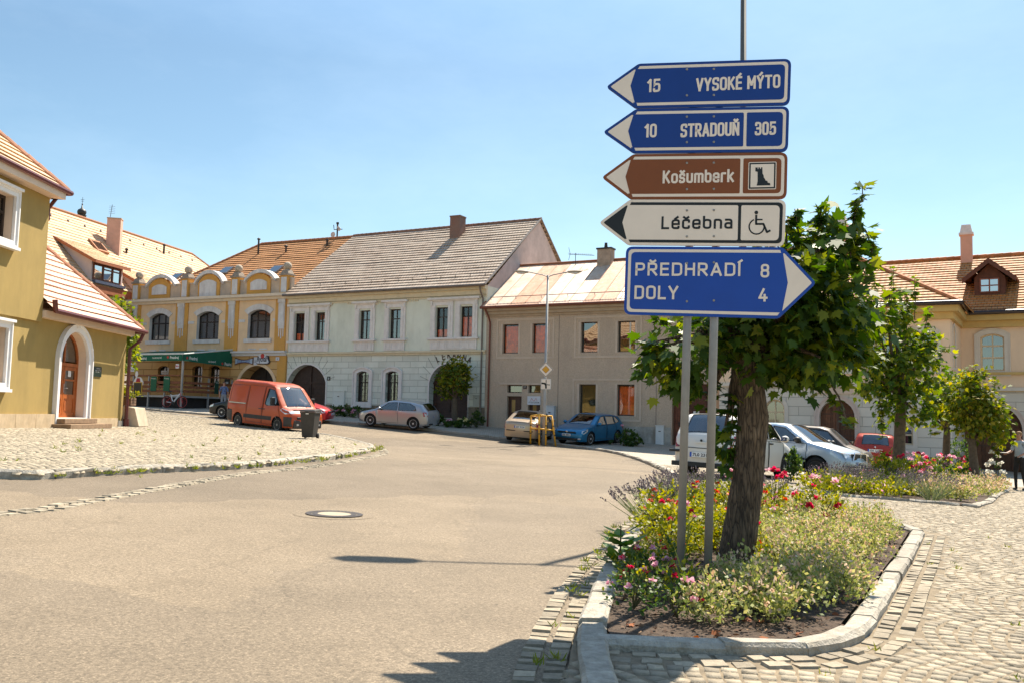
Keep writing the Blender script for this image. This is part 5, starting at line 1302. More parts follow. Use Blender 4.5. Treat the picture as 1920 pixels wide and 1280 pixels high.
# ---------------------------------------------------------------- house with dormers behind, church turret far off
def dormer_house():
 u = np.array((.196, .98, 0)); u /= np.linalg.norm(u)
 F = Plane((-28.4, 68, 0), u)
 root = thing('dormer_house', 'tall house with a long pale tiled roof and two dormers behind the olive house', 'house', (-30.5, 66, float(gz(-30, 66))))
 a, c = -19.0, 26.0; ze = F.uv(193, 540)[1]; zb = ze - 9.5
 D = 5.2; G = F.shifted(-D); zr = G.uv(220, 431)[1]; kr = G.uv(360, 470)[0]
 b = MB(); b.quad(F.P(a, zb), F.P(c, zb), F.P(c, ze), F.P(a, ze)); shell(b, F, a, c, zb, ze, 2 * D); b.build('wall', mat('pale lilac render', (.55, .52, .52), rough=.95, var=.06), root)
 o = np.array(F.P(a, ze, .6)); vd = np.array(F.P(a, zr, -D)) - o; sl = float(np.linalg.norm(vd)); r = MB()
 slope(r, o, F.u, vd, [(0, 0), (c - a + .5, 0), (kr - a, sl), (0, sl)], .36, .045)
 hb = np.array(F.P(c + .5, ze, .6)); hb2 = np.array(F.P(c + .5, ze, -2 * D - .6)); ap = np.array(F.P(kr, zr, -D)); hv = ap - (hb + hb2) / 2; L_ = np.linalg.norm(hb2 - hb)
 slope(r, hb, hb2 - hb, hv, [(0, 0), (L_, 0), (L_ / 2 + .01, np.linalg.norm(hv)), (L_ / 2 - .01, np.linalg.norm(hv))], .36, .045)
 r.quad(F.P(a, ze, -2 * D - .6), F.P(c + .5, ze, -2 * D - .6), F.P(kr, zr, -D), F.P(a, zr, -D))
 H = Plane(o, F.u, vd)
 for k in range(18):
  P0 = np.array(G.P(kr - 1.2 - k * 1.9, zr)) - vd / sl * 1.1
  if True: r.lathe(P0 + H.n * .03, [(.09, 0), (.09, .06)], 8, 1, axis=H.n)
 rf = r.build('roof', [TILE_P, IRON], root)
 c_ = MB(); ridge_cap(c_, F.P(a, zr + .04, -D), F.P(kr, zr + .04, -D), .11); ridge_cap(c_, ap + (0, 0, .04), hb, .11); c_.build('ridge', RIDGE, rf)
 c_ = MB(); c_.fbox(F, a, c + .5, ze - .5, ze - .02, -.02, .6); c_.build('eaves_fascia', mat('terracotta fascia', (.36, .12, .05), rough=.8, var=.1), root)
 PKR = mat('pink chimney render', (.55, .33, .25), rough=.95, var=.12, scale=2)
 uu, vv = H.uv(213, 466); P0 = np.array(H.P(uu, vv)); tz = None
 for z in np.arange(P0[2], P0[2] + 5, .05):
  if proj((P0[0], P0[1], z))[1] < 413: tz = z; break
 ch = chimney(rf, P0, 1.0, .8, P0[2] - .8, tz, PKR, mat('chimney flag', (.4, .28, .2), rough=.9), math.radians(12), .03)
 k = MB(); k.tube([(P0[0] - .5, P0[1], tz - .6), (P0[0] - .3, P0[1], tz + 1.2)], .02, 5)
 for j in range(5): k.tube([(P0[0] - .5, P0[1] - .1, tz + .5 + .14 * j), (P0[0] - .1, P0[1] + .1, tz + .5 + .14 * j)], .01, 4)
 k.build('aerial', IRON, ch)
 for x, y, h in ((307, 476, .7), (237, 475, .25)):
  q = np.array(H.P(*H.uv(x, y))); k = MB(); k.tube([q, q + (0, 0, h)], .09, 8); k.lathe(q + (0, 0, h), [(.14, 0), (.14, .1), (.05, .16)], 8); k.build('roof_vent', IRON, rf)
 uu, vv = H.uv(189, 465); k = MB(); k.fbox(H, uu - 1.0, uu + .4, vv - .6, vv + .6, .0, .14); w = k.build('roof_window', RIDGE, rf); k = MB(); k.quad(*[H.P(uu + a_, vv + b_, .145) for a_, b_ in ((-.85, -.45), (.25, -.45), (.25, .45), (-.85, .45))]); k.build('pane', GLASS, w)
 # dormers with long shed roofs
 CHK = mat('pale dormer cheek', (.58, .46, .42), rough=.95, var=.06); DR = mat('red brown timber', (.14, .045, .02), rough=.6, var=.2)
 for i, (xl, xr, yt_, yb_, xq, yq) in enumerate(((170, 222, 490, 524, 197, 505), (285, 330, 545, 575, 300, 560))):
  uu, vv = H.uv(xq, 530 if i == 0 else 582); q0 = vv - .2
  hw = 1.75
  front_o = q0; P = lambda u_, v_, z_: tuple(np.array(H.P(u_, v_)) + np.array((0, 0, z_)))
  hgt = 1.55; sinp = vd[2] / sl
  back = q0 + (hgt + .55) / (sinp * .72)
  m = MB()
  for s in (-1, 1): m.poly([P(uu + s * hw, q0, 0), P(uu + s * hw, q0, hgt), P(uu + s * hw, back, 0)])
  m.poly([P(uu - hw, q0, -.3), P(uu + hw, q0, -.3), P(uu + hw, q0, hgt), P(uu - hw, q0, hgt)])
  d = m.build('dormer', CHK, rf)
  m = MB(); t0 = np.array(P(uu - hw - .25, q0, hgt)) + F.n * .45 + (0, 0, -.12); t1 = np.array(P(uu - hw - .25, back + .25, .06)); dv = t1 - t0
  slope(m, t0, F.u, dv, [(0, 0), (2 * hw + .5, 0), (2 * hw + .5, np.linalg.norm(dv)), (0, np.linalg.norm(dv))], .36, .045)
  m.build('dormer_roof', TILE_P, d)
  m = MB()
  for s in (-1, 1): p0 = t0 + F.u * ((2 * hw + .5) if s > 0 else 0); m.hexa([tuple(p0 + F.u * x_ + dd + (0, 0, z_)) for z_ in (-.2, .0) for x_, dd in ((-.03, 0), (.03, 0), (.03, dv), (-.03, dv))])
  m.hexa([tuple(t0 + F.u * x_ + F.n * y_ + (0, 0, z_)) for z_ in (-.18, 0) for x_, y_ in ((0, .03), (2 * hw + .5, .03), (2 * hw + .5, -.02), (0, -.02))]); m.build('dormer_fascia', MATS['terracotta fascia'], d)
  Q = Plane(P(uu, q0, 0), F.u)
  m = MB(); ring(m, Q, [(-hw + .12, .15), (hw - .3, .15), (hw - .3, hgt - .25), (-hw + .12, hgt - .25)], .1, .02, .1)
  for x_ in (-.55, .5): m.fbox(Q, x_ - .06, x_ + .06, .15, hgt - .25, .02, .1)
  m.fbox(Q, -.5, hw - .3, .95, 1.03, .02, .1)
  w = m.build('dormer_window', DR, d)
  m = MB(); m.quad(*[Q.P(x_, z_, .04) for x_, z_ in ((-hw + .2, .2), (hw - .38, .2), (hw - .38, hgt - .3), (-hw + .2, hgt - .3))]); m.build('pane', mat_glass('sky glass', (.2, .2, .2), .6), w)
  m = MB(); m.fbox(Q, -hw + .1, hw, -.1, .1, .02, .3); m.build('dormer_sill', mat('lead sill', (.12, .14, .2), rough=.4, metal=.5), d)
dormer_house()
def turret():
 P0 = pt(153, 405, 96)
 root = thing('church_turret', 'small black onion dome with cross rising beyond the pale roof', 'turret', (P0.x, P0.y, P0.z - 3))
 TM = mat('tarred copper', (.035, .032, .03), rough=.5, var=.2)
 s = 96 / 1700; b = MB(); b.lathe(P0, [(8 * s, -3), (8 * s, 0), (9 * s, 1 * s), (5 * s, 2 * s)], 14); b.lathe(P0 + Vector((0, 0, 2 * s)), [(6 * s, -.1), (8 * s, 3 * s), (8.3 * s, 6 * s), (7 * s, 9 * s), (4 * s, 11 * s), (1.6 * s, 13 * s), (1.1 * s, 18 * s)], 14); b.build('onion_dome', TM, root, smooth=True)
 b = MB(); z = P0.z + 20 * s; b.ball((P0.x, P0.y, z + 2 * s), 1.6 * s, 8); b.tube([(P0.x, P0.y, z), (P0.x, P0.y, z + 16 * s)], .35 * s, 5)
 for h, w in ((11, 3.5), (8, 2.5)): b.tube([(P0.x - w * s, P0.y, z + h * s), (P0.x + w * s, P0.y, z + h * s)], .35 * s, 5)
 b.build('cross', IRON, root)
turret()

# ---------------------------------------------------------------- long cream house on the right: projecting wing, recessed wing
def pink_house():
 A_ = np.array; FA = Plane((14.7, 41, 0), yaw(28))
 root = thing('cream_house', 'large pale pink house with orange tiled roof, ochre eaves and rusticated ground floor', 'house', (16, 41, float(gz(16, 41))))
 PK = mat('pale pink render', (.80, .57, .385), rough=.95, var=.05, scale=1.2, dirt=(.55, .38, .28), dscale=.4, damt=.35)
 RB = mat_block('grey cream rustication', (.64, .57, .48), (.36, .31, .25), 1.1, .42, mortar=.014, dirt=(.5, .42, .34), damt=.3)
 OCM = mat('ochre moulding', (.55, .36, .13), rough=.9, var=.08); TRM = mat('pale stucco trim', (.64, .55, .46), rough=.9, var=.06); CW = mat('cream window frame', (.66, .50, .32), rough=.6, var=.05)
 F = FA; ul = F.uv(1349, 700)[0]; ur = F.uv(1782, 650)[0]; zt = F.uv(1743, 573)[1]; zb = -3.0; zs = F.uv(1560, 723)[1]
 gt = F.rect(1536.5, 749, 1603, 870); sp = F.uv(1570, 782)[1]; gh = arch(gt[0], gt[1], zb + .3, gt[3], gt[3] - sp, 14)
 wl = F.rect(1434, 748, 1471, 800); wlh = arch(wl[0], wl[1], wl[2] - .55, wl[3], (wl[1] - wl[0]) * .42, 10)
 wr = F.rect(1676, 781, 1712, 833); wrh = arch(wr[0], wr[1], wr[2], wr[3], 0)
 ups = [F.rect(x, 625, x + 40, 690) for x in (1400, 1480, 1560, 1640, 1712)]; uph = [arch(u[0], u[1], ups[2][2], ups[2][3], .12, 8) for u in ups]
 b = MB(); wall(b, F, [(ul, zs), (ur, zs), (ur, zt), (ul, zt)], uph, .2, 0); wall(b, F, [(ul, zb), (ur, zb), (ur, zs), (ul, zs)], [gh, wlh, wrh], .3, 1)
 # return of the projecting wing
 cn = F.P(ur, 0); FS = Plane(cn, (.53, .848, 0)); L = 4.3
 nh = arch(.9, 1.75, FS.uv(1791, 690)[1], FS.uv(1791, 613)[1], .3, 8)
 wall(b, FS, [(0, zs), (L, zs), (L, zt), (0, zt)], [nh], .12, 0); wall(b, FS, [(0, zb), (L, zb), (L, zs), (0, zs)], [], .1, 1)
 FB = Plane(FS.P(L, 0), yaw(33)); W = 9.0
 wb = FB.rect(1838.4, 625.8, 1883.4, 694.7); wbh = arch(wb[0], wb[1], wb[2], wb[3], .16, 8)
 zB = FB.uv(1870, 592)[1]; z1 = FB.uv(1870, 697)[1]; z2 = FB.uv(1870, 731)[1]
 ga = FB.rect(1806, 757, 1918, 900); gah = arch(ga[0], ga[1], zb + .3, ga[3], (ga[1] - ga[0]) * .48, 16)
 wb2 = arch(wb[0] + 3.6, wb[1] + 3.6, wb[2], wb[3], .16, 8)
 wall(b, FB, [(0, z2), (W, z2), (W, zt), (0, zt)], [wbh, wb2], .2, 0); wall(b, FB, [(0, zb), (W, zb), (W, z2), (0, z2)], [gah], .7, 1)
 bk = 9.5
 for P_, u_, s in ((F, ul, 1), (FB, W, -1)):
  b.quad(P_.P(u_, zb, 0), P_.P(u_, zb, -bk), P_.P(u_, zt, -bk), P_.P(u_, zt, 0), 0, [(0, 0), (1, 0), (1, 1), (0, 1)])
 b.quad(F.P(ul, zb, -bk), FB.P(W, zb, -bk), FB.P(W, zt, -bk), F.P(ul, zt, -bk), 0, [(0, 0), (1, 0), (1, 1), (0, 1)])
 b.build('wall', [PK, RB], root)
 # mouldings run round both wings
 for nm, za, zb_, o, m in (('eaves_cornice', zt - .32, zt, .5, OCM), ('cornice_band', zt - .62, zt - .321, .22, OCM), ('string_course', zs - .02, zs + .14, .14, TRM)):
  p = MB()
  Fa = (F.P(ul, za, o), F.P(ur + o * .62, za, o)); pts_o = [F.P(ul, 0, o), F.P(ur + o * .7, 0, o), FB.P(o * .6, 0, o), FB.P(W, 0, o)]; pts_i = [F.P(ul, 0, -.02), F.P(ur, 0, -.02), FB.P(0, 0, -.02), FB.P(W, 0, -.02)]
  for i in range(3):
   lo = [pts_o[i], pts_o[i + 1], pts_i[i + 1], pts_i[i]]; p.hexa([(q.x, q.y, za) for q in lo] + [(q.x, q.y, zb_) for q in lo])
  p.build(nm, m, root)
 p = MB(); p.fbox(FB, .02, W, z1 - .12, z1 - .005, -.01, .14); p.fbox(FB, .01, W, z2 - .05, z2 + .1, -.01, .1); p.build('sill_band', OCM, root)
 for P_, h in ((FB, wbh), (FB, wb2)) + tuple((F, h) for h in uph):
  w = window(root, P_, h, CW, .2, .07, (.5,), (.36, .68), back=(mat('grey net curtain', (.12, .19, .21), rough=.9, var=.1, scale=9), 0, 1), bw=.06)
  p = MB(); border(p, P_, h, .2, -.01, .05); border(p, P_, grow(h, .2), .05, -.01, .09); p.build('window_surround', TRM, root)
 p = MB(); border(p, FS, nh, .1, -.01, .04); p.poly([FS.P(u, v, -.11) for u, v in nh]); p.build('niche', TRM, root)
 for P_, h in ((F, wlh), (F, wrh)):
  window(root, P_, h, CW, .22, .07, (.5,), (.36, .68), bw=.06); p = MB(); border(p, P_, h, .18, -.01, .06); q = A_(h); p.fbox(P_, q[:, 0].min() - .28, q[:, 0].max() + .28, q[:, 1].min() - .32, q[:, 1].min() - .19, -.01, .12); p.build('window_surround', TRM, root)
 GT_ = mat('brown gate planks', (.14, .055, .025), rough=.65, var=.3, scale=5, isl=.35)
 for P_, h, g_, dp in ((F, gh, gt, .28), (FB, gah, ga, .66)):
  p = MB(); n = 14; a, c = g_[0], g_[1]; tops = A_(h[2:])
  for k in range(n):
   x0, x1 = a + (c - a) * k / n + .006, a + (c - a) * (k + 1) / n - .006; xm = (x0 + x1) / 2; o_ = np.argsort(tops[:, 0]); top = np.interp(xm, tops[o_, 0], tops[o_, 1])
   p.fbox(P_, x0, x1, zb + .3, top, -dp - .05, -dp + .004 * (k % 2))
  p.poly([P_.P(u, v, -dp - .06) for u, v in h]); g = p.build('gate', GT_, root)
  p = MB(); m_ = (a + c) / 2; p.fbox(P_, m_ - .06, m_ + .06, zb + .3, g_[3] - .03, -dp, -dp + .05)
  for s in (0, 1):
   for zz in (.45, .78): x0, x1 = (a + .05, m_ - .2) if s == 0 else (m_ + .2, c - .05); z_ = g_[2] + (g_[3] - g_[2]) * zz; p.fbox(P_, x0, x1, z_ - .025, z_ + .025, -dp, -dp + .02)
  p.build('gate_strap', mat('gate strap', (.10, .05, .03), rough=.6), g)
  p = MB(); border(p, P_, h, .16, -.01, .07); border(p, P_, grow(h, .16), .06, -.01, .11); p.build('gate_surround', mat('pinkish surround', (.60, .47, .40), rough=.9, var=.06), root)
 # keystone panel above the gate
 p = MB(); p.fbox(F, gt[0] - .1, gt[1] + .3, zs - .35, zs - .05, -.01, .1); p.build('gate_lintel', mat('peach moulding', (.62, .46, .34), rough=.9, var=.05), root)
 # roofs
 up_ = A_((0, 0, 1.)); pit = .55
 def pitch(P_, u0, u1, poly, o=.62, zz=zt):
  o_ = A_(P_.P(u0, zz + .02, o)); vd = A_(P_.n) * -1 + up_ * pit; return o_, vd
 r = MB(); run = 7.3; k = math.hypot(1, pit)
 o_, vd = pitch(F, ul, ur, None); Wd = ur - ul + .62 * .75
 slope(r, o_, F.u, vd, [(-.3, 0), (Wd, 0), (Wd - run * .86, run * k), (-.3, run * k)], .34, .05)
 oS = A_(FS.P(-.45, zt + .02, .62)); vS = A_(FS.n) * -1 + up_ * pit; runB = 6.7
 slope(r, oS, FS.u, vS, [(0, 0), (L, 0), (L + runB * .86, runB * k), (runB * .86 + .2, runB * k)], .34, .05)
 oB = A_(FB.P(-3, zt + .02, .62)); vB = A_(FB.n) * -1 + up_ * pit
 slope(r, oB, FB.u, vB, [(3.35, 0), (W + 3, 0), (W + 3, runB * k), (-2.6, runB * k)], .34, .05)
 r.quad(FB.P(-2.6, zt, -2 * runB), FB.P(W, zt, -2 * runB), FB.P(W, zt + runB * pit, .62 - runB), FB.P(-2.6, zt + runB * pit, .62 - runB))
 r.quad(F.P(ul, zt, -2 * run), F.P(ur - 6.2, zt, -2 * run), F.P(ur - 6.2, zt + run * pit, .62 - run), F.P(ul, zt + run * pit, .62 - run))
 rf = r.build('roof', TILE_O, root)
 c = MB(); hipa = A_(F.P(ur + .45, zt + .05, .62)); vt = o_ + F.u * (Wd - run * .86) + vd * run + (0, 0, .05); ridge_cap(c, hipa, vt, .12); ridge_cap(c, vt, o_ + vd * run + (0, 0, .05), .12)
 ridge_cap(c, oB + FB.u * -2.6 + vB * runB + (0, 0, .05), oB + FB.u * (W + 3) + vB * runB + (0, 0, .05), .12); c.build('ridge', mat('orange ridge', (.46, .17, .06), rough=.8, var=.2, isl=.2), rf)
 g = MB(); g.tube([F.P(ul, zt + .02, .66), F.P(ur + .5, zt + .02, .66), FB.P(.4, zt + .02, .66), FB.P(W, zt + .02, .66)], .1, 8); g.build('gutter', mat('dark brown gutter', (.03, .015, .012), rough=.4, coat=.2), root)
 # dormer on the recessed wing
 H = Plane(oB, FB.u, vB / k); u, v = H.uv(1856, 553); P0 = A_(H.P(u, v)); D = Plane(P0, FB.u)
 hw, hh = .5 * (D.uv(1885, 540)[0] - D.uv(1827, 540)[0]), D.uv(1856, 520)[1]; apx = D.uv(1853, 488)[1]; ev = hw + .48; Ld = apx / pit + .5
 TIM = mat('dark dormer timber', (.10, .035, .018), rough=.7, var=.25, scale=5)
 m = MB(); m.poly([D.P(-hw, 0), D.P(hw, 0), D.P(hw, hh), D.P(0, apx - .15), D.P(-hw, hh)])
 for s in (-1, 1): m.poly([D.P(s * hw, 0, 0), D.P(s * hw, hh, 0), D.P(s * hw, hh, -hh / pit - .2)])
 d = m.build('dormer', TIM, rf)
 m = MB(); ve = hh - .12
 for s in (-1, 1):
  e = A_(D.P(s * ev, ve, .45)); rd = A_(D.P(0, apx, .45)); sd = rd - e
  slope(m, e, FB.n * -1, sd, [(0, 0), (Ld * .62 + .45, 0), (Ld + .45, np.linalg.norm(sd)), (0, np.linalg.norm(sd))], .34, .05)
 m.build('dormer_roof', mat_tile('dark tile', (.2, .07, .03), (.26, .1, .05), (.06, .03, .02), .24), d)
 m = MB()
 for s in (-1, 1): m.hexa([D.P(s * ev, ve - .2, .44), D.P(s * ev, ve - .2, .5), D.P(s * ev, ve + .03, .5), D.P(s * ev, ve + .03, .44), D.P(0, apx - .22, .44), D.P(0, apx - .22, .5), D.P(0, apx + .03, .5), D.P(0, apx + .03, .44)])
 m.build('bargeboard', TIM, d)
 x0, x1, y0, y1 = D.uv(1837, 540)[0], D.uv(1874, 540)[0], D.uv(1856, 549)[1], D.uv(1856, 522)[1]
 m = MB(); ring(m, D, [(x0, y0), (x1, y0), (x1, y1), (x0, y1)], .06, .01, .07); m.fbox(D, (x0 + x1) / 2 - .03, (x0 + x1) / 2 + .03, y0, y1, .01, .07); m.fbox(D, x0, x1, (y0 + y1) / 2 - .03, (y0 + y1) / 2 + .02, .012, .065)
 w = m.build('dormer_window', mat('red brown sash', (.2, .06, .03), rough=.5), d); m = MB(); m.quad(*[D.P(a, b_, .03) for a, b_ in ((x0, y0), (x1, y0), (x1, y1), (x0, y1))]); m.build('pane', mat_glass('dormer glass', (.2, .25, .3), .45), w)
 PKC = mat('pink chimney', (.62, .34, .24), rough=.9, var=.08); CWC = mat('white chimney cap', (.70, .60, .54), rough=.9)
 Z = H.shifted(0); 
 for x, yb, yt, Q in ((1812.5, 477, 442, Plane(oB + vB * (runB - .4), FB.u)), (1577, 470, 425, Plane(o_ + vd * (run + .3), F.u))):
  u, v0 = Q.uv(x, yb); v1 = Q.uv(x, yt)[1]; P0 = Q.P(u, 0); s = (Q.uv(x + 11, yb)[0] - Q.uv(x - 11, yb)[0])
  chimney(rf, P0, s, s * .85, Q.o[2] + v0 - .6, Q.o[2] + v1, PKC, CWC, math.radians(-30), .06, 0, top='taper')
 return root
pink_house()
# ---------------------------------------------------------------- vehicles
CARGLASS = mat_glass('car glass', (.30, .36, .34), .12, .01)
TYRE = mat('tyre rubber', (.018, .017, .016), rough=.85, var=.2)
ALLOY = mat('alloy rim', (.70, .69, .67), rough=.35, var=.05, metal=.25)
BLACKP = mat('black trim', (.02, .02, .02), rough=.55, var=.15)
LAMPC = mat('headlamp glass', (.62, .63, .62), rough=.08, var=.1, metal=.4, coat=1.0)
LAMPR = mat('tail lamp red', (.32, .015, .015), rough=.15, var=.1, coat=1.0)
SEATM = mat('seat cloth', (.05, .05, .055), rough=.9, var=.2)
PLATEW = mat('number plate', (.72, .72, .70), rough=.45, var=.03)
PLATEB = mat('plate blue', (.02, .08, .42), rough=.45)
def paint(name, col, metal=.0, rough=.35): return mat('paint ' + name, col, rough=rough, var=.03, scale=.8, metal=metal, coat=.25, spec=.35)
def car(name, label, cat, pos, ang, L, W, prof, belt, wheels, r, pmat, windows, doors=(), glass_segs=(), tumble=.30, lamps=(), tails=(), trims=(), mirror=None, plates=(), seats=(), rim=ALLOY, spokes=5, bow=.12, steer=0.0, handles=(), group=None, extra=None, lower=None):
 """body lofted from a side outline: prof runs from the front foot over the roof to the rear foot, x forward from the middle; openings are cut, glass set in"""
 root = thing(name, label, cat, pos, ang, group)
 x0_, y0_ = pos[0], pos[1]; gx_ = float(gz(x0_ + .8, y0_) - gz(x0_ - .8, y0_)) / 1.6; gy_ = float(gz(x0_, y0_ + .8) - gz(x0_, y0_ - .8)) / 1.6
 root.rotation_euler = (Vector((0, 0, 1)).rotation_difference(Vector((-gx_, -gy_, 1)).normalized()) @ Matrix.Rotation(ang, 3, 'Z').to_quaternion()).to_euler()
 P = np.array(prof, float); xf, xr = wheels; zf = P[0, 1]
 # densify the outline
 pts = [P[0]]; seg = [0]
 for i in range(len(P) - 1):
  n = max(1, int(np.linalg.norm(P[i + 1] - P[i]) / .09))
  for k in range(1, n + 1): pts.append(P[i] + (P[i + 1] - P[i]) * k / n); seg.append(i)
 pts = np.array(pts)
 top = pts.copy()
 zm = .42 * P[:, 1].max(); zmax = P[:, 1].max()
 def belt_z(x): return np.interp(x, [b[0] for b in belt], [b[1] for b in belt])
 def yw(x, z):
  x = np.asarray(x, float); z = np.asarray(z, float); bz = belt_z(x)
  y = W / 2 * (1 - .05 * ((z - zm) / zm) ** 2 * (z < zm))
  y = y - .022 * np.clip((z - zm) / (bz - zm + 1e-6), 0, 1) ** 2
  y = y - tumble * np.clip(z - bz, 0, None) - .10 * np.clip(z - bz, 0, None) ** 2
  s = np.clip((np.abs(x - (P[:, 0].max() + P[:, 0].min()) / 2) - (L / 2 - .85)) / .85, 0, 1)
  y = y - bow * s ** 2.2
  d = np.full(x.shape, 9.0)
  for a, b in zip(top[:-1], top[1:]):
   ab = b - a; t = np.clip(((x - a[0]) * ab[0] + (z - a[1]) * ab[1]) / (ab @ ab + 1e-9), 0, 1)
   d = np.minimum(d, np.hypot(x - a[0] - t * ab[0], z - a[1] - t * ab[1]))
  rr = .09; e = np.clip(d / rr, 0, 1)
  return y - rr * .75 * (1 - np.sqrt(np.clip(1 - (1 - e) ** 2, 0, 1)))
 # side outline with wheel arches cut from the sill line
 ra = r + .055; out = [tuple(p) for p in pts]
 def notch(xc):
  zc = r; a0 = math.asin(min(.99, max(-.99, (zf - zc) / ra)))
  return [(xc + ra * math.cos(t), zc + ra * math.sin(t)) for t in np.linspace(math.pi - a0, a0, 13)]      # rear to front
 zr_ = P[-1, 1]
 bottom = notch(xr) + notch(xf)
 out = out + bottom
 poly = out[::-1] if np.cross(np.array(out[1]) - out[0], np.array(out[3]) - out[0]) > 0 else out
 holes = [list(w) for w in windows]
 gx, gzz = np.meshgrid(np.arange(P[:, 0].min(), P[:, 0].max(), .11), np.arange(.15, zmax, .09))
 gpts = np.c_[gx.ravel() + .013, gzz.ravel() + .017]
 gpts = gpts[inside(gpts, poly)]
 dd = np.min(np.hypot(gpts[:, None, 0] - top[None, :, 0], gpts[:, None, 1] - top[None, :, 1]), 1)
 gpts = gpts[dd > .035]
 # extra rows close to the shoulder line for a round edge
 ins = []
 for k in range(1, len(top) - 1):
  t = top[k + 1] - top[k - 1]; nrm = np.array([t[1], -t[0]]) / (np.linalg.norm(t) + 1e-9)
  for d_ in (.02, .055):
   q = top[k] + nrm * d_; q2 = top[k] - nrm * d_
   ins.append(q if inside([q], poly)[0] else q2)
 ins = np.array(ins); ins = ins[inside(ins, poly)]
 allp = np.vstack([gpts, ins])
 vs = [Vector(p) for p in poly]; es = [(i, (i + 1) % len(poly)) for i in range(len(poly))]
 for h in holes + [list(d) for d in doors] + ([list(q) for q, _, _ in lower] if lower else []):
  k = len(vs); vs += [Vector(p) for p in h]; es += [(k + i, k + (i + 1) % len(h)) for i in range(len(h))]
 vs += [Vector(p) for p in allp]
 R_ = delaunay_2d_cdt(vs, es, [], 0, 1e-5)
 V = np.array([tuple(v) for v in R_[0]]); Fc = R_[2]
 cen = np.array([V[list(f)].mean(0) for f in Fc]); keep = inside(cen, poly)
 for h in holes: keep &= ~inside(cen, h)
 yv = yw(V[:, 0], V[:, 1])
 regions = np.zeros(len(Fc), int)
 if lower:
  for i, (q, _, _) in enumerate(lower): regions[inside(cen, list(q))] = 100 + i
 for i, d in enumerate(doors): regions[inside(cen, list(d)) & (regions == 0)] = i + 1
 def sidefaces(mb, sel, off=0.0):
  for s in (1, -1):
   vs_ = np.c_[V[:, 0], s * (yv + off), V[:, 1]]
   used = sorted({v for f in sel for v in f}); mp = {v: i for i, v in enumerate(used)}
   mb.add([vs_[v] for v in used], [tuple(mp[v] for v in (f if s < 0 else f[::-1])) for f in sel])
 body = MB(); sidefaces(body, [f for f, k, g in zip(Fc, keep, regions) if k and g == 0])
 # crown strip over the outline, glass segments left open
 ye = yw(top[:, 0], top[:, 1]); nb = 9; ts = np.linspace(-1, 1, nb)
 grid = []
 for i, p in enumerate(top):
  t = top[min(i + 1, len(top) - 1)] - top[max(i - 1, 0)]; nrm = np.array([-t[1], t[0]]); nrm /= np.linalg.norm(nrm) + 1e-9
  if nrm[1] < 0 and abs(nrm[1]) > .3: nrm = -nrm
  c_ = .022 + bow * .75 * abs(nrm[0]) ** 2
  if abs(nrm[0]) > .5: nrm = np.array([math.copysign(abs(nrm[0]), p[0]), nrm[1]])
  grid.append([(p[0] + nrm[0] * c_ * (1 - u * u), u * ye[i], p[1] + nrm[1] * c_ * (1 - u * u)) for u in ts])
 grid = np.array(grid); glass = {}
 flat = grid.reshape(-1, 3); fs = []
 for i in range(len(top) - 1):
  sgm = seg[i + 1]
  for k in range(nb - 1):
   q = (i * nb + k, (i + 1) * nb + k, (i + 1) * nb + k + 1, i * nb + k + 1)
   if sgm in dict(glass_segs) and 0 < k < nb - 2 or (sgm in dict(glass_segs) and True and k in (0, nb - 2) and False): glass.setdefault(sgm, []).append(q)
   else: fs.append(q)
 body.add(flat, fs)
 bo = body.build('body', pmat, root, smooth=True, local=True, weld=True)
 for sgm, nm in glass_segs:
  m = MB(); m.add(flat + 0, glass.get(sgm, [])); m.build(nm, CARGLASS, root, smooth=True, local=True, weld=True)
  m = MB(); qs = glass.get(sgm, []); ids = sorted({q // nb for f in qs for q in f})
  if ids:
   edge = [flat[i * nb + 1] for i in ids] + [flat[ids[-1] * nb + k] for k in range(2, nb - 1)] + [flat[i * nb + nb - 2] for i in ids[::-1]] + [flat[ids[0] * nb + k] for k in range(nb - 3, 0, -1)]
   m.tube(list(edge) + [edge[0]], .014, 5, cap=False); m.build('window_seal', BLACKP, root, local=True)
 if lower:
  for i, (q, nm, mm) in enumerate(lower):
   m = MB(); sidefaces(m, [f for f, k, g in zip(Fc, keep, regions) if k and g == 100 + i], .006); m.build(nm, mm, root, smooth=True, local=True, weld=True)
 for i, d in enumerate(doors):
  sel = [f for f, k, g in zip(Fc, keep, regions) if k and g == i + 1]
  for s in (1, -1):
   m = MB(); vs_ = np.c_[V[:, 0], s * yv, V[:, 1]]; used = sorted({v for f in sel for v in f}); mp = {v: j for j, v in enumerate(used)}
   m.add([vs_[v] for v in used], [tuple(mp[v] for v in (f if s < 0 else f[::-1])) for f in sel]); do = m.build('door', pmat, root, smooth=True, local=True)
   q = np.array(d); q = dense(np.vstack([q, q[:1]]), .08); yy = yw(q[:, 0], q[:, 1]) + .001
   m = MB(); m.tube(np.c_[q[:, 0], s * yy, q[:, 1]], .007, 4, cap=False); m.build('door_gap', BLACKP, do, local=True)
   if i < len(handles):
    hx, hz = handles[i][:2]; hy = float(yw(hx, hz)); m = MB(); m.box((hx - .09, min(s * hy, s * (hy + .035)), hz - .015), (hx + .09, max(s * hy, s * (hy + .035)), hz + .02)); m.build('handle', handles[i][2] if len(handles[i]) > 2 else pmat, do, local=True)
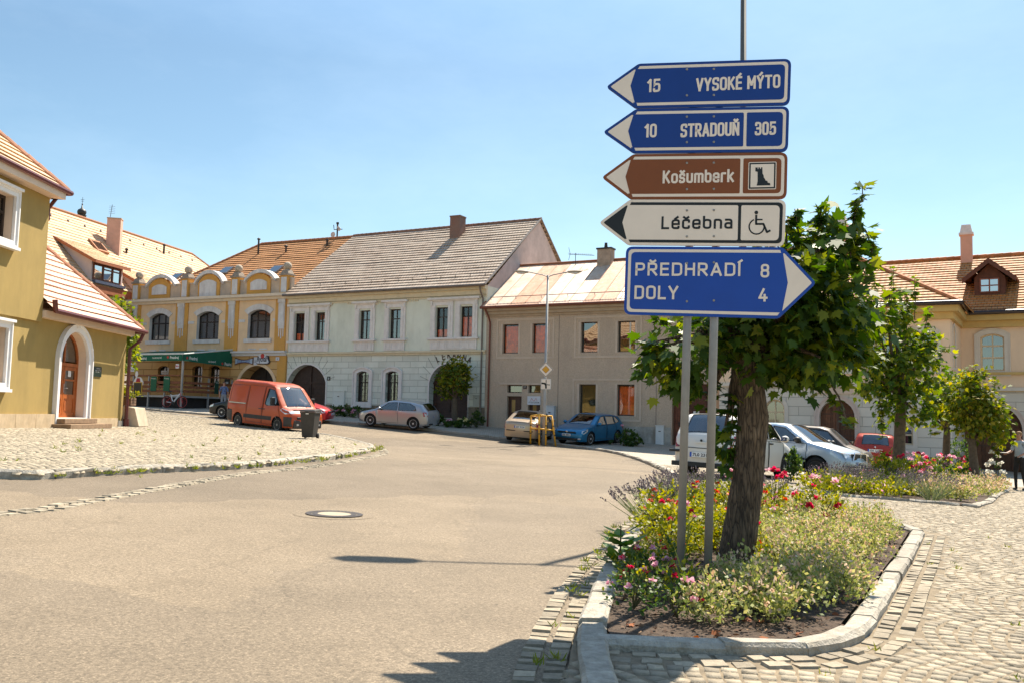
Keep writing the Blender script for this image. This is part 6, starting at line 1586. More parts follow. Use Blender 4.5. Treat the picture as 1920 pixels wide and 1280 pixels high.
 for h in windows:
  q = np.array(h); V2, F2 = cdt([tuple(p) for p in q], (), [tuple(p) for p in allp[inside(allp, [tuple(p) for p in q])]]); V2 = np.array(V2)
  for s in (1, -1):
   m = MB(); m.add(np.c_[V2[:, 0], s * (yw(V2[:, 0], V2[:, 1]) - .012), V2[:, 1]], F2); wo = m.build('side_window', CARGLASS, root, smooth=True, local=True)
   m = MB(); qq = dense(np.vstack([q, q[:1]]), .08); m.tube(np.c_[qq[:, 0], s * (yw(qq[:, 0], qq[:, 1]) - .002), qq[:, 1]], .012, 4, cap=False); m.build('window_seal', BLACKP, wo, local=True)
 # underbody, seats, wheels
 m = MB(); m.box((P[:, 0].min() + .25, -W / 2 + .16, .2), (P[:, 0].max() - .25, W / 2 - .16, zf + .25))
 for xc in (xf, xr):
  for s in (1, -1): m.box((xc - r - .02, min(s * (W / 2 - .27), s * (W / 2 - .29)), .2), (xc + r + .02, max(s * (W / 2 - .27), s * (W / 2 - .29)), 2 * r + .02))
 m.build('underbody', BLACKP, root, local=True)
 for sx, sz in seats:
  m = MB()
  for sy in (-.36, .36):
   m.hexa([(sx - .1, sy - .24, sz), (sx + .5, sy - .24, sz), (sx + .5, sy + .24, sz), (sx - .1, sy + .24, sz), (sx - .1, sy - .24, sz + .18), (sx + .5, sy - .24, sz + .18), (sx + .5, sy + .24, sz + .18), (sx - .1, sy + .24, sz + .18)])
   m.hexa([(sx - .12, sy - .23, sz), (sx + .06, sy - .23, sz), (sx + .06, sy + .23, sz), (sx - .12, sy + .23, sz), (sx - .3, sy - .2, sz + .68), (sx - .18, sy - .2, sz + .68), (sx - .18, sy + .2, sz + .68), (sx - .3, sy + .2, sz + .68)])
   m.box((sx - .33, sy - .12, sz + .69), (sx - .2, sy + .12, sz + .86))
  m.build('seat', SEATM, root, local=True)
 for xc, st in ((xf, steer), (xr, 0)):
  for s in (1, -1):
   ca, sa = math.cos(st), math.sin(st); ax = Vector((-sa * s, ca * s, 0)); c0 = Vector((xc, s * (W / 2 - .03), r))
   m = MB(); rr = r * .66
   m.lathe(c0, [(rr, -.2), (r * .95, -.2), (r, -.17), (r, -.04), (r * .95, -.005), (rr * 1.05, 0), (rr, -.02)], 26, axis=ax); w = m.build('wheel', TYRE, root, smooth=True, local=True)
   m = MB(); m.lathe(c0 + ax * -.1, [(.01, 0), (rr, 0), (rr, .07), (rr * 1.0, .1)], 22, axis=ax); m.build('wheel_well', BLACKP, w, local=True)
   m = MB(); a = ax.orthogonal().normalized(); b_ = ax.cross(a)
   for k in range(22): 
    t0, t1 = 2 * math.pi * k / 22, 2 * math.pi * (k + 1) / 22
    f_ = lambda t, q, h: c0 + (a * math.cos(t) + b_ * math.sin(t)) * q + ax * h
    m.quad(f_(t0, rr * .88, -.005), f_(t1, rr * .88, -.005), f_(t1, rr * 1.02, .004), f_(t0, rr * 1.02, .004))
   for k in range(spokes):
    t = 2 * math.pi * (k + .2) / spokes; d = a * math.cos(t) + b_ * math.sin(t); e = ax.cross(d); w1, w2 = 1.15 / spokes * rr, .95 / spokes * rr
    m.add([c0 + d * rr * .1 + e * w2 + ax * .0, c0 + d * rr * .1 - e * w2 + ax * .0, c0 + d * rr * .95 - e * w1 - ax * .01, c0 + d * rr * .95 + e * w1 - ax * .01], [(0, 1, 2, 3)])
   m.lathe(c0, [(.001, .012), (rr * .22, .01), (rr * .24, -.02)], 12, axis=ax)
   m.build('rim', rim, w, local=True)
 def patch(lst, nm, mm):
  """lamp units: outline in side view wrapped round the corner by reach metres"""
  for q, reach, end in lst:
   for s in (1, -1):
    q_ = dense(np.vstack([np.array(q, float), np.array(q[:1], float)]), .06)[:-1]
    yy = yw(q_[:, 0], q_[:, 1]); n_ = len(q_); m = MB()
    fr = np.c_[q_[:, 0], s * (yy + .008), q_[:, 1]]; inn = fr.copy(); inn[:, 1] -= s * reach; inn[:, 0] += end * .10 * (reach / .5)
    m.add(list(fr) + list(inn), [tuple(range(n_)), tuple(range(2 * n_ - 1, n_ - 1, -1))] + [(i, n_ + i, n_ + (i + 1) % n_, (i + 1) % n_) for i in range(n_)])
    m.build(nm, mm, root, local=True, weld=True)
 patch(lamps, 'headlamp', LAMPC); patch(tails, 'tail_lamp', LAMPR)
 for nm, mm, boxes in trims:
  m = MB()
  for lo, hi in boxes: m.box(lo, hi)
  m.build(nm, mm, root, local=True, bevel=.012)
 if mirror:
  mx, mz, mm = mirror
  for s in (1, -1):
   m = MB(); y0 = float(yw(mx, mz)); c = (mx - .02, s * (y0 + .13), mz + .05); m.ball(c, (.09, .11, .085), 12); m.tube([(mx, s * (y0 - .02), mz), (mx, s * (y0 + .08), mz + .02)], .03, 6); mo = m.build('mirror', mm, root, smooth=True, local=True)
   m = MB(); m.quad((mx - .105, s * (y0 + .05), mz), (mx - .105, s * (y0 + .2), mz), (mx - .105, s * (y0 + .2), mz + .1), (mx - .105, s * (y0 + .05), mz + .1)); m.build('mirror_glass', mat('mirror glass', (.7, .72, .75), rough=.05, metal=1), mo, local=True)
 for px_, pz_, fwd, s in plates:
  u = np.array((0, 1.0, 0)) if fwd > 0 else np.array((0, -1.0, 0)); Q = Plane((px_, 0, pz_), u)
  m = MB(); m.fbox(Q, -.26, .26, -.055, .055, -.02, .006); pl = m.build('number_plate', PLATEW, root, local=True)
  m = MB(); m.fbox(Q, -.262, -.215, -.056, .056, .0, .0075); m.build('plate_band', PLATEB, pl, local=True)
  m = MB(); letters(m, Q, s, -.19, .235, -.036, .036, .009, 0, .03); m.build('plate_lettering', INK, pl, local=True)
 if extra: extra(root, yw, pmat)
 return root
def place(px, Y, dz=.0): return at(px, Y, dz)
def chrome_badge(x, z, r_=.05):
 def f(root, yw, pm):
  m = MB(); m.lathe((x, 0, z), [(r_ * .6, -.02), (r_, 0), (r_ * .8, .012), (.01, .016)], 14, axis=(math.copysign(1, x), 0, 0)); m.build('badge', mat('chrome', (.75, .75, .76), rough=.12, metal=1), root, local=True)
 return f
CHR = mat('chrome', (.75, .75, .76), rough=.12, metal=1)
SURF = .07
# --- silver three-door hatchback by the pale green house
hatch3 = [(2.02, .22), (2.06, .45), (2.0, .62), (1.85, .72), (1.05, .92), (.35, 1.36), (.0, 1.42), (-.9, 1.40), (-1.55, 1.30), (-1.88, .98), (-1.98, .88), (-2.04, .55), (-2.0, .25)]
w3 = [[(.78, .93), (.30, 1.29), (-.22, 1.34), (-.26, .94)], [(-.34, .94), (-.30, 1.34), (-.95, 1.32), (-1.25, 1.2), (-1.38, .98)]]
d3 = [[(.95, .28), (.95, .9), (-.3, .9), (-.36, .28)]]
def belt(*p): return sorted(p)
A3P = at(748, 48.4, SURF)
car('silver_hatchback', 'silver grey three-door hatchback parked along the kerb by the pale green house', 'car', A3P, math.radians(180 - 20), 4.15, 1.74, hatch3, belt((-2.1, .9), (2.1, .93)), (1.28, -1.23), .315, paint('silver', (.36, .38, .40), .6, .3), w3, d3, ((4, 'windscreen'), (8, 'rear_window')),
 lamps=[([(1.98, .60), (1.72, .72), (1.66, .63), (1.9, .52)], .32, 1)], tails=[([(-1.9, .94), (-1.72, .93), (-1.78, .72), (-2.01, .70)], .16, -1)], mirror=(.72, .93, paint('silver', ())), plates=[(-2.10, .68, -1, '5E4 1972')], seats=[(.15, .35), (-.75, .38)], handles=[(-.16, .82)],
 trims=[('bumper_trim', BLACKP, [((-2.1, -.6, .28), (-2.02, .6, .36))]), ('bright_strip', CHR, [((-2.085, -.55, .50), (-2.06, .55, .53))])])
# --- blue five-door hatchback
hatch5 = [(2.06, .20), (2.12, .42), (2.08, .62), (1.98, .72), (1.72, .83), (1.02, .98), (.30, 1.42), (-.1, 1.47), (-.95, 1.45), (-1.6, 1.36), (-1.95, 1.02), (-2.06, .9), (-2.10, .55), (-2.05, .24)]
w5 = [[(.80, .98), (.28, 1.35), (-.10, 1.39), (-.12, .99)], [(-.2, .99), (-.18, 1.39), (-.95, 1.37), (-1.02, 1.01)], [(-1.09, 1.02), (-1.02, 1.36), (-1.25, 1.32), (-1.5, 1.12)]]
d5 = [[(1.0, .28), (1.0, .95), (-.16, .96), (-.16, .28)], [(-.2, .28), (-.2, .96), (-1.06, .97), (-1.15, .72), (-.85, .28)]]
def grille_front(x, z0, z1, w, badge=True):
 def f(root, yw, pm):
  m = MB(); m.box((x - .06, -w, z0), (x + .012, w, z1)); m.build('grille', BLACKP, root, local=True, bevel=.01)
  if badge: chrome_badge(x + .01, (z0 + z1) / 2 + .02, .06)(root, yw, pm)
 return f
GOLF = at(1105, 46.0, SURF)
car('blue_hatchback', 'metallic blue five-door hatchback facing the road in front of the grey house', 'car', GOLF, math.radians(-90 - 36), 4.25, 1.79, hatch5, belt((-2.1, .97), (2.1, .96)), (1.32, -1.30), .325, paint('blue', (.02, .17, .33), .45, .3), w5, d5, ((5, 'windscreen'), (9, 'rear_window')),
 lamps=[([(2.06, .60), (1.98, .71), (1.62, .80), (1.66, .68), (1.95, .56)], .34, 1)], tails=[([(-2.0, .96), (-1.75, .93), (-1.8, .74), (-2.07, .72)], .2, -1)], mirror=(.78, .98, paint('blue', ())), plates=[(2.245, .50, 1, '3E6 8041')], seats=[(.2, .38), (-.7, .42)], handles=[(-.02, .86), (-.9, .87)],
 trims=[('lower_grille', BLACKP, [((2.06, -.6, .24), (2.215, .6, .36))]), ('fog_lamp', LAMPC, [((2.0, -.76, .30), (2.13, -.58, .36)), ((2.0, .58, .30), (2.13, .76, .36))]), ('sill_strip', CHR, [((-.9, -.872, .30), (.9, -.868, .33)), ((-.9, .868, .30), (.9, .872, .33))])], spokes=10, extra=grille_front(2.195, .60, .665, .5))
# --- beige liftback seen from behind
lift = [(2.2, .22), (2.26, .5), (2.15, .7), (1.2, .93), (.45, 1.38), (.0, 1.43), (-.75, 1.41), (-1.62, 1.08), (-2.18, 1.0), (-2.24, .92), (-2.26, .55), (-2.2, .25)]
wl = [[(.92, .95), (.42, 1.31), (.02, 1.35), (0, .96)], [(-.08, .96), (-.06, 1.35), (-.75, 1.33), (-1.02, .99)]]
dl = [[(1.1, .28), (1.1, .9), (-.04, .92), (-.04, .28)], [(-.08, .28), (-.08, .92), (-1.05, .94), (-1.1, .7), (-.85, .28)]]
OCT = at(993, 45.8, SURF)
car('beige_liftback', 'beige liftback seen from behind beside the yellow guard frame', 'car', OCT, math.radians(90 - 14), 4.5, 1.75, lift, belt((-2.3, .95), (2.3, .94)), (1.28, -1.24), .315, paint('beige', (.46, .36, .26), .45, .3), wl, dl, ((3, 'windscreen'), (6, 'rear_window')),
 lamps=[([(2.2, .60), (1.9, .74), (1.88, .62), (2.2, .52)], .3, 1)], tails=[([(-2.1, .93), (-1.96, .92), (-1.98, .66), (-2.24, .66)], .26, -1)], mirror=(.85, .95, paint('beige', ())), plates=[(-2.36, .76, -1, '2E7 9124')], seats=[(.25, .36), (-.6, .4)], handles=[(.1, .84), (-.9, .85)],
 trims=[('bumper_strip', BLACKP, [((-2.36, -.66, .555), (-2.30, .66, .60))]), ('boot_black_line', BLACKP, [((-2.31, -.62, .99), (-2.27, .62, 1.0))])])  # thin black strip across the boot edge
# --- white estate seen from behind
est = [(2.25, .22), (2.3, .5), (2.2, .7), (1.25, .93), (.5, 1.40), (.0, 1.46), (-1.55, 1.46), (-1.8, 1.42), (-2.15, .98), (-2.22, .9), (-2.25, .55), (-2.2, .26)]
we = [[(.95, .96), (.46, 1.34), (.05, 1.38), (.03, .97)], [(-.05, .97), (-.03, 1.38), (-.85, 1.38), (-.95, .98)], [(-1.03, .98), (-.95, 1.38), (-1.6, 1.36), (-1.85, 1.0)]]
de = [[(1.1, .28), (1.1, .92), (-.01, .93), (-.01, .28)], [(-.05, .28), (-.05, .93), (-1.0, .94), (-1.1, .7), (-.85, .28)]]
EST = at(1380, 23.0, SURF)
def estate_extra(root, yw, pm):
 m = MB(); m.box((-2.375, -.16, .77), (-2.36, .16, .80)); m.build('tailgate_handle', pm, root, local=True)
 m = MB(); m.tube([(-2.30, -.62, .70), (-2.345, -.5, .66), (-2.36, 0, .655), (-2.345, .5, .66), (-2.30, .62, .70)], .008, 4); m.build('tailgate_gap', BLACKP, root, local=True)
 m = MB(); m.lathe((-2.365, .0, .83), [(.03, 0), (.03, .012), (.005, .014)], 10, axis=(-1, 0, 0)); m.build('lock', BLACKP, root, local=True)
car('white_estate', 'white estate car seen from behind through the two sign posts', 'car', EST, math.radians(90 - 14 - 20), 4.5, 1.66, est, belt((-2.3, .97), (2.3, .94)), (1.3, -1.22), .31, paint('white', (.66, .63, .58), .0, .4), we, de, ((3, 'windscreen'), (7, 'rear_window')), tumble=.22,
 lamps=[([(2.25, .60), (1.95, .74), (1.93, .62), (2.25, .52)], .3, 1)], tails=[([(-2.13, .97), (-2.03, .96), (-2.05, .66), (-2.25, .66)], .1, -1)], mirror=(.88, .96, paint('white', ())), plates=[(-2.385, .50, -1, '7L0 2316')], seats=[(.25, .36), (-.6, .4)], handles=[(.12, .86, BLACKP), (-.86, .87, BLACKP)], rim=mat('hub cap', (.45, .44, .42), rough=.4, metal=.5),
 trims=[('bumper_vent', BLACKP, [((-2.352, -.80, .54), (-2.27, -.45, .60)), ((-2.352, .45, .54), (-2.27, .80, .60))]), ('bumper_underside', BLACKP, [((-2.33, -.74, .22), (-2.24, .74, .33))])], extra=estate_extra)
# --- silver small hatchback, front towards the right
fab = [(1.94, .22), (2.0, .42), (1.98, .62), (1.9, .74), (1.72, .84), (.98, 1.0), (.30, 1.42), (-.05, 1.46), (-1.0, 1.45), (-1.6, 1.36), (-1.84, 1.0), (-1.92, .9), (-1.96, .55), (-1.92, .25)]
wf = [[(.78, 1.0), (.26, 1.34), (-.08, 1.38), (-.1, .97)], [(-.2, .97), (-.18, 1.38), (-.92, 1.37), (-1.0, 1.0)], [(-1.08, 1.02), (-1.0, 1.36), (-1.3, 1.3), (-1.45, 1.1)]]
df = [[(.95, .28), (.95, .95), (-.15, .94), (-.15, .28)], [(-.19, .28), (-.19, .94), (-1.04, .97), (-1.1, .72), (-.82, .28)]]
FAB = at(1474, 25.3, SURF)
def fab_extra(root, yw, pm):
 m = MB(); m.box((1.98, -.40, .60), (2.065, .40, .76))
 m.build('grille', BLACKP, root, local=True, bevel=.015)
 m = MB(); m.tube([(2.055, -.42, .59), (2.06, -.36, .775), (2.065, 0, .79), (2.06, .36, .775), (2.055, .42, .59)], .018, 6); m.box((2.05, -.012, .60), (2.075, .012, .77)); m.build('grille_surround', CHR, root, local=True)
 m = MB(); yy = float(yw(0, .5)); 
 for s in (1, -1): m.box((-.80, min(s * (yy - .005), s * (yy + .018)), .52), (.92, max(s * (yy - .005), s * (yy + .018)), .575))
 m.build('side_strip', BLACKP, root, local=True)
 m = MB(); m.box((1.96, -.62, .40), (2.085, .62, .44)); m.box((1.96, -.55, .24), (2.07, .55, .36)); m.build('lower_grille', BLACKP, root, local=True, bevel=.01)
car('silver_blue_hatchback', 'pale silver blue hatchback facing right behind the tree and lavender', 'car', FAB, math.radians(-44), 3.97, 1.65, fab, belt((-2.1, .98), (.9, .99), (2.1, .9)), (1.22, -1.24), .31, paint('silver blue', (.40, .47, .54), .5, .3), wf, df, ((5, 'windscreen'), (9, 'rear_window')),
 lamps=[([(1.96, .64), (1.9, .75), (1.60, .86), (1.60, .72), (1.86, .60)], .36, 1)], tails=[([(-1.88, .98), (-1.66, .95), (-1.7, .74), (-1.96, .72)], .2, -1)], mirror=(.78, .98, BLACKP), plates=[(2.10, .50, 1, '4E2 6713')], seats=[(.2, .4), (-.65, .42)], handles=[(-.02, .88, BLACKP), (-.88, .89, BLACKP)], rim=mat('steel wheel', (.05, .05, .05), rough=.6), extra=fab_extra)
# --- red hatchback seen from behind, further right
RED = at(1640, 36.8, SURF)
car('red_hatchback', 'red hatchback seen from behind in front of the rusticated wall', 'car', RED, math.radians(90 - 22), 3.97, 1.65, fab, belt((-2.1, .98), (2.1, .96)), (1.22, -1.24), .31, paint('red', (.36, .035, .015), .2, .3), wf, df, ((5, 'windscreen'), (9, 'rear_window')),
 lamps=[([(1.96, .62), (1.9, .74), (1.60, .84), (1.60, .70), (1.86, .58)], .36, 1)], tails=[([(-1.88, .97), (-1.74, .95), (-1.76, .66), (-1.96, .66)], .22, -1)], mirror=(.78, .98, BLACKP), plates=[(-2.08, .80, -1, '1EK 4058')], seats=[(.2, .4), (-.65, .42)], handles=[(-.02, .88), (-.88, .89)],
 trims=[('bumper_strip', BLACKP, [((-2.06, -.62, .56), (-2.0, .62, .60))])], extra=chrome_badge(-2.05, .93, .035))
# --- dark estate behind the silver blue hatchback
DRK = at(1515, 33.5, SURF)
car('grey_brown_estate', 'grey brown van-like estate half hidden behind the silver blue hatchback', 'car', DRK, math.radians(-30), 4.3, 1.76, [(2.1, .25), (2.15, .5), (2.05, .75), (1.4, .98), (.8, 1.5), (.5, 1.58), (-1.7, 1.6), (-1.95, 1.5), (-2.1, 1.0), (-2.15, .5), (-2.1, .28)], belt((-2.2, 1.02), (2.2, 1.0)), (1.3, -1.3), .31, paint('grey brown', (.07, .055, .045), .3, .5), [[(1.15, 1.03), (.78, 1.44), (.2, 1.5), (.18, 1.03)], [(.1, 1.03), (.12, 1.5), (-.8, 1.51), (-.85, 1.04)]], [[(1.2, .3), (1.2, .98), (.14, .99), (.14, .3)]], ((3, 'windscreen'), (7, 'rear_window')),
 lamps=[([(2.1, .66), (2.0, .78), (1.75, .86), (1.75, .72), (2.05, .6)], .3, 1)], tails=[([(-2.1, 1.1), (-1.98, 1.1), (-1.98, .75), (-2.12, .75)], .12, -1)], mirror=(1.05, 1.0, BLACKP), seats=[(.6, .45), (-.3, .45)], handles=[(.3, .9)])
# --- red van
van = [(2.36, .24), (2.42, .55), (2.36, .82), (2.2, .98), (1.78, 1.14), (1.02, 1.98), (.72, 2.12), (.3, 2.19), (-2.1, 2.22), (-2.36, 2.14), (-2.44, 1.9), (-2.48, .5), (-2.44, .28)]
wv = [[(1.62, 1.20), (1.08, 1.86), (.62, 1.92), (.55, 1.22), (.7, 1.15)]]
dv = [[(1.72, .62), (1.55, 1.14), (.98, 1.99), (.42, 2.02), (.4, .32), (1.1, .32)], [(.36, .34), (.38, 2.0), (-.78, 2.02), (-.80, .36)], [(-.84, 1.12), (-.84, 2.0), (-2.2, 2.0), (-2.2, 1.12)]]
CLAD = mat('grey bumper plastic', (.06, .055, .05), rough=.75, var=.15)
VAN = at(512, 42.6, 0.0)
def van_extra(root, yw, pm):
 m = MB(); yy = float(yw(-1, 1.1))
 for s in (1, -1): m.box((-2.15, min(s * (yy - .01), s * (yy + .02)), 1.13), (-.86, max(s * (yy - .01), s * (yy + .02)), 1.18))
 m.build('slide_rail', mat('rail metal', (.5, .45, .4), rough=.4, metal=.7), root, local=True)
 m = MB(); m.box((2.30, -.78, .24), (2.5, .78, .60)); m.build('front_bumper', CLAD, root, local=True, bevel=.06)
 m = MB(); m.box((2.36, -.62, .62), (2.478, .62, .74)); m.build('grille', BLACKP, root, local=True, bevel=.02)
 m = MB(); m.box((2.495, .55, .36), (2.51, .66, .44)); m.box((2.495, -.66, .36), (2.51, -.55, .44)); m.build('fog_lamp', LAMPC, root, local=True)
 m = MB(); m.box((1.75, -.6, 1.02), (2.2, .6, 1.06))
 for k in (-.25, .35): m.tube([(1.86, k, 1.16), (1.55, k + .5, 1.48)], .012, 5)
 m.build('wiper', BLACKP, root, local=True)
 m = MB()
 for s in (1, -1):
  y0 = float(yw(1.35, 1.2)); m.box((1.22, min(s * (y0 + .05), s * (y0 + .25)), 1.2), (1.36, max(s * (y0 + .05), s * (y0 + .25)), 1.55)); m.tube([(1.35, s * (y0 - .02), 1.2), (1.3, s * (y0 + .1), 1.25)], .04, 6)
 m.build('mirror', BLACKP, root, local=True, bevel=.03)
car('red_van', 'red orange panel van with dark bumpers parked at the edge of the cobbles', 'van', VAN, math.radians(-90 + 52), 4.95, 2.02, van, belt((-2.6, 1.15), (2.6, 1.15)), (1.52, -1.42), .335, paint('van red', (.42, .06, .008), .0, .4), wv, dv, ((4, 'windscreen'),), tumble=.09, bow=.13,
 lamps=[([(2.30, .88), (2.18, .99), (1.80, 1.10), (1.72, 1.0), (2.05, .84)], .26, 1)], tails=[([(-2.42, 1.3), (-2.32, 1.3), (-2.32, .8), (-2.46, .8)], .12, -1)], seats=[(.85, .75)], handles=[(.50, .98, BLACKP), (.26, .98, BLACKP)], rim=mat('grey hub cap', (.38, .35, .31), rough=.5, metal=.4),
 lower=[([(1.1, .5), (1.1, .68), (-.98, .68), (-.98, .5)], 'side_cladding', CLAD), ([(-1.88, .3), (-1.88, .82), (-2.46, .82), (-2.46, .3)], 'rear_corner', CLAD), ([(1.95, .3), (1.95, .72), (2.38, .72), (2.38, .3)], 'front_corner', CLAD)], extra=van_extra)
# --- black car nose behind the van, red car beyond it
BLK = at(472, 49.0, 0.0)
car('black_car', 'black car with alloy wheels mostly hidden behind the red van', 'car', BLK, math.radians(180 - 20), 4.5, 1.78, lift, belt((-2.3, .95), (2.3, .94)), (1.32, -1.28), .33, paint('black', (.012, .013, .016), .3, .25), wl, dl, ((3, 'windscreen'), (6, 'rear_window')),
 lamps=[([(2.2, .62), (1.9, .76), (1.88, .64), (2.2, .54)], .3, 1)], tails=[([(-2.1, .95), (-1.96, .94), (-1.98, .68), (-2.24, .68)], .26, -1)], mirror=(.85, .95, BLACKP), seats=[(.25, .36), (-.6, .4)], handles=[(.1, .84), (-.9, .85)])
RD2 = at(549, 49.5, 0.0)
car('red_car', 'bright red hatchback peeping out behind the front of the red van', 'car', RD2, math.radians(-8), 4.0, 1.7, hatch5, belt((-2.1, .97), (2.1, .96)), (1.32, -1.30), .32, paint('bright red', (.42, .012, .02), .1, .3), w5, d5, ((5, 'windscreen'), (9, 'rear_window')),
 lamps=[([(2.06, .60), (1.98, .71), (1.62, .80), (1.66, .68), (1.95, .56)], .34, 1)], tails=[([(-2.0, .96), (-1.75, .93), (-1.8, .74), (-2.07, .72)], .2, -1)], mirror=(.78, .98, BLACKP), plates=[(2.245, .50, 1, '2E1 5530')], seats=[(.2, .38), (-.7, .42)], handles=[(-.02, .86), (-.9, .87)], extra=grille_front(2.195, .60, .665, .5, False))
# ---------------------------------------------------------------- street furniture
STEEL = mat('galvanised post', (.27, .255, .235), rough=.55, var=.12, scale=8, metal=.25)
SBLUE = mat('sign blue', (.0015, .034, .21), rough=.4, var=.05, scale=5)
SBLUE2 = mat('sign bright blue', (.001, .05, .32), rough=.4, var=.05, scale=5)
SBROWN = mat('sign brown', (.20, .052, .007), rough=.45, var=.06, scale=5)
SWHITE = mat('sign white', (.78, .66, .55), rough=.45, var=.04, scale=5)
SBLACK = mat('sign black', (.008,) * 3, rough=.4)
def signpost():
 t = .019; u0 = np.array(yaw(14)); z0 = np.array((0, 0, 1.))
 o = pt(1300, 640, 6.75)
 S = Plane(o, u0 * math.cos(t) - z0 * math.sin(t), z0 * math.cos(t) + u0 * math.sin(t))
 base = at(1300, 6.75, .09)
 root = thing('signpost', 'direction signpost on two grey poles with five stacked arrow panels in the flower bed', 'signpost', base)
 for x in (1288, 1338.5):
  u, v = S.uv(x, 600); top = S.uv(x, 150)[1]; bot = S.uv(x, 1120)[1]
  b = MB(); b.tube([S.P(u, bot - .35, -.05), S.P(u, top, -.05)], .0305, 14); b.lathe(S.P(u, top, -.05), [(.032, 0), (.032, .02), (.01, .03)], 12, axis=S.v); po = b.build('post', STEEL, root, smooth=True)
 specs = [
  ('blue arrow panel reading VYSOKÉ MÝTO', SBLUE, SWHITE, [(1136.3,163.3),(1191,203.8),(1481,197.5),(1483.8,110.5),(1197.5,120)], None, [('15',1213.8,1238,148.8,173.8),('VYSOKÉ MÝTO',1305.8,1462.5,143.8,169.2)]),
  ('blue arrow panel reading STRADOUŇ', SBLUE, SWHITE, [(1130.5,248),(1187.5,288),(1477.5,285),(1480,199.8),(1192.5,205)], 1397, [('10',1209,1231,233,258.8),('STRADOUŇ',1276.8,1385.5,231,257),('305',1416,1454.5,229,254.3)]),
  ('brown arrow panel reading Košumberk with ruin symbol', SBROWN, SWHITE, [(1128,333),(1182.5,374.6),(1475,373.6),(1477,286.2),(1187.5,289.6)], 1390.5, [('Košumberk',1243,1376,319,343.8)]),
  ('white arrow panel reading Léčebna with wheelchair symbol', SWHITE, SBLACK, [(1123,418),(1177.5,460),(1471,462.3),(1474,375),(1181,374.8)], 1386.5, [('Léčebna',1240,1373.8,405.5,430.3)]),
  ('large blue panel pointing right reading PŘEDHRADÍ and DOLY', SBLUE2, SWHITE, [(1530.5,531),(1467.5,464),(1173.8,462.7),(1169.5,590),(1460,597.5)], None, [('PŘEDHRADÍ',1191,1388.8,493,518),('8',1426,1442.5,495.5,521),('DOLY',1189.5,1272,536,561.8),('4',1422,1439.5,540.8,566.3)])]
 for lab, fc, lc, px, div, txts in specs:
  q = [S.uv(*p) for p in px]; right = px[0][0] > 1500
  A_ = 0.5 * sum(q[i][0] * q[(i + 1) % 5][1] - q[(i + 1) % 5][0] * q[i][1] for i in range(5))
  if A_ < 0: q = [q[0]] + q[1:][::-1]
  rs = [.03, .02, .055, .055, .02]
  black = fc is SWHITE
  outer = rounded(q, rs, 6)
  b = MB(); b.fprism(S, outer, -.02, 0)
  for v_ in (.25, .75):                                          # clamps behind
   vv = q[2][1] * v_ + q[3][1] * (1 - v_)
  pn = b.build('arrow_panel', fc, root, label=lab)
  for x_ in (1288, 1338.5):
   for y_ in (.22, .78):
    ym = px[2][1] * (1 - y_) + px[3][1] * y_ + (1400 - x_) * (.03 if right else .01); bu, bv = S.uv(x_, ym); m_ = MB(); m_.lathe(S.P(bu, bv, .003), [(.009, 0), (.009, .003), (.005, .006)], 10, axis=S.n); m_.build('bolt', STEEL, pn)
  w1 = rounded(grow(q, -.021), [.012, .008, .036, .036, .008], 6)
  b = MB(); b.fprism(S, w1, -.001, .0015, back=False); b.build('border', lc, pn)
  # coloured field inside the border, with the arrow head left out
  g = [np.array(p) for p in grow(q, -.043)]
  tip, ring_ = g[0], g[1:]
  sgn = -1 if right else 1
  sh = np.array([q[1], q[4]]); xs = sh[:, 0].mean()
  cm = np.array((xs - sgn * .050, tip[1])); ca, cb = ring_[0], ring_[3]
  ca = np.array((xs - sgn * .012, ca[1])); cb = np.array((xs - sgn * .012, cb[1]))
  field = [tuple(cm), tuple(ca), tuple(ring_[1]), tuple(ring_[2]), tuple(cb)]
  if right: pass
  b = MB()
  if div:
   ud = S.uv(div, (px[2][1] + px[3][1]) / 2)[0]; R = field[2:4]; cut = lambda x: (field[1][1] + (field[2][1] - field[1][1]) * (x - field[1][0]) / (field[2][0] - field[1][0]), field[4][1] + (field[3][1] - field[4][1]) * (x - field[4][0]) / (field[3][0] - field[4][0]))
   l0, l1 = cut(ud - .011); r0, r1 = cut(ud + .011)
   b.fprism(S, rounded([field[0], field[1], (ud - .011, l0), (ud - .011, l1), field[4]], [0, 0, .012, .012, 0]), .001, .003, back=False)
   b.fprism(S, rounded([(ud + .011, r0), field[2], field[3], (ud + .011, r1)], [.012, .035, .035, .012]), .001, .003, back=False)
  else: b.fprism(S, rounded(field, [0, 0, .035, .035, 0]), .001, .003, back=False)
  # slivers parting the arrow head from the border lines
  for c_, qq in ((ca, q[1]), (cb, q[4])):
   d = np.array((sgn * .05, 0)); s_ = np.sign(tip[1] - c_[1])
   pr = [tuple(c_ + (-sgn * .012, s_ * .004)), tuple(c_ + (sgn * .012, s_ * .004)), (qq[0] + sgn * .02, qq[1] + s_ * .006), (qq[0] - sgn * .012, qq[1] + s_ * .012)]
   b.poly([S.P(*p, .0032) for p in pr])
  b.build('field', fc, pn)
  b = MB()
  for s_, x0, x1, y0, y1 in txts:
   xm, ym = (x0 + x1) / 2, (y0 + y1) / 2
   letters(b, S, s_, S.uv(x0, ym)[0], S.uv(x1, ym)[0], S.uv(xm, y1)[1], S.uv(xm, y0)[1], .0045, 0, .018)
  b.build('lettering', lc, pn)
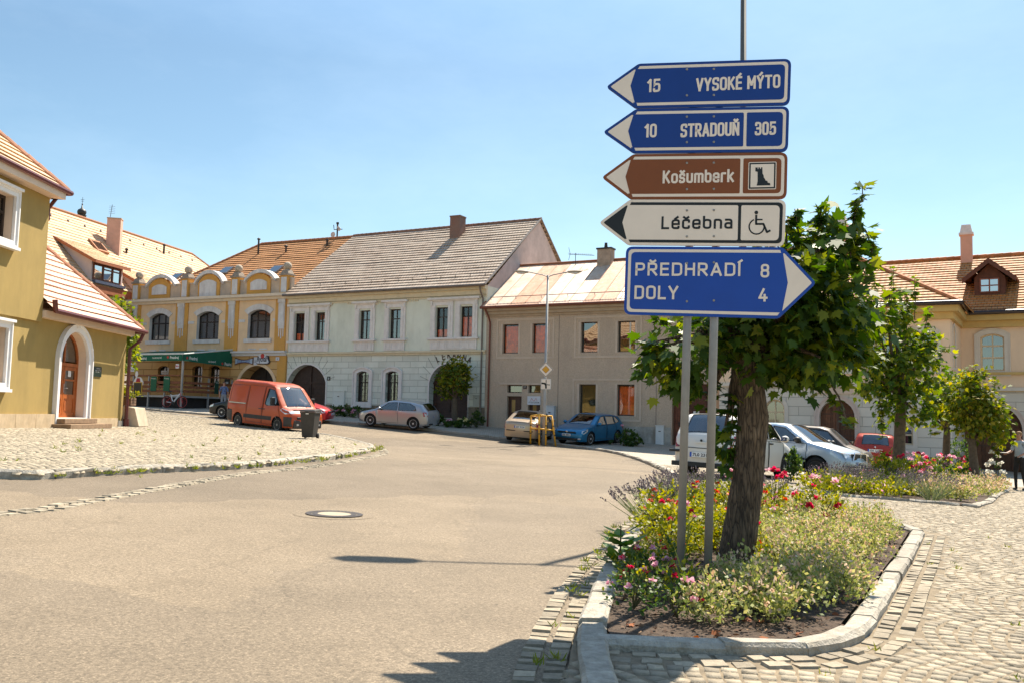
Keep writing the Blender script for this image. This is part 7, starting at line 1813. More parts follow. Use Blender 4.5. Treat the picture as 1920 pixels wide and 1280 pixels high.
  if 'ruin' in lab:
   a, c, e, f = S.rect(1403, 304.5, 1455.5, 356); w = c - a
   bx = lambda k, o0, o1, m, nm: MB().fprism(S, rounded([(a + k, e + k), (c - k, e + k), (c - k, f - k), (a + k, f - k)], max(0, .01 - k)), o0, o1, back=False).build(nm, m, pn)
   bx(0, .003, .0042, SWHITE, 'symbol_frame'); bx(.006, .004, .0052, SBLACK, 'symbol_line'); bx(.017, .005, .0062, SWHITE, 'symbol_ground')
   r_ = [(.31, .14), (.80, .14), (.78, .22), (.70, .24), (.69, .30), (.62, .32), (.60, .38), (.56, .42), (.55, .5), (.51, .58), (.50, .74), (.50, .80), (.455, .80), (.455, .75), (.41, .75), (.41, .80), (.36, .80), (.36, .74), (.33, .74), (.33, .80), (.25, .80), (.25, .66), (.33, .64), (.34, .3)]
   MB().fprism(S, [(a + w * x, e + (f - e) * y) for x, y in r_], .006, .0074, back=False).build('ruin_symbol', SBLACK, pn)
  if 'wheelchair' in lab:
   a, c, e, f = S.rect(1404, 395.5, 1445.5, 440.5); w, h = c - a, f - e; b = MB()
   P3 = lambda x, y: S.P(a + w * x, e + h * y, .0045)
   def stroke(p, k=.006):
    for (x0, y0), (x1, y1) in zip(p[:-1], p[1:]):
     d = np.array(((x1 - x0) * w, (y1 - y0) * h)); d /= np.linalg.norm(d) + 1e-9; n_ = np.array((-d[1], d[0])) * k; e_ = d * k * .6
     p0 = np.array((a + w * x0, e + h * y0)) - e_; p1 = np.array((a + w * x1, e + h * y1)) + e_
     b.poly([S.P(*(p0 - n_), .0045), S.P(*(p1 - n_), .0045), S.P(*(p1 + n_), .0045), S.P(*(p0 + n_), .0045)])
   b.poly([P3(.33 + .085 * math.cos(i * math.pi / 8), .92 + .078 * math.sin(i * math.pi / 8)) for i in range(16)])
   stroke([(.33, .80), (.33, .44), (.66, .44), (.83, .10), (.96, .16)], .0075); stroke([(.33, .62), (.60, .62)], .0055)
   stroke([(.36 + .34 * math.cos(t_), .33 + .31 * math.sin(t_)) for t_ in np.linspace(2.0, 2 * math.pi + .25, 26)], .005)
   b.build('wheelchair_symbol', SBLACK, pn)
 return root
signpost()

LAMPM = mat('lamp post grey', (.12, .115, .105), rough=.6, var=.1, metal=.3)
LAMPL = mat('lamp post light grey', (.34, .33, .31), rough=.55, var=.1, metal=.3)
def lamp(base, H, label, m, arm=(1, 0), L=1.0, head=.62, rise=.18, r0=.062, tilt=0.0):
 root = thing('street_lamp', label, 'street lamp', base, 0, 'double armed street lamps')
 B = Vector(base); A = Vector((arm[0], arm[1], 0)).normalized(); top = B + Vector((tilt, 0, H))
 b = MB(); mid = B.lerp(top, .2); b.tube([B - Vector((0, 0, .3)), mid, mid + Vector((0, 0, .06)), top + Vector((0, 0, .06))], [r0 * 1.25, r0 * 1.2, r0, r0 * .72], 12); b.build('pole', m, root, smooth=True)
 for s in (1, -1):
  e = top + A * s * L + Vector((0, 0, rise)); b = MB(); b.tube([top - Vector((0, 0, .02)), top + A * s * .25 + Vector((0, 0, rise * .35)), e], .026, 8); b.build('arm', m, root)
  q = e + A * s * head; b = MB(); n = 8; W = Vector((-A.y, A.x, 0))
  secs = [(0, .05, .04), (.1, .14, .06), (.45, .18, .07), (.85, .16, .055), (1, .05, .025)]; vs = []
  for f, w, h in secs:
   c = e.lerp(q, f) + Vector((0, 0, .03 * f))
   for k in range(n): a = 2 * math.pi * k / n; vs.append(c + W * w * math.cos(a) + Vector((0, 0, h * math.sin(a))))
  fs = [(i * n + k, i * n + (k + 1) % n, (i + 1) * n + (k + 1) % n, (i + 1) * n + k) for i in range(len(secs) - 1) for k in range(n)] + [tuple(range(n))[::-1], tuple((len(secs) - 1) * n + k for k in range(n))]
  h = b.add(vs, fs).build('lamp_head', mat('lamp head', (.35, .30, .24), rough=.5, var=.1), root, smooth=True)
  b = MB(); c = e.lerp(q, .5) - Vector((0, 0, .05)); b.ball(c, (head * .3 * abs(A.x) + .1 * abs(A.y), head * .3 * abs(A.y) + .1 * abs(A.x), .05), 10); b.build('lens', LAMPC, h, smooth=True)
 return root, top
NL = Vector((3.5, 13.72, float(gz(3.5, 13.72)) + .08))
lamp(NL, 8.55, 'tall street lamp pole rising above the signpost behind the big tree', LAMPM, (1, .07), 1.05, .78, .16)
FL = at(1019, 43.6, .06)
FLr, _ = lamp(FL, 8.05, 'double-armed street lamp in the yellow guard frame before the grey house', LAMPL, (1, -.15), .95, .7, .22, .07, .05)
def far_signs():
 F = Plane(FL + Vector((.03, -.12, 0)), (1, -.12, 0))
 u, v = F.uv(1023.5, 692)
 t = thing('priority_road_sign', 'yellow and white priority road diamond on the street lamp', 'road sign', F.P(u, v, 0))
 for k, m, nm, o in ((.375, SWHITE, 'board', .0), (.35, SBLACK, 'black_line', .021), (.325, SWHITE, 'white_field', .0225), (.19, SBLACK, 'inner_line', .024), (.175, mat('sign amber', (.62, .30, .02), rough=.4), 'amber_field', .0255)):
  MB().fprism(F, rounded([(u, v - k), (u + k, v), (u, v + k), (u - k, v)], .05), o - .02, o, back=nm == 'board').build(nm, m, t)
 u, v = F.uv(1023.5, 719)
 t = thing('priority_course_plate', 'white square plate with black bending road diagram below the diamond sign', 'road sign', F.P(u, v, 0))
 MB().fprism(F, rounded([(u - .24, v - .25), (u + .24, v - .25), (u + .24, v + .25), (u - .24, v + .25)], .03), -.02, 0).build('board', mat('plate grey', (.55, .53, .50), rough=.5), t)
 MB().fprism(F, rounded([(u - .21, v - .22), (u + .21, v - .22), (u + .21, v + .22), (u - .21, v + .22)], .02), -.001, .0015, back=False).build('field', SWHITE, t)
 b = MB()
 def st(p, k):
  for a, c in zip(p[:-1], p[1:]):
   a, c = np.array(a), np.array(c); d = (c - a) / np.linalg.norm(c - a); n_ = np.array((-d[1], d[0])) * k
   b.poly([F.P(u + x, v + y, .003) for x, y in (a - n_ - d * k * .4, c - n_ + d * k * .4, c + n_ + d * k * .4, a + n_ - d * k * .4)])
 st([(-.2, .03), (-.06, .02), (0, -.05), (.01, -.2)], .042); st([(.01, -.03), (.01, .2)], .018); st([(.02, -.03), (.19, -.04)], .018); b.build('road_diagram', SBLACK, t)
far_signs()
def guard():
 Y = mat('yellow enamel tube', (.68, .34, .02), rough=.45, var=.1, coat=.3)
 c = FL + Vector((.1, .1, 0)); root = thing('guard_frame', 'yellow tubular guard frame with black bands around the lamp post', 'guard frame', FL)
 F = Plane(FL + Vector((0, -.35, 0)), (1, -.12, 0)); up = lambda x, y, off: F.P(*F.uv(x, y), off)
 P4 = [up(994.5, 826, 0), up(1012, 829, .25), up(1024, 829.5, .2), up(1042, 832, -.05)]; T4 = [up(995.5, 779, 0), up(1011.5, 776.5, .25), up(1024.5, 779, .2), up(1034.5, 779, -.05)]
 for a, b_ in zip(P4, T4):
  m = MB(); m.tube([a - Vector((0, 0, .12)), b_], .042, 8); p = m.build('upright', Y, root, smooth=True)
  m = MB(); 
  for f in (.3, .62): q = a.lerp(b_, f); m.tube([q, q + (b_ - a).normalized() * .05], .046, 8)
  m.build('black_band', BLACKP, p)
 for f in (1.0, .5):
  q = [a.lerp(b_, f) for a, b_ in zip(P4, T4)]; m = MB(); m.tube([q[0], q[1]], .04, 8); m.tube([q[0], q[0] + Vector((.05, .5, 0)), q[3] + Vector((0, .35, 0)), q[3]], .04, 8); m.tube([q[1], q[2]], .04, 8); m.tube([q[2], q[3]], .04, 8); m.build('rail', Y, root, smooth=True)
guard()
def bin_():
 c = at(580, 34.4, .12); root = thing('wheelie_bin', 'dark grey two-wheeled rubbish bin standing at the edge of the cobbled square', 'wheelie bin', c, math.radians(-8))
 M_ = mat('bin plastic', (.045, .042, .038), rough=.6, var=.12, scale=6)
 b = MB(); b.hexa([(-.21, -.24, .04), (.21, -.24, .04), (.21, .24, .04), (-.21, .24, .04), (-.29, -.3, .98), (.29, -.3, .98), (.29, .34, .98), (-.29, .34, .98)]); b.box((-.31, -.32, .93), (.31, .36, .99)); b.build('body', M_, root, local=True, bevel=.02)
 b = MB(); b.hexa([(-.31, -.36, .992), (.31, -.36, .992), (.31, .36, .992), (-.31, .36, .992), (-.29, -.33, 1.06), (.29, -.33, 1.06), (.29, .36, 1.1), (-.29, .36, 1.1)]); b.box((-.08, -.4, .99), (.08, -.355, 1.03)); b.build('lid', M_, root, local=True, bevel=.015)
 b = MB(); b.tube([(-.25, .42, 1.02), (.25, .42, 1.02)], .018, 8); b.box((-.24, .34, 1.0), (-.2, .43, 1.04)); b.box((.2, .34, 1.0), (.24, .43, 1.04)); b.build('handle', M_, root, local=True)
 for s in (-1, 1): b = MB(); b.lathe((s * .24, .22, .1), [(.02, -.035), (.1, -.035), (.1, .035), (.02, .035)], 16, axis=(1, 0, 0)); b.build('wheel', TYRE, root, local=True, smooth=True)
 b = MB(); b.box((-.06, -.335, .90), (.05, -.318, .94)); b.build('sticker', WHITE, root, local=True)
bin_()
def planter():
 c = at(246, 35.9, .09); root = thing('planter', 'pale concrete planter with wooden box of green plants at the olive house corner', 'planter', c, math.radians(8))
 b = MB(); b.hexa([(-.45, -.5, 0), (.42, -.5, 0), (.52, .55, 0), (-.45, .55, 0), (-.45, -.5, .8), (.22, -.5, .72), (.35, .55, .72), (-.45, .55, .8)]); b.build('concrete_box', mat('pale concrete', (.50, .40, .29), rough=.95, var=.12, scale=3, dirt=(.35, .25, .16)), root, local=True, bevel=.02)
 b = MB(); b.box((-.42, -.35, .80), (.02, .4, 1.12))
 for k in range(3): b.box((-.43, -.36, .82 + k * .1), (.03, .41, .90 + k * .1))
 b.build('wooden_box', mat('planter wood', (.14, .08, .045), rough=.8, var=.3, scale=5), root, local=True)
 return c
PLC = planter()

# ---------------------------------------------------------------- restaurant terrace
ny = np.array(FY.n); TC = np.array(FY.P(0, 0)); 
cu = FY.uv(437, 660)[0]
tz = float(gz(-21, 56.6))
TF = Plane(FY.P(0, 0, 4.45), FY.u)                                   # front line of the terrace
tr_ = TF.uv(341, 720)[0]; tl_ = TF.uv(236, 720)[0]
TS = Plane(TF.P(tr_, 0), -ny)                                        # right side, running back to the wall
def terrace():
 WD = mat('red brown rail plank', (.17, .06, .025), rough=.7, var=.4, scale=4, isl=.4); LIT = MATS['red brown rail plank']
 root = thing('terrace', 'raised wooden restaurant terrace with plank railings on grey posts', 'terrace', TF.P((tr_ + tl_) / 2, float(gz(*TF.P((tr_ + tl_) / 2, 0)[:2]))))
 zg = TF.uv(300, 762)[1]; zd = TF.uv(300, 740)[1]
 b = MB(); b.fbox(TF, tl_ - 1.5, tr_, zd - .1, zd, -4.4, .0); b.build('deck', mat('deck boards', (.16, .12, .09), rough=.8, var=.2), root)
 b = MB(); b.fbox(TF, tl_ - 1.5, tr_ + .02, zd - .12, zd + .0, .0, .06); b.fbox(TS, .0, 4.4, zd - .12, zd, .0, .06); b.build('deck_edge', LAMPL, root)
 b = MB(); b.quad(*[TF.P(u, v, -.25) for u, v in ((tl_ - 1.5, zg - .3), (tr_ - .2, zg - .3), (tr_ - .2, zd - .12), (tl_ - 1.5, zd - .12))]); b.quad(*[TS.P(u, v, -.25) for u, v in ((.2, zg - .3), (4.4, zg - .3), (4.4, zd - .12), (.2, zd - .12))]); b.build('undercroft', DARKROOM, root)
 for x in (250, 279, 309, 341):
  u = TF.uv(x, 740)[0]; b = MB(); b.fbox(TF, u - .045, u + .045, zg - .5, TF.uv(300, 704 if x < 341 else 664)[1], .0, .09); b.build('post', LAMPL, root)
 for k in (.0, 2.2, 4.3):
  if k: b = MB(); b.fbox(TS, k - .045, k + .045, zg - .5, zd + 1.15, .0, .09); b.build('post', LAMPL, root)
 for j, (ya, h) in enumerate(((703, .08), (716, .16), (724, .16), (732, .16))):
  v = TF.uv(300, ya)[1]
  b = MB(); b.fbox(TF, tl_ - 1.2, tr_ - .06, v - h / 2, v + h / 2, .09, .13); b.build('rail', WD, root)
  b = MB(); b.fbox(TS, .06, 4.3, v - h / 2, v + h / 2, .09, .13); b.build('rail', WD, root)
 return zd, zg
TZD, TZG = terrace()
GREEN = mat('green awning cloth', (.006, .10, .055), rough=.8, var=.08, scale=4)
def awning():
 root = thing('awning', 'dark green restaurant awning with white script and red seals', 'awning', TF.P(tr_, TZD + 2.5))
 vt0, vb0 = TF.uv(300, 665)[1], TF.uv(300, 676)[1]
 wt = FY.uv(437, 666)[1]; vw = FY.uv(437, 688)[1]
 b = MB(); b.quad(TF.P(tl_ - 2, vt0 + .02, .08), TF.P(tr_ + .1, vt0 + .02, .08), FY.P(cu, wt + .35, .06), FY.P(cu - (tr_ - tl_) - 2, wt + .35, .06)); b.build('canopy', GREEN, root)
 b = MB(); b.fbox(TF, tl_ - 2, tr_ + .1, vb0, vt0, .07, .09); va = b.build('valance', GREEN, root)
 S2 = Plane(TF.P(tr_ + .1, 0, .08), np.array(FY.P(cu, 0, .06)) - np.array(TF.P(tr_ + .1, 0, .08))); Ls = float(np.linalg.norm((np.array(FY.P(cu, 0, .06)) - np.array(TF.P(tr_ + .1, 0, .08)))[:2]))
 b = MB(); b.fprism(S2, [(0, vb0), (Ls, vw), (Ls, wt + .35), (0, vt0 + .02)], -.01, .01); sd = b.build('side_panel', GREEN, root)
 b = MB(); b.fbox(TF, tl_ - 2, tr_ + .12, vt0 + .02, vt0 + .12, .0, .1); b.tube([TF.P(tr_ + .1, vt0 + .05, .08), FY.P(cu, wt + .38, .06)], .05, 6); b.build('frame', mat('awning rail', (.55, .58, .55), rough=.5), root)
 b = MB(); r_ = MB()
 for P_, x, y, s, w, h in ((TF, 263, 671, 'Prazdroj', 14, 5), (TF, 288, 670.5, 'NA ROHOVĚ', 17, 2.6), (TF, 321, 669.5, 'Prazdroj', 16, 5), (S2, 355, 670.5, 'Prazdroj', 15, 6), (S2, 390.5, 677, 'NA ROHOVĚ', 14, 3), (S2, 421, 681.5, 'Prazdroj', 13, 6)):
  u0, u1 = P_.uv(x, y)[0], P_.uv(x + w, y)[0]; v0, v1 = P_.uv(x, y + h / 2)[1], P_.uv(x, y - h / 2)[1]; o = .012 if P_ is S2 else .093
  letters(b, P_, s, u0, u1, v0, v1, o, 0, .02)
  if s[0] == 'P':
   c = P_.uv(x - 4.2, y - .3); rr = abs(P_.uv(x, y)[1] - P_.uv(x, y + 2.6)[1]); r_.poly([P_.P(c[0] + rr * math.cos(k * math.pi / 8), c[1] + rr * math.sin(k * math.pi / 8), o) for k in range(16)])
 b.build('lettering', WHITE, va); r_.build('seal', mat('seal red', (.45, .04, .03), rough=.6), va)
 b = MB(); 
 for k in (.15, .5, .85): b.tube([FY.P(cu - 4.2 * k - 1, wt + .1, .06), TF.P(tr_ - 5 * k + .3, vb0 + .1, 0)], .035, 6)
 b.tube([TF.P(tr_, vb0, .04), TF.P(tr_, TZD, .04)], .05, 8); b.build('support', LAMPL, root)
awning()
def hung_board(name, label, cat, x0, y0, x1, y1, m, P_=TF, off=.14, txt=None, tm=None, top=None, group=None, fr=None):
 a, c, e, f = P_.rect(x0, y0, x1, y1); t = thing(name, label, cat, P_.P((a + c) / 2, e, off), 0, group)
 if fr: MB().fbox(P_, a - .05, c + .05, e - .05, f + .05, off, off + .03).build('frame', fr, t)
 MB().fprism(P_, rounded([(a, e), (c, e), (c, f), (a, f)], [.02, .02, .14, .14] if top else .01), off + (.01 if fr else 0), off + .04).build('board', m, t)
 if txt:
  b = MB()
  for s, x_, y_, w, h in txt: letters(b, P_, s, a + (c - a) * x_, a + (c - a) * (x_ + w), e + (f - e) * y_, e + (f - e) * (y_ + h), off + .043)
  b.build('lettering', tm, t)
 return t, (a, c, e, f)
BG = mat('green banner', (.012, .10, .045), rough=.7, var=.05)
for x0, x1, lab in ((286.5, 297, 'green upright banner on the terrace rail, nearer the menu board'), (310.5, 322, 'green upright banner on the terrace rail, nearer the corner post')):
 hung_board('beer_banner', lab, 'banner', x0, 705, x1, 732.5, BG, txt=[('Prazdroj', .12, .82, .76, .07)], tm=WHITE, top=True, group='green banners on the terrace')
hung_board('beer_banner', 'dark green banner on the far side of the terrace near the standing person', 'banner', 399, 713, 406, 738, mat('dark green banner', (.008, .05, .03), rough=.7), P_=TS, txt=[('Prazdroj', .12, .82, .76, .07)], tm=WHITE, top=True, group='green banners on the terrace')
t, r4 = hung_board('menu_board', 'yellow framed menu blackboard held by a red and white figure cut-out', 'menu board', 255, 717, 269, 738.5, mat('blackboard', (.06, .05, .03), rough=.8), fr=mat('yellow frame', (.62, .35, .04), rough=.6))
b = MB(); a, c, e, f = r4; b.fprism(TF, rounded([(a - .1, f - .15), (a - .12, f + .05), (a + .1, f + .35), (c - .1, f + .35), (c + .12, f + .05), (c + .1, f - .15)], .05), .13, .15); b.fprism(TF, [(a + .15 + .12 * math.cos(k * .5), f + .55 + .2 * math.sin(k * .5)) for k in range(13)], .13, .15); b.build('figure_cutout', WHITE, t)
b = MB(); b.fprism(TF, [(a + .12, f + .02), (c - .12, f + .02), (c - .2, f + .3), (a + .2, f + .3)], .15, .165); b.build('red_apron', mat('apron red', (.40, .03, .03), rough=.7), t)
hung_board('poster', 'black and white poster with red spot at the terrace end', 'poster', 248.5, 680, 256, 696, SGN, off=.1, txt=[('PIVO', .15, .1, .7, .2)], tm=INK)
hung_board('poster', 'small pale notice hanging on the terrace corner post', 'poster', 333, 682, 338.5, 690, SGN, off=.12, txt=[('OPEN', .1, .3, .8, .4)], tm=REDINK)
hung_board('poster', 'white notice over the window behind the terrace', 'poster', 304, 694, 316.5, 701, SGN, P_=FY, off=.05, txt=[('Restaurant', .08, .3, .84, .35)], tm=mat('brown print', (.25, .1, .05), rough=.6))
hung_board('menu_case', 'black framed menu case on the wall behind the standing person', 'menu case', 422, 710, 431.5, 722.5, BLACKP, P_=FY, off=.02, txt=[('MENU', .25, .3, .5, .3)], tm=WHITE)
for x in (318, 352, 372, 388):                                        # tables under the awning
 pass
def bicycle():
 R = .35; s0 = TF.uv(328, 757)[0]; s1 = TF.uv(361, 757)[0]; F = Plane(TF.P((s0 + s1) / 2, 0, .75), (.97, -.24, 0))
 u0, u1 = -.54, .54; z0 = float(gz(*F.P(0, 0)[:2])) + .13
 root = thing('bicycle', 'white and red electric bicycle leaning below the terrace corner', 'bicycle', F.P(0, z0))
 RED_ = mat('bike red', (.42, .03, .03), rough=.4); WB = mat('bike white', (.62, .62, .64), rough=.35)
 for u in (u0, u1):
  b = MB(); b.tube([F.P(u + R * math.cos(a), z0 + R + R * math.sin(a)) for a in np.linspace(0, 2 * math.pi, 29)], .026, 8, cap=False); w = b.build('wheel', TYRE, root, smooth=True)
  b = MB(); b.tube([F.P(u + (R - .035) * math.cos(a), z0 + R + (R - .035) * math.sin(a)) for a in np.linspace(0, 2 * math.pi, 29)], .014, 6, cap=False)
  for k in range(14): a = k * math.pi / 7; b.tube([F.P(u, z0 + R), F.P(u + (R - .03) * math.cos(a), z0 + R + (R - .03) * math.sin(a))], .004, 3)
  b.build('rim', RED_, w)
 bb = (-.1, z0 + .30); st = (-.28, z0 + .82); hd = (.36, z0 + .86); ax0, ax1 = (u0, z0 + R), (u1, z0 + R)
 b = MB(); tb = lambda p, q, r: b.tube([F.P(*p), F.P(*q)], r, 8); tb(bb, hd, .045); tb(bb, st, .028); tb((-.26, z0 + .72), (.34, z0 + .8), .026); tb(bb, ax0, .02); b.build('frame', WB, root)
 b = MB(); b.tube([F.P(-.25, z0 + .7), F.P(*ax0)], .016, 6); b.tube([F.P(.34, z0 + .95), F.P(*ax1)], .022, 6); b.build('fork', RED_, root)
 b = MB(); b.tube([F.P(-.29, z0 + .84), F.P(-.31, z0 + .96)], .016, 6); b.tube([F.P(-.44, z0 + .97), F.P(-.3, z0 + .99), F.P(-.16, z0 + .96)], [.055, .05, .02], 8); b.build('saddle', BLACKP, root)
 b = MB(); b.tube([F.P(.34, z0 + .95), F.P(.33, z0 + 1.02), F.P(.30, z0 + 1.04, .3)], .016, 6); b.tube([F.P(.33, z0 + 1.02), F.P(.30, z0 + 1.04, -.3)], .016, 6); b.build('handlebar', BLACKP, root)
 b = MB(); b.lathe(F.P(bb[0], bb[1], -.05), [(.02, 0), (.1, 0), (.1, .1), (.02, .1)], 14, axis=F.n); b.tube([F.P(bb[0], bb[1], .07), F.P(bb[0] + .1, bb[1] - .14, .07)], .014, 5); b.build('crank', BLACKP, root)
bicycle()
# ---------------------------------------------------------------- trees, shrubs, flowers
MAPLE = np.array([(0,-.08),(.10,-.02),(.30,-.10),(.27,.08),(.50,.22),(.33,.30),(.36,.52),(.18,.44),(0,.92),(-.18,.44),(-.36,.52),(-.33,.30),(-.50,.22),(-.27,.08),(-.30,-.10),(-.10,-.02)])
OVAL = np.array([(0, 0), (.26, .22), (.30, .5), (.18, .8), (0, 1), (-.18, .8), (-.30, .5), (-.26, .22)])
BLADE = np.array([(.06, 0), (.05, .6), (0, 1), (-.05, .6), (-.06, 0)])
SMALL = np.array([(0, 0), (.3, .45), (0, 1), (-.3, .45)])
def leaves(name, P, T, Nn, size, shape, m, parent=None, fold=.25, midx=None):
 """many leaf-sized faces: P base points, T tip directions, Nn face normals"""
 n, k = len(P), len(shape)
 if n == 0: return None
 T = T / (np.linalg.norm(T, axis=1)[:, None] + 1e-9); S = np.cross(Nn, T); S /= np.linalg.norm(S, axis=1)[:, None] + 1e-9; U = np.cross(T, S)
 size = np.broadcast_to(size, (n,))
 V = P[:, None] + size[:, None, None] * (S[:, None] * shape[None, :, :1] + T[:, None] * shape[None, :, 1:] + U[:, None] * (-fold * np.abs(shape[None, :, :1]) - .22 * shape[None, :, 1:] ** 2 * fold * 2))
 loops = np.arange(n * k)
 return np_mesh(name, V.reshape(-1, 3), loops, np.arange(n) * k, np.full(n, k), m, midx, parent=parent)
def rnd_dir(n): v = RNG.normal(size=(n, 3)); return v / np.linalg.norm(v, axis=1)[:, None]
LEAF_BIG = mat_leaf('maple leaf', (.022, .052, .008), (.055, .110, .012), (.19, .22, .02), .42, .5)
LEAF_MID = mat_leaf('maple leaf young', (.035, .075, .01), (.095, .16, .014), (.28, .28, .025), .48)
LEAF_AUT = mat_leaf('maple leaf yellow tipped', (.045, .085, .01), (.13, .17, .014), (.32, .27, .03), .48)
BARK = None
def mat_bark():
 m, nt, b = _nodes('furrowed bark'); L = nt.links.new
 g = N(nt, 'ShaderNodeNewGeometry'); mp = N(nt, 'ShaderNodeMapping'); mp.inputs['Scale'].default_value = (1, 1, .16)
 L(g.outputs['Position'], mp.inputs['Vector'])
 v = N(nt, 'ShaderNodeTexVoronoi', feature='DISTANCE_TO_EDGE', Scale=34.0); nz = N(nt, 'ShaderNodeTexNoise', Scale=20.0, Detail=6.0)
 L(mp.outputs[0], nz.inputs['Vector']); ad = N(nt, 'ShaderNodeMix', data_type='RGBA'); ad.inputs['Factor'].default_value = .06
 L(mp.outputs[0], ad.inputs['A']); L(nz.outputs['Color'], ad.inputs['B']); L(ad.outputs['Result'], v.inputs['Vector'])
 col = ramp(nt, v.outputs['Distance'], [(0.0, (.035, .023, .014)), (.10, (.115, .078, .047)), (.5, (.22, .155, .098))])
 n2 = N(nt, 'ShaderNodeTexNoise', Scale=7.0, Detail=6.0); L(g.outputs['Position'], n2.inputs['Vector'])
 mx = N(nt, 'ShaderNodeMix', data_type='RGBA', blend_type='MULTIPLY'); mx.inputs['Factor'].default_value = .8
 L(col, mx.inputs['A']); L(ramp(nt, n2.outputs['Fac'], [(.3, (.45,) * 3), (.7, (1.25,) * 3)]), mx.inputs['B']); L(mx.outputs['Result'], b.inputs['Base Color'])
 b.inputs['Roughness'].default_value = .95
 bp = N(nt, 'ShaderNodeBump', Strength=1.0, Distance=.03); L(v.outputs['Distance'], bp.inputs['Height']); L(bp.outputs[0], b.inputs['Normal'])
 return m
BARK = mat_bark()
BARK2 = mat('smooth young bark', (.12, .085, .055), rough=.9, var=.35, scale=14, bump=.6, bscale=50)
def trunk_mesh(path, radii, n=26, lump=.03, seed=1):
 r_ = np.random.default_rng(seed); path = [Vector(p) for p in path]
 P = []; R = []
 for i in range(len(path) - 1):
  for k in range(6): f = k / 6; P.append(path[i].lerp(path[i + 1], f)); R.append(radii[i] * (1 - f) + radii[i + 1] * f)
 P.append(path[-1]); R.append(radii[-1])
 ph = r_.uniform(0, 6.28, 5); vs = []
 for i, p in enumerate(P):
  for k in range(n):
   a = 2 * math.pi * k / n; rr = R[i] * (1 + lump * sum(math.sin((j + 2) * a + ph[j] + i * .13 * (j - 2)) for j in range(5)) * .6 + r_.normal(0, lump * .35))
   vs.append((p.x + rr * math.cos(a), p.y + rr * math.sin(a), p.z + r_.normal(0, .004)))
 fs = [(i * n + k, i * n + (k + 1) % n, (i + 1) * n + (k + 1) % n, (i + 1) * n + k) for i in range(len(P) - 1) for k in range(n)] + [tuple((len(P) - 1) * n + k for k in range(n))]
 return vs, fs
def limb_path(a, b, n=5, wob=.06):
 a, b = np.array(a, float), np.array(b, float); L = np.linalg.norm(b - a)
 return [a + (b - a) * k / n + RNG.normal(0, wob * L / n * (0 < k < n), 3) + np.array((0, 0, .1 * L * math.sin(math.pi * k / n))) for k in range(n + 1)]
def tree(name, label, base, trunk_top, r0, r1, blobs, n, size, m, sprigs=(), group=None, bark=None, shape=MAPLE, clump=.16, via=None, droop=.5, limbs=True):
 """base/trunk_top world points; blobs [(centre, (rx, ry, rz))]; sprigs [(from, to)] bare shoots with leaves"""
 root = thing(name, label, 'tree', base, 0, group)
 path = [Vector(base) - Vector((0, 0, .2)), Vector(base) + Vector((0, 0, .15))] + [Vector(v) for v in (via or [])] + [Vector(trunk_top)]
 radii = [r0 * 1.35, r0 * 1.08] + [r0] * len(via or []) + [r1]
 vs, fs = trunk_mesh(path, radii, lump=.045)
 MB().add(vs, fs).build('trunk', bark or BARK2, root, smooth=True)
 if limbs:
  for k, (c, r) in enumerate(blobs):
   lb = MB(); c = Vector(c)
   for j in range(2 if len(blobs) > 3 else 4):
    e = np.array(c) + rnd_dir(1)[0] * np.array(r) * .55
    p = limb_path(np.array(trunk_top) - (0, 0, .08), e); lb.tube(p, np.linspace(r1 * .55, .008, len(p)), 7)
   lb.build('branch', bark or BARK2, root, smooth=True)
 vols = np.array([r[0] * r[1] * r[2] for _, r in blobs]) ** .8; vols /= vols.sum()
 Ps, Ns = [], []
 for (c, r), w in zip(blobs, vols):
  c, r = np.array(c, float), np.array(r, float); nl = int(n * w); nc = max(3, nl // 14)
  d = rnd_dir(nc); rad = RNG.uniform(.35, 1, nc) ** .45
  cc = d * rad[:, None]
  idx = RNG.integers(0, nc, nl); p = cc[idx] * r + RNG.normal(0, clump, (nl, 3)) * np.minimum(1, r / r.max() + .2)
  Ps.append(c + p); Ns.append(p / r)
 P = np.vstack(Ps); O = np.vstack(Ns); O /= np.linalg.norm(O, axis=1)[:, None] + 1e-6
 Nn = O * .55 + np.array((0, 0, .75)) + RNG.normal(0, .45, O.shape); T = O * .8 + np.array((0, 0, -droop)) + RNG.normal(0, .5, O.shape)
 sp, sn, st_ = [], [], []
 if sprigs:
  sb = MB()
  for a, b in sprigs:
   a, b = np.array(a, float), np.array(b, float); p = limb_path(a, b, 5, .1); sb.tube(p, np.linspace(.010, .004, len(p)) * size / .12, 5)
   L = np.linalg.norm(b - a); k = max(6, int(L / size * 6.5))
   for j in range(k):
    f = RNG.uniform(.12, 1.03) ** .8; q = a + (b - a) * f; d = rnd_dir(1)[0]; d[2] = d[2] * .4
    sp.append(q + d * size * .25 * RNG.uniform(.3, 1.3)); st_.append(d + np.array((0, 0, -.35 + .5 * (f > .9)))); sn.append(np.array((0, 0, 1)) + d * .5 + RNG.normal(0, .35, 3))
  sb.build('shoot', bark or BARK2, root)
 if sp: P = np.vstack([P, sp]); Nn = np.vstack([Nn, sn]); T = np.vstack([T, st_])
 sz = size * RNG.uniform(.65, 1.25, len(P))
 leaves('crown', P, T, Nn, sz, shape, m, root)
 return root
def blob(px, py, Y, rx, ry, rd=None):
 k = Y / FPX; c = pt(px, py, Y); return (c, (rx * k, (rd or (rx + ry) / 2) * k, ry * k))
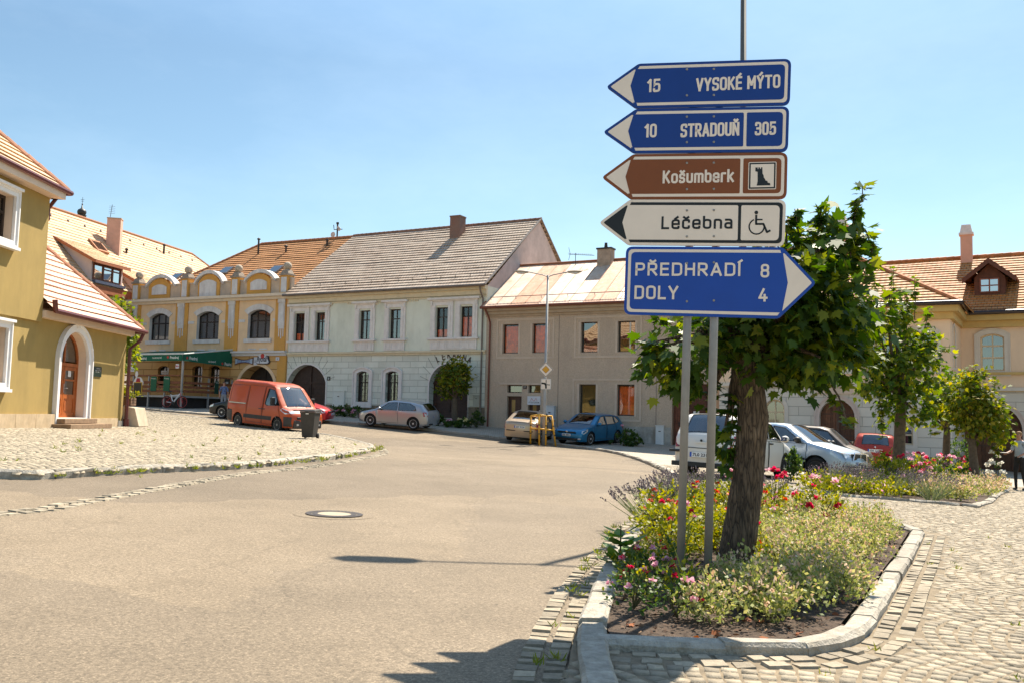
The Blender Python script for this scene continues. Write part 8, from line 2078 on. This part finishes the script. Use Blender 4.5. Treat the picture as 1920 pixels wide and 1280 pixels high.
# the big maple behind the signpost
tb = at(1385, 8.45, .09); Yt = 8.45; ttop = pt(1393, 640, Yt)
B_ = [blob(1300, 655, Yt, 80, 72, 110), blob(1400, 590, Yt + .2, 125, 95, 150), blob(1500, 590, Yt - .05, 120, 110, 150), blob(1562, 582, Yt + .1, 76, 96, 120), blob(1515, 655, Yt - .15, 100, 58, 110), blob(1545, 480, Yt + .1, 75, 62, 100), blob(1430, 690, Yt - .1, 40, 40, 60), blob(1490, 700, Yt, 50, 34, 60), blob(1470, 480, Yt + .3, 60, 60, 80), blob(1245, 655, Yt, 26, 34, 40), blob(1360, 790, Yt + .1, 15, 75, 24), blob(1318, 735, Yt + .1, 16, 30, 24)]
S_ = [(pt(1500, 480, Yt), pt(1490, 392, Yt)), (pt(1540, 470, Yt), pt(1540, 386, Yt)), (pt(1590, 500, Yt), pt(1617, 350, Yt)), (pt(1475, 460, Yt), pt(1478, 405, Yt)), (pt(1600, 470, Yt), pt(1625, 440, Yt)), (pt(1660, 560, Yt), pt(1690, 545, Yt)), (pt(1375, 700, Yt), pt(1370, 868, Yt)), (pt(1345, 700, Yt), pt(1338, 770, Yt)), (pt(1560, 720, Yt - .3), pt(1590, 800, Yt - .3)), (pt(1255, 640, Yt), pt(1218, 645, Yt)), (pt(1270, 700, Yt), pt(1235, 712, Yt)), (pt(1600, 700, Yt), pt(1612, 655, Yt - .4)), (pt(1620, 430, Yt), pt(1640, 500, Yt)), (pt(1240, 610, Yt), pt(1232, 592, Yt))]
BT = tree('maple_tree', 'large dark leafy maple with thick furrowed trunk right behind the signpost', tb, ttop, .145, .128, B_, 3900, .135, LEAF_BIG, S_, bark=BARK, via=[pt(1402, 900, Yt), pt(1412, 780, Yt)], clump=.10)
# pollard knuckle and a peeled strip on the trunk
kb = MB(); c = pt(1372, 628, Yt - .1); kb.ball(c, (.11, .1, .10), 14)
for k in range(26): d = rnd_dir(1)[0] * .09; kb.ball(c + Vector(d), RNG.uniform(.02, .045), 6)
kb.tube([pt(1400, 690, Yt), pt(1385, 650, Yt - .05), c], [.13, .11, .08], 10); kb.build('knuckle', BARK, BT, smooth=True)
# the row of small trees in the far bed
T2 = 22.6; tree('maple_tree', 'loose yellow green maple, tallest of the three small trees in the far bed', at(1684, T2, .09), pt(1690, 745, T2), .145, .115, [blob(1665, 640, T2, 78, 60), blob(1700, 695, T2, 72, 52), blob(1632, 700, T2, 42, 44), blob(1690, 765, T2, 55, 34), blob(1730, 660, T2, 45, 35), blob(1650, 590, T2, 55, 40)], 3100, .155, LEAF_MID,
 [(pt(1700, 620, T2), pt(1700, 540, T2)), (pt(1730, 640, T2), pt(1744, 575, T2)), (pt(1670, 600, T2), pt(1675, 505, T2)), (pt(1640, 580, T2), pt(1640, 515, T2)), (pt(1750, 660, T2), pt(1785, 650, T2)), (pt(1580, 700, T2), pt(1560, 690, T2)), (pt(1715, 600, T2), pt(1715, 520, T2)), (pt(1650, 740, T2), pt(1655, 820, T2))], 'small maples in the far flower bed', clump=.13)
T3 = 29.5; tree('maple_tree', 'small dark green maple between its taller and its yellower neighbour', at(1773, T3, .09), pt(1776, 800, T3), .125, .1, [blob(1772, 745, T3, 34, 46), blob(1760, 775, T3, 24, 30), blob(1790, 740, T3, 36, 40)], 1300, .17, LEAF_MID, [(pt(1765, 810, T3), pt(1742, 812, T3))], 'small maples in the far flower bed', clump=.14)
T4 = 27.2; tree('maple_tree', 'small yellow tipped maple, nearest the dark archway, with pointed crown', at(1829, T4, .09), pt(1822, 820, T4), .13, .105, [blob(1830, 762, T4, 48, 54), blob(1855, 788, T4, 38, 38), blob(1805, 745, T4, 36, 42), blob(1829, 712, T4, 16, 22), blob(1880, 805, T4, 18, 26)], 2500, .15, LEAF_AUT, [(pt(1829, 720, T4), pt(1829, 684, T4)), (pt(1860, 830, T4), pt(1872, 850, T4))], 'small maples in the far flower bed', clump=.13)
T5 = 50.8; tree('maple_tree', 'small round yellow tipped street tree before the lettered gate of the pale green house', at(852, T5, .1), pt(853, 745, T5), .16, .13, [blob(852, 710, T5, 29, 31), blob(850, 728, T5, 27, 17), blob(856, 690, T5, 19, 17)], 1300, .21, LEAF_AUT, clump=.16)
T6 = 43.0; tree('maple_tree', 'light green tree growing behind the downpipe corner of the olive house', at(212, T6, .1), pt(215, 660, T6), .14, .1, [blob(214, 595, T6, 22, 28), blob(236, 625, T6, 18, 30), blob(240, 665, T6, 14, 24), blob(225, 575, T6, 16, 14)], 1300, .2, mat_leaf('pale leaf', (.06, .10, .015), (.14, .19, .02), (.26, .28, .03), .45), clump=.2)

# --- shrubs and flowers
YG = mat_leaf('yellow green leaf', (.10, .14, .012), (.24, .25, .015), (.38, .34, .03), .35)
DGRN = mat_leaf('dark green leaf', (.02, .05, .012), (.05, .10, .02), (.11, .16, .03), .3)
GREYG = mat_leaf('grey green herb', (.15, .20, .06), (.29, .31, .09), (.46, .43, .18), .35)
PINKB = mat_leaf('faded pink bract', (.42, .29, .17), (.56, .41, .27), (.66, .53, .40), .3)
REDP = mat_leaf('red petal', (.40, .01, .02), (.58, .02, .04), (.70, .05, .07), .3)
PINKP = mat_leaf('pink petal', (.55, .22, .30), (.68, .36, .42), (.78, .60, .60), .3)
ORAP = mat_leaf('orange red petal', (.45, .04, .01), (.60, .09, .02), (.66, .2, .05), .3)
LAVL = mat_leaf('lavender stalk', (.09, .12, .05), (.17, .20, .09), (.26, .28, .14), .2)
LAVF = mat_leaf('lavender bloom', (.07, .055, .07), (.13, .105, .115), (.24, .2, .19), .2)
GRASS = mat_leaf('grass blade', (.07, .11, .015), (.16, .20, .025), (.32, .31, .06), .35)
def bush(name, label, cat, c, r, h, n, size, m, flowers=(), group=None, shape=OVAL, parent_mat=None):
 """dome of small leaves on thin stems; flowers [(count, material, head radius)]"""
 c = np.array(c, float); root = thing(name, label, cat, c, 0, group)
 sb = MB()
 for k in range(7):
  d = rnd_dir(1)[0]; e = c + np.array((d[0] * r * .7, d[1] * r * .7, h * RNG.uniform(.5, .95))); sb.tube(limb_path(c, e, 3, .1), [.007, .006, .004, .003], 4)
 sb.build('stem', mat('plant stem', (.08, .07, .025), rough=.9), root)
 nc = max(6, n // 16); u = rnd_dir(nc); u[:, 2] = np.abs(u[:, 2]); q = u * (RNG.uniform(.3, 1, nc) ** .5)[:, None]
 P = q[RNG.integers(0, nc, n)] * (r, r, h * .92) + RNG.normal(0, .045, (n, 3)) + c + (0, 0, .05); P[:, 2] = np.maximum(P[:, 2], c[2] + .02)
 O = P - c; O /= np.linalg.norm(O, axis=1)[:, None]
 leaves('foliage', P, O + RNG.normal(0, .6, O.shape), O * .4 + (0, 0, .8) + RNG.normal(0, .45, O.shape), size * RNG.uniform(.6, 1.3, n), shape, m, root)
 for cnt, fm, fr in flowers:
  for k in range(cnt):
   d = rnd_dir(1)[0]; d[2] = abs(d[2]) * 1.1 + .25; d /= np.linalg.norm(d); fc = c + d * (r * .98, r * .98, h * 1.02) + (0, 0, .05); npz = 16
   pd = rnd_dir(npz); pd[:, 2] = np.abs(pd[:, 2]) - .15
   leaves('flower', np.repeat(fc[None], npz, 0) + pd * fr * .25, pd, rnd_dir(npz) * .5 + d, fr * 1.15 * RNG.uniform(.7, 1.1, npz), OVAL * (1.5, 1), fm, root)
 return root
def lavender(c, r, h, n, label, group, lean=(0, 0)):
 c = np.array(c, float); root = thing('lavender', label, 'lavender', c, 0, group)
 a = RNG.uniform(0, 2 * math.pi, n); s = RNG.uniform(.15, 1, n) ** .6; tip = c + np.c_[np.cos(a) * s * r + lean[0], np.sin(a) * s * r + lean[1], h * (1.02 - .38 * s ** 2) * RNG.uniform(.8, 1.05, n)]
 b0 = c + np.c_[np.cos(a) * s * r * .2, np.sin(a) * s * r * .2, np.zeros(n)]
 d = tip - b0; L = np.linalg.norm(d, axis=1)
 leaves('stalk', b0, d, rnd_dir(n) + (0, -1, 0), L, BLADE * (.13, 1), LAVL, root, 0.05)
 nl = n * 2; i = RNG.integers(0, n, nl); f = RNG.uniform(.05, .55, nl); p = b0[i] + d[i] * f[:, None]
 leaves('foliage', p, d[i] / L[i][:, None] + RNG.normal(0, .35, (nl, 3)), rnd_dir(nl), .07 * RNG.uniform(.6, 1.3, nl), BLADE * (1.6, 1), LAVL, root)
 k = 7; i = np.repeat(np.arange(n), k); p = tip[i] - d[i] / L[i][:, None] * RNG.uniform(0, .085, n * k)[:, None]
 leaves('bloom', p, d[i] / L[i][:, None] + RNG.normal(0, .5, (n * k, 3)), rnd_dir(n * k), .024, OVAL * (1.3, 1), LAVF, root)
 return root
def in_poly(poly, n, cond=None):
 q = np.array(poly); lo, hi = q.min(0), q.max(0); out = []
 while len(out) < n:
  p = RNG.uniform(lo, hi)
  if inside([p], poly)[0] and (cond is None or cond(p)): out.append(p)
 return np.array(out)
def frac(p): return (p[0] - np.interp(p[1], [5.2, 9.3, 12.4, 15.2], [.45, 1.0, 1.7, 2.5])) / (np.interp(p[1], [5.3, 5.9, 7.9, 12.1, 16], [1.9, 2.3, 3.3, 5.4, 4.0]) - np.interp(p[1], [5.2, 9.3, 12.4, 15.2], [.45, 1.0, 1.7, 2.5]))
def herb(name, label, centres, r, h, per, mats, size, cat, spikes=0.0):
 """ground cover nobody could count: low mounds of tiny leaves and faded flower spikes"""
 Ps, Ts, Ms = [], [], []
 for (x, y) in centres:
  z = float(gz(x, y)) + .09; rr = r * RNG.uniform(.7, 1.25); hh = h * RNG.uniform(.7, 1.2)
  ns = per // 9; a = RNG.uniform(0, 6.28, ns); s = np.sqrt(RNG.uniform(0, 1, ns)); e = np.c_[x + rr * s * np.cos(a), y + rr * s * np.sin(a), z + hh * (1 - .55 * s ** 2) * RNG.uniform(.75, 1.1, ns)]
  b0 = np.c_[x + rr * .5 * s * np.cos(a), y + rr * .5 * s * np.sin(a), np.full(ns, z)]
  i = RNG.integers(0, ns, per); f = RNG.uniform(.1, 1.02, per) ** .75; p = b0[i] + (e[i] - b0[i]) * f[:, None] + RNG.normal(0, .012, (per, 3))
  Ps.append(p); Ts.append((e[i] - b0[i]) * .9 + RNG.normal(0, .22, (per, 3))); Ms.append(((f > .66) & (RNG.uniform(size=per) < spikes)).astype(int))
 P, T, M_ = np.vstack(Ps), np.vstack(Ts), np.concatenate(Ms)
 o = leaves(name, P, T, RNG.normal(0, .6, P.shape) + (0, 0, .6), size * RNG.uniform(.6, 1.3, len(P)), SMALL, mats, None, .2, M_)
 return tag(o, label, cat, kind='stuff')
gdz = lambda x, y, d=.09: (x, y, float(gz(x, y)) + d)
# near bed: mulch litter, catmint, roses, lavender
mp_ = in_poly(B1in, 5200); n = len(mp_); z = gz(mp_[:, 0], mp_[:, 1]) + .088 + RNG.uniform(0, .018, n)
tag(leaves('mulch', np.c_[mp_, z], np.c_[RNG.normal(size=(n, 2)), RNG.normal(0, .25, n)], RNG.normal(0, .35, (n, 3)) + (0, 0, 1), RNG.uniform(.02, .06, n), SMALL * (.8, 1), mat_leaf('bark mulch', (.035, .02, .012), (.10, .055, .032), (.26, .16, .09), .05, .9)), 'brown bark mulch and dead leaves on the bed', 'mulch', kind='stuff')
lv_ = in_poly(grow(B1in, -.05), 70, lambda p: p[1] < 8.5 or frac(p) > .8); n = len(lv_)
tag(leaves('fallen_leaves', np.c_[lv_, gz(lv_[:, 0], lv_[:, 1]) + .105], np.c_[RNG.normal(size=(n, 2)), RNG.normal(0, .3, n)], RNG.normal(0, .3, (n, 3)) + (0, 0, 1), RNG.uniform(.05, .10, n), MAPLE, mat_leaf('dead leaf', (.16, .05, .02), (.30, .10, .03), (.36, .2, .07), .15, .8), fold=.6), 'scattered orange brown fallen maple leaves on the mulch', 'fallen leaves', kind='stuff')
cat1 = in_poly(B1in, 150, lambda p: np.hypot(p[0] - 1.9, (p[1] - 7.75) * .7) > .5 and (frac(p) > .45 and frac(p) < .90 and p[1] > 6.6 and p[1] < 13.4) or (p[1] < 7.4 and p[1] > 5.75 and .42 < frac(p) < .80))
herb('catmint', 'low grey green catmint with faded pinkish spikes around the tree foot', cat1, .24, .34, 420, [GREYG, PINKB], .036, 'catmint', .3)
yg1 = in_poly(B1in, 60, lambda p: frac(p) < .62 and 7.6 < p[1] < 13.5 and frac(p) > .1 and np.hypot(p[0] - 1.9, (p[1] - 7.75) * .7) > .5)
herb('low_foliage', 'low yellow green foliage filling the middle of the near bed', yg1, .24, .26, 260, [YG, ORAP], .042, 'ground cover', .04)
g1 = 'rose bushes in the near flower bed'
used = []
def spaced(poly, n, d, cond):
 out = []
 for _ in range(4000):
  p = in_poly(poly, 1, cond)[0]
  if all(np.hypot(*(p - q)) > d for q in out): out.append(p)
  if len(out) == n: break
 return out
for p in spaced(B1in, 11, .62, lambda p: frac(p) < .5 and 8.6 < p[1] < 13.2 and frac(p) > .12):
 bush('rose_bush', 'yellow green rose bush with orange red blooms amid the near bed', 'rose bush', gdz(*p), .36, .45, 520, .046, YG, [(2, ORAP, .03), (2, REDP, .03), (1, PINKP, .03)], g1)
for p in [(3.35, 11.6), (3.8, 11.2), (3.1, 12.3)]:
 bush('rose_bush', 'rose bush crowded with crimson and pale pink blooms right of the big trunk', 'rose bush', gdz(*p), .40, .66, 560, .05, YG, [(6, REDP, .05), (4, PINKP, .045)], 'crimson rose bushes right of the trunk')
for p in [(.85, 6.15), (1.1, 5.95), (.98, 6.6), (1.25, 6.45), (1.02, 7.1), (1.25, 7.35)]:
 bush('rose_bush', 'knee-high miniature rose with small pink and red blooms at the front of the near bed', 'rose bush', gdz(*p), .19, .22, 230, .034, [YG, DGRN][int(RNG.integers(2))], [(3, PINKP, .024), (2, REDP, .022)], 'miniature roses at the front of the near bed')
for k, p in enumerate([(2.45, 13.6), (2.75, 14.6), (3.15, 15.3), (2.15, 12.4), (3.7, 15.4), (4.3, 14.8), (1.75, 11.2)]):
 lavender(gdz(*p), .5, .54, 90, 'spiky lavender clump at the back of the near bed', 'lavender clumps in the near bed', (-.12, 0))
def dock():
 c = np.array(at(1163, 7.9, .07)); root = thing('dock_weed', 'broad leaved green weed beside the kerb on the road side of the near bed', 'weed', c); n = 34
 a = RNG.uniform(0, 6.28, n); h = RNG.uniform(.02, .32, n); P = c + np.c_[.03 * np.cos(a), .03 * np.sin(a), h]; T = np.c_[np.cos(a), np.sin(a), RNG.uniform(.1, .9, n)]
 leaves('leaf', P, T, np.c_[-np.cos(a) * .5, -np.sin(a) * .5, np.full(n, 1.0)], RNG.uniform(.13, .24, n), OVAL * (.85, 1), mat_leaf('dock leaf', (.05, .12, .02), (.09, .19, .03), (.15, .26, .05), .35), root)
 b = MB(); b.tube([c, c + (0, 0, .36)], [.01, .006], 6); b.build('stem', MATS['plant stem'], root)
dock()
def stalks():
 u = at(1283, 6.55, .09); root = thing('wild_grass', 'tall pale grass stalks growing at the foot of the left sign post', 'grass', u); c = np.array(u); n = 9
 a = RNG.uniform(0, 6.28, n); leaves('blade', np.repeat(c[None], n, 0) + RNG.normal(0, .02, (n, 3)), np.c_[np.cos(a) * .35, np.sin(a) * .35, np.ones(n)], np.c_[-np.cos(a), -np.sin(a), np.full(n, .3)], RNG.uniform(.2, .42, n), BLADE * (.5, 1), GRASS, root)
 b = MB(); e = c + (.03, 0, .52); b.tube([c, c + (.0, 0, .3), e], .003, 4)
 b.tube([e - (.01, 0, .1), e, e + (.006, 0, .03)], [.006, .009, .003], 6); b.build('stalk', GRASS, root)
stalks()
# weeds in the gutter joints
wp = []
for a, b in zip(B1[0:4], B1[1:5]): pass
edge_ = dense(curve([(2.3, 14.9), (1.55, 12.4), (.86, 9.3), (.52, 7.56), (.24, 5.6), (.14, 4.9), (.1, 4.2)]), .05)
for p in edge_[::5] + (.1, 0):
 if RNG.uniform() < .75: wp += [p + RNG.normal(0, .05, 2) for _ in range(int(RNG.integers(0, 5)))]
kp = [p for p in PLZ if -7.0 < p[0] and p[1] < 32]
for p in offset_path(np.array(kp), .12)[::1]:
 if RNG.uniform() < .7: wp += [p + RNG.normal(0, .08, 2) for _ in range(int(RNG.integers(1, 6)))]
for _ in range(70): wp.append(np.array((RNG.uniform(1.6, 9), RNG.uniform(4.9, 13))))
for _ in range(60): wp.append(RNG.uniform((-16, 13), (-5, 34)))
wp = np.array([p for p in wp if not inside([p], B1)[0]]); k = 9; W_ = np.repeat(wp, k, 0) + RNG.normal(0, .018, (len(wp) * k, 2)); n = len(W_); far_ = np.clip(W_[:, 1] / 12, .8, 1.6)
offz = np.where(inside(W_, plz_poly), .09, .05)
tag(leaves('gutter_weeds', np.c_[W_, gz(W_[:, 0], W_[:, 1]) + offz], np.c_[RNG.normal(0, .8, (n, 2)), np.ones(n)], rnd_dir(n), RNG.uniform(.03, .085, n) * far_, BLADE * (1.2, 1), GRASS), 'grass tufts and weeds growing in gutter and cobble joints', 'weeds', kind='stuff')
# far bed
def s2(p): return np.cross(np.array((15.2, 27.7)) - (8.84, 17.25), p - np.array((8.84, 17.25))) / 12.2        # distance left of the near right edge
cat2 = in_poly(B2in, 80, lambda p: s2(p) < 1.9 and p[0] > 8.6)
herb('catmint', 'straw coloured catmint along the paved corner of the far bed', cat2, .36, .42, 330, [GREYG, PINKB], .06, 'catmint', .6)
mix2 = in_poly(B2in, 60, lambda p: s2(p) > 1.5)
herb('low_foliage', 'mixed yellow green foliage with pink flecks in the far bed', mix2, .42, .40, 260, [YG, PINKP], .07, 'ground cover', .06)
for p in spaced(B2in, 13, .95, lambda p: s2(p) > 1.3 and p[0] > 8.4):
 bush('rose_bush', 'tall rose bush with pink and red blooms in the far bed', 'rose bush', gdz(*p), .55, .82, 460, .075, YG if RNG.uniform() < .7 else DGRN, [(4, PINKP, .055), (3, REDP, .055)], 'rose bushes in the far bed')
for p in spaced(B2in, 8, .6, lambda p: p[0] < 8.7 and p[1] < 22.5):
 lavender(gdz(*p), .6, .58, 100, 'dark spiky lavender clump at the near left end of the far bed', 'lavender clumps in the far bed', (.1, 0))
for k, (px, Y, r, h, nm, lab) in enumerate(((1658, 20.6, .26, .95, DGRN, 'upright yellow green shrub in front of the red hatchback'), (1488, 21.5, .18, .8, DGRN, 'single leafy stem standing among the lavender'), (1795, 31.5, .8, 1.5, DGRN, 'dark bushy shrub at the foot of the small maples'))):
 bush('leafy_shrub', lab, 'shrub', at(px, Y, .09), r, h, 420 if k < 2 else 900, .09, YG if k == 0 else nm)
# house-side planting
for px, Y, r, h, lab, fl in ((628, 54.6, .55, .55, 'low shrub bed under the wall behind the red car', ()), (645, 54.0, .6, .6, 'low flowering shrub between red car and silver hatchback', [(5, PINKP, .09)]), (672, 53.4, .55, .6, 'low shrub under the left barred window', [(3, PINKP, .09)]),
  (822, 50.4, .5, .5, 'leafy shrub left of the small street tree', ()), (846, 49.8, .4, .35, 'low shrub at the foot of the small street tree', [(3, PINKP, .08)]), (868, 49.8, .45, .45, 'shrub with pale yellow blooms right of the small street tree', [(6, mat_leaf('cream petal', (.6, .5, .2), (.7, .62, .3), (.75, .7, .5), .3), .1)]), (893, 50.2, .55, 1.0, 'tall dark shrub in the corner by the downpipe', ()),
  (1172, 45.4, .7, 1.0, 'dark shrub behind the rear of the blue hatchback', [(2, PINKP, .08)]), (1187, 45.0, .45, .6, 'small weedy shrub right of the blue hatchback', ())):
 bush('wall_shrub', lab, 'shrub', at(px, Y, .06), r, h, 420, .13, DGRN, fl)
bush('potted_plant', 'yellow green plant growing in the wooden box of the planter', 'plant', PLC + Vector((-.2, 0, 1.1)), .42, .42, 380, .1, YG)
bush('umbel_weed', 'tall white umbel flowers near the dark archway', 'weed', at(1868, 27.2, .09), .28, 1.15, 120, .07, DGRN, [(14, mat_leaf('white petal', (.6, .58, .5), (.7, .68, .6), (.78, .76, .7), .3), .07)])

# ---------------------------------------------------------------- people
SKIN = mat('skin', (.40, .20, .13), rough=.55, var=.08, scale=12)
def person(label, pos, ang, H, pose, cloth, hair, held=None):
 """one continuous skinned body; joints in metres for a 1.75 m figure facing -y"""
 root = thing('person', label, 'person', pos, ang)
 k = H / 1.75; J = {}; E = []; R = {}
 def j(n, p, r, par=None):
  J[n] = Vector(p) * k; R[n] = (r if hasattr(r, '__len__') else (r, r))
  if par: E.append((par, n))
 j('pelvis', (0, 0, .95), (.165, .115)); j('waist', (0, .0, 1.10), (.135, .10), 'pelvis'); j('chest', (0, .01, 1.30), (.165, .12), 'waist'); j('neckbase', (0, .01, 1.46), (.085, .075), 'chest'); j('neck', (0, -.005, 1.52), .056, 'neckbase'); j('jaw', (0, -.03, 1.575), (.06, .07), 'neck'); j('skull', (0, -.012, 1.665), (.078, .092), 'jaw'); j('crown', (0, .0, 1.725), (.055, .065), 'skull')
 for s, nm in ((-1, 'r'), (1, 'l')):
  P = pose[nm]
  j(nm + 'sh', (s * .17, .01, 1.41), .062, 'neckbase'); j(nm + 'el', P['elbow'], .043, nm + 'sh'); j(nm + 'wr', P['wrist'], .029, nm + 'el')
  w, e = Vector(P['wrist']), Vector(P['elbow']); d = (w - e).normalized(); pal = w + d * .075; j(nm + 'palm', pal, (.036, .018), nm + 'wr')
  side = d.cross(Vector((0, 0, 1))); side = side.normalized() if side.length > .1 else Vector((1, 0, 0)); up = side.cross(d)
  for q in range(4):
   o = (q - 1.5) * .019; l = (.062, .072, .068, .052)[q]
   j(nm + 'k%d' % q, pal + d * .03 + side * o, .0095, nm + 'palm'); j(nm + 'm%d' % q, pal + d * (.03 + l * .55) + side * o * 1.1 - up * .008, .0085, nm + 'k%d' % q); j(nm + 'f%d' % q, pal + d * (.03 + l * .9) + side * o * 1.15 - up * .03, .007, nm + 'm%d' % q)
  j(nm + 'th', w + d * .035 + side * .038 * -s, .010, nm + 'palm'); j(nm + 'tt', w + d * .08 + side * .055 * -s, .008, nm + 'th')
  j(nm + 'hip', (s * .09, 0, .90), .095, 'pelvis'); j(nm + 'kn', P['knee'], .060, nm + 'hip'); j(nm + 'an', P['ankle'], .042, nm + 'kn'); a = Vector(P['ankle']); j(nm + 'heel', a + Vector((0, .03, -.055)), .036, nm + 'an'); j(nm + 'toe', a + Vector((0, -.15, -.062)), (.042, .028), nm + 'heel')
 names = list(J); me = bpy.data.meshes.new('body'); me.from_pydata([tuple(J[n]) for n in names], [(names.index(a), names.index(b)) for a, b in E], [])
 o = bpy.data.objects.new('body', me); C.objects.link(o)
 sk = o.modifiers.new('skin', 'SKIN'); sk.use_smooth_shade = True; sd = o.modifiers.new('sub', 'SUBSURF'); sd.levels = 2; sd.render_levels = 2
 if not me.skin_vertices: me.skin_vertices.new()
 for i, n in enumerate(names): me.skin_vertices[0].data[i].radius = (R[n][0] * k, R[n][1] * k); me.skin_vertices[0].data[i].use_root = n == 'pelvis'
 dg = bpy.context.evaluated_depsgraph_get(); m2 = bpy.data.meshes.new_from_object(o.evaluated_get(dg)); bpy.data.objects.remove(o)
 body = bpy.data.objects.new('body', m2); C.objects.link(body); body.parent = root
 m2.materials.clear()
 for mm in (SKIN, cloth[0], cloth[1], cloth[2]): m2.materials.append(mm)
 el = {s: J[s + 'el'] for s in 'lr'}; wr = {s: J[s + 'wr'] for s in 'lr'}
 for p in m2.polygons:
  c = p.center; armd = min((c - J[s + 'wr']).length for s in 'lr'); z = c.z / k; mi = 0
  sleeve = min((c - J[s + 'sh'].lerp(J[s + 'el'], f)).length for s in 'lr' for f in (0, .25, .5, .7))
  fore = min((c - J[s + 'el'].lerp(J[s + 'palm'], f)).length for s in 'lr' for f in (0, .2, .4, .6, .8, 1, 1.25))
  if z < .09: mi = 3
  elif fore < .075 * k and sleeve > .062 * k: mi = 0
  elif z < .99: mi = 2
  elif z < 1.475: mi = 1
  p.material_index = mi; p.use_smooth = True
 hd = J['skull']; b = MB()
 c = hd + Vector((0, .018, .022)) * k; b.ball(c, (.088 * k, .10 * k, .088 * k), 14); b.v = [v if v[1] > hd.y - .05 * k or v[2] > hd.z + .045 * k else (v[0] * .9, hd.y - .03 * k, v[2]) for v in b.v]; b.build('hair', hair, root, smooth=True, local=True)
 b = MB(); f = hd.y - .098 * k
 b.hexa([(-.013 * k, f, hd.z - .05 * k), (.013 * k, f, hd.z - .05 * k), (.011 * k, f + .04 * k, hd.z - .05 * k), (-.011 * k, f + .04 * k, hd.z - .05 * k), (-.006 * k, f + .012 * k, hd.z), (.006 * k, f + .012 * k, hd.z), (.006 * k, f + .04 * k, hd.z), (-.006 * k, f + .04 * k, hd.z)])
 for s in (-1, 1): b.ball((s * .08 * k, hd.y + .01 * k, hd.z - .02 * k), (.012 * k, .02 * k, .03 * k), 8)
 b.build('nose_and_ears', SKIN, root, smooth=True, local=True)
 for s in (-1, 1): b = MB(); b.ball((s * .032 * k, hd.y - .086 * k, hd.z + .002 * k), (.012 * k, .008 * k, .007 * k), 8); b.build('eye', mat('eye', (.05, .035, .03), rough=.2), root, local=True)
 b = MB(); b.ball((0, hd.y - .088 * k, hd.z - .078 * k), (.024 * k, .01 * k, .008 * k), 8); b.build('mouth', mat('lips', (.32, .10, .08), rough=.5), root, local=True)
 if held: held(J, k, root)
 return root
std = {'r': dict(elbow=(-.25, .03, 1.13), wrist=(-.24, -.06, .90), knee=(-.10, -.02, .50), ankle=(-.10, .02, .08)), 'l': dict(elbow=(.25, .03, 1.13), wrist=(.25, -.05, .89), knee=(.10, -.03, .50), ankle=(.11, .0, .08))}
reach = {'r': dict(elbow=(-.24, -.03, 1.15), wrist=(-.20, -.30, 1.10), knee=(-.10, -.06, .50), ankle=(-.10, -.05, .08)), 'l': dict(elbow=(.25, .02, 1.14), wrist=(.20, -.20, 1.06), knee=(.10, .0, .50), ankle=(.11, .08, .08))}
P1 = at(1913, 28.0, .07)
DARKT = mat('black trousers', (.018, .017, .018), rough=.9, var=.2); SHOE = mat('dark shoe', (.02, .016, .013), rough=.6)
person('person in grey blue T-shirt and black trousers holding a white paper at the right edge', P1, math.radians(-62), 1.76, reach, (mat('grey blue shirt', (.36, .41, .46), rough=.9, var=.1, scale=14), DARKT, SHOE), mat('fair hair', (.26, .15, .07), rough=.8, var=.2))
q = Matrix.Translation(P1) @ Matrix.Rotation(math.radians(-62), 4, 'Z')
c = q @ Vector((-.2, -.46, 1.11)); t = thing('paper', 'white folded paper held in the hand of the person at the right edge', 'paper', c, math.radians(-62))
MB().box((-.09, -.11, 0), (.11, .1, .012)).build('sheet', WHITE, t, local=True)
P2 = at(418, 55.0, .1)
CHK_ = mat('blue white patterned shirt', (.10, .14, .26), rough=.9, var=.9, scale=9)
person('person in blue and white patterned shirt standing by the terrace behind the black car', P2, math.radians(20), 1.72, std, (CHK_, mat('grey trousers', (.22, .23, .25), rough=.9), SHOE), mat('dark hair', (.03, .02, .015), rough=.8))
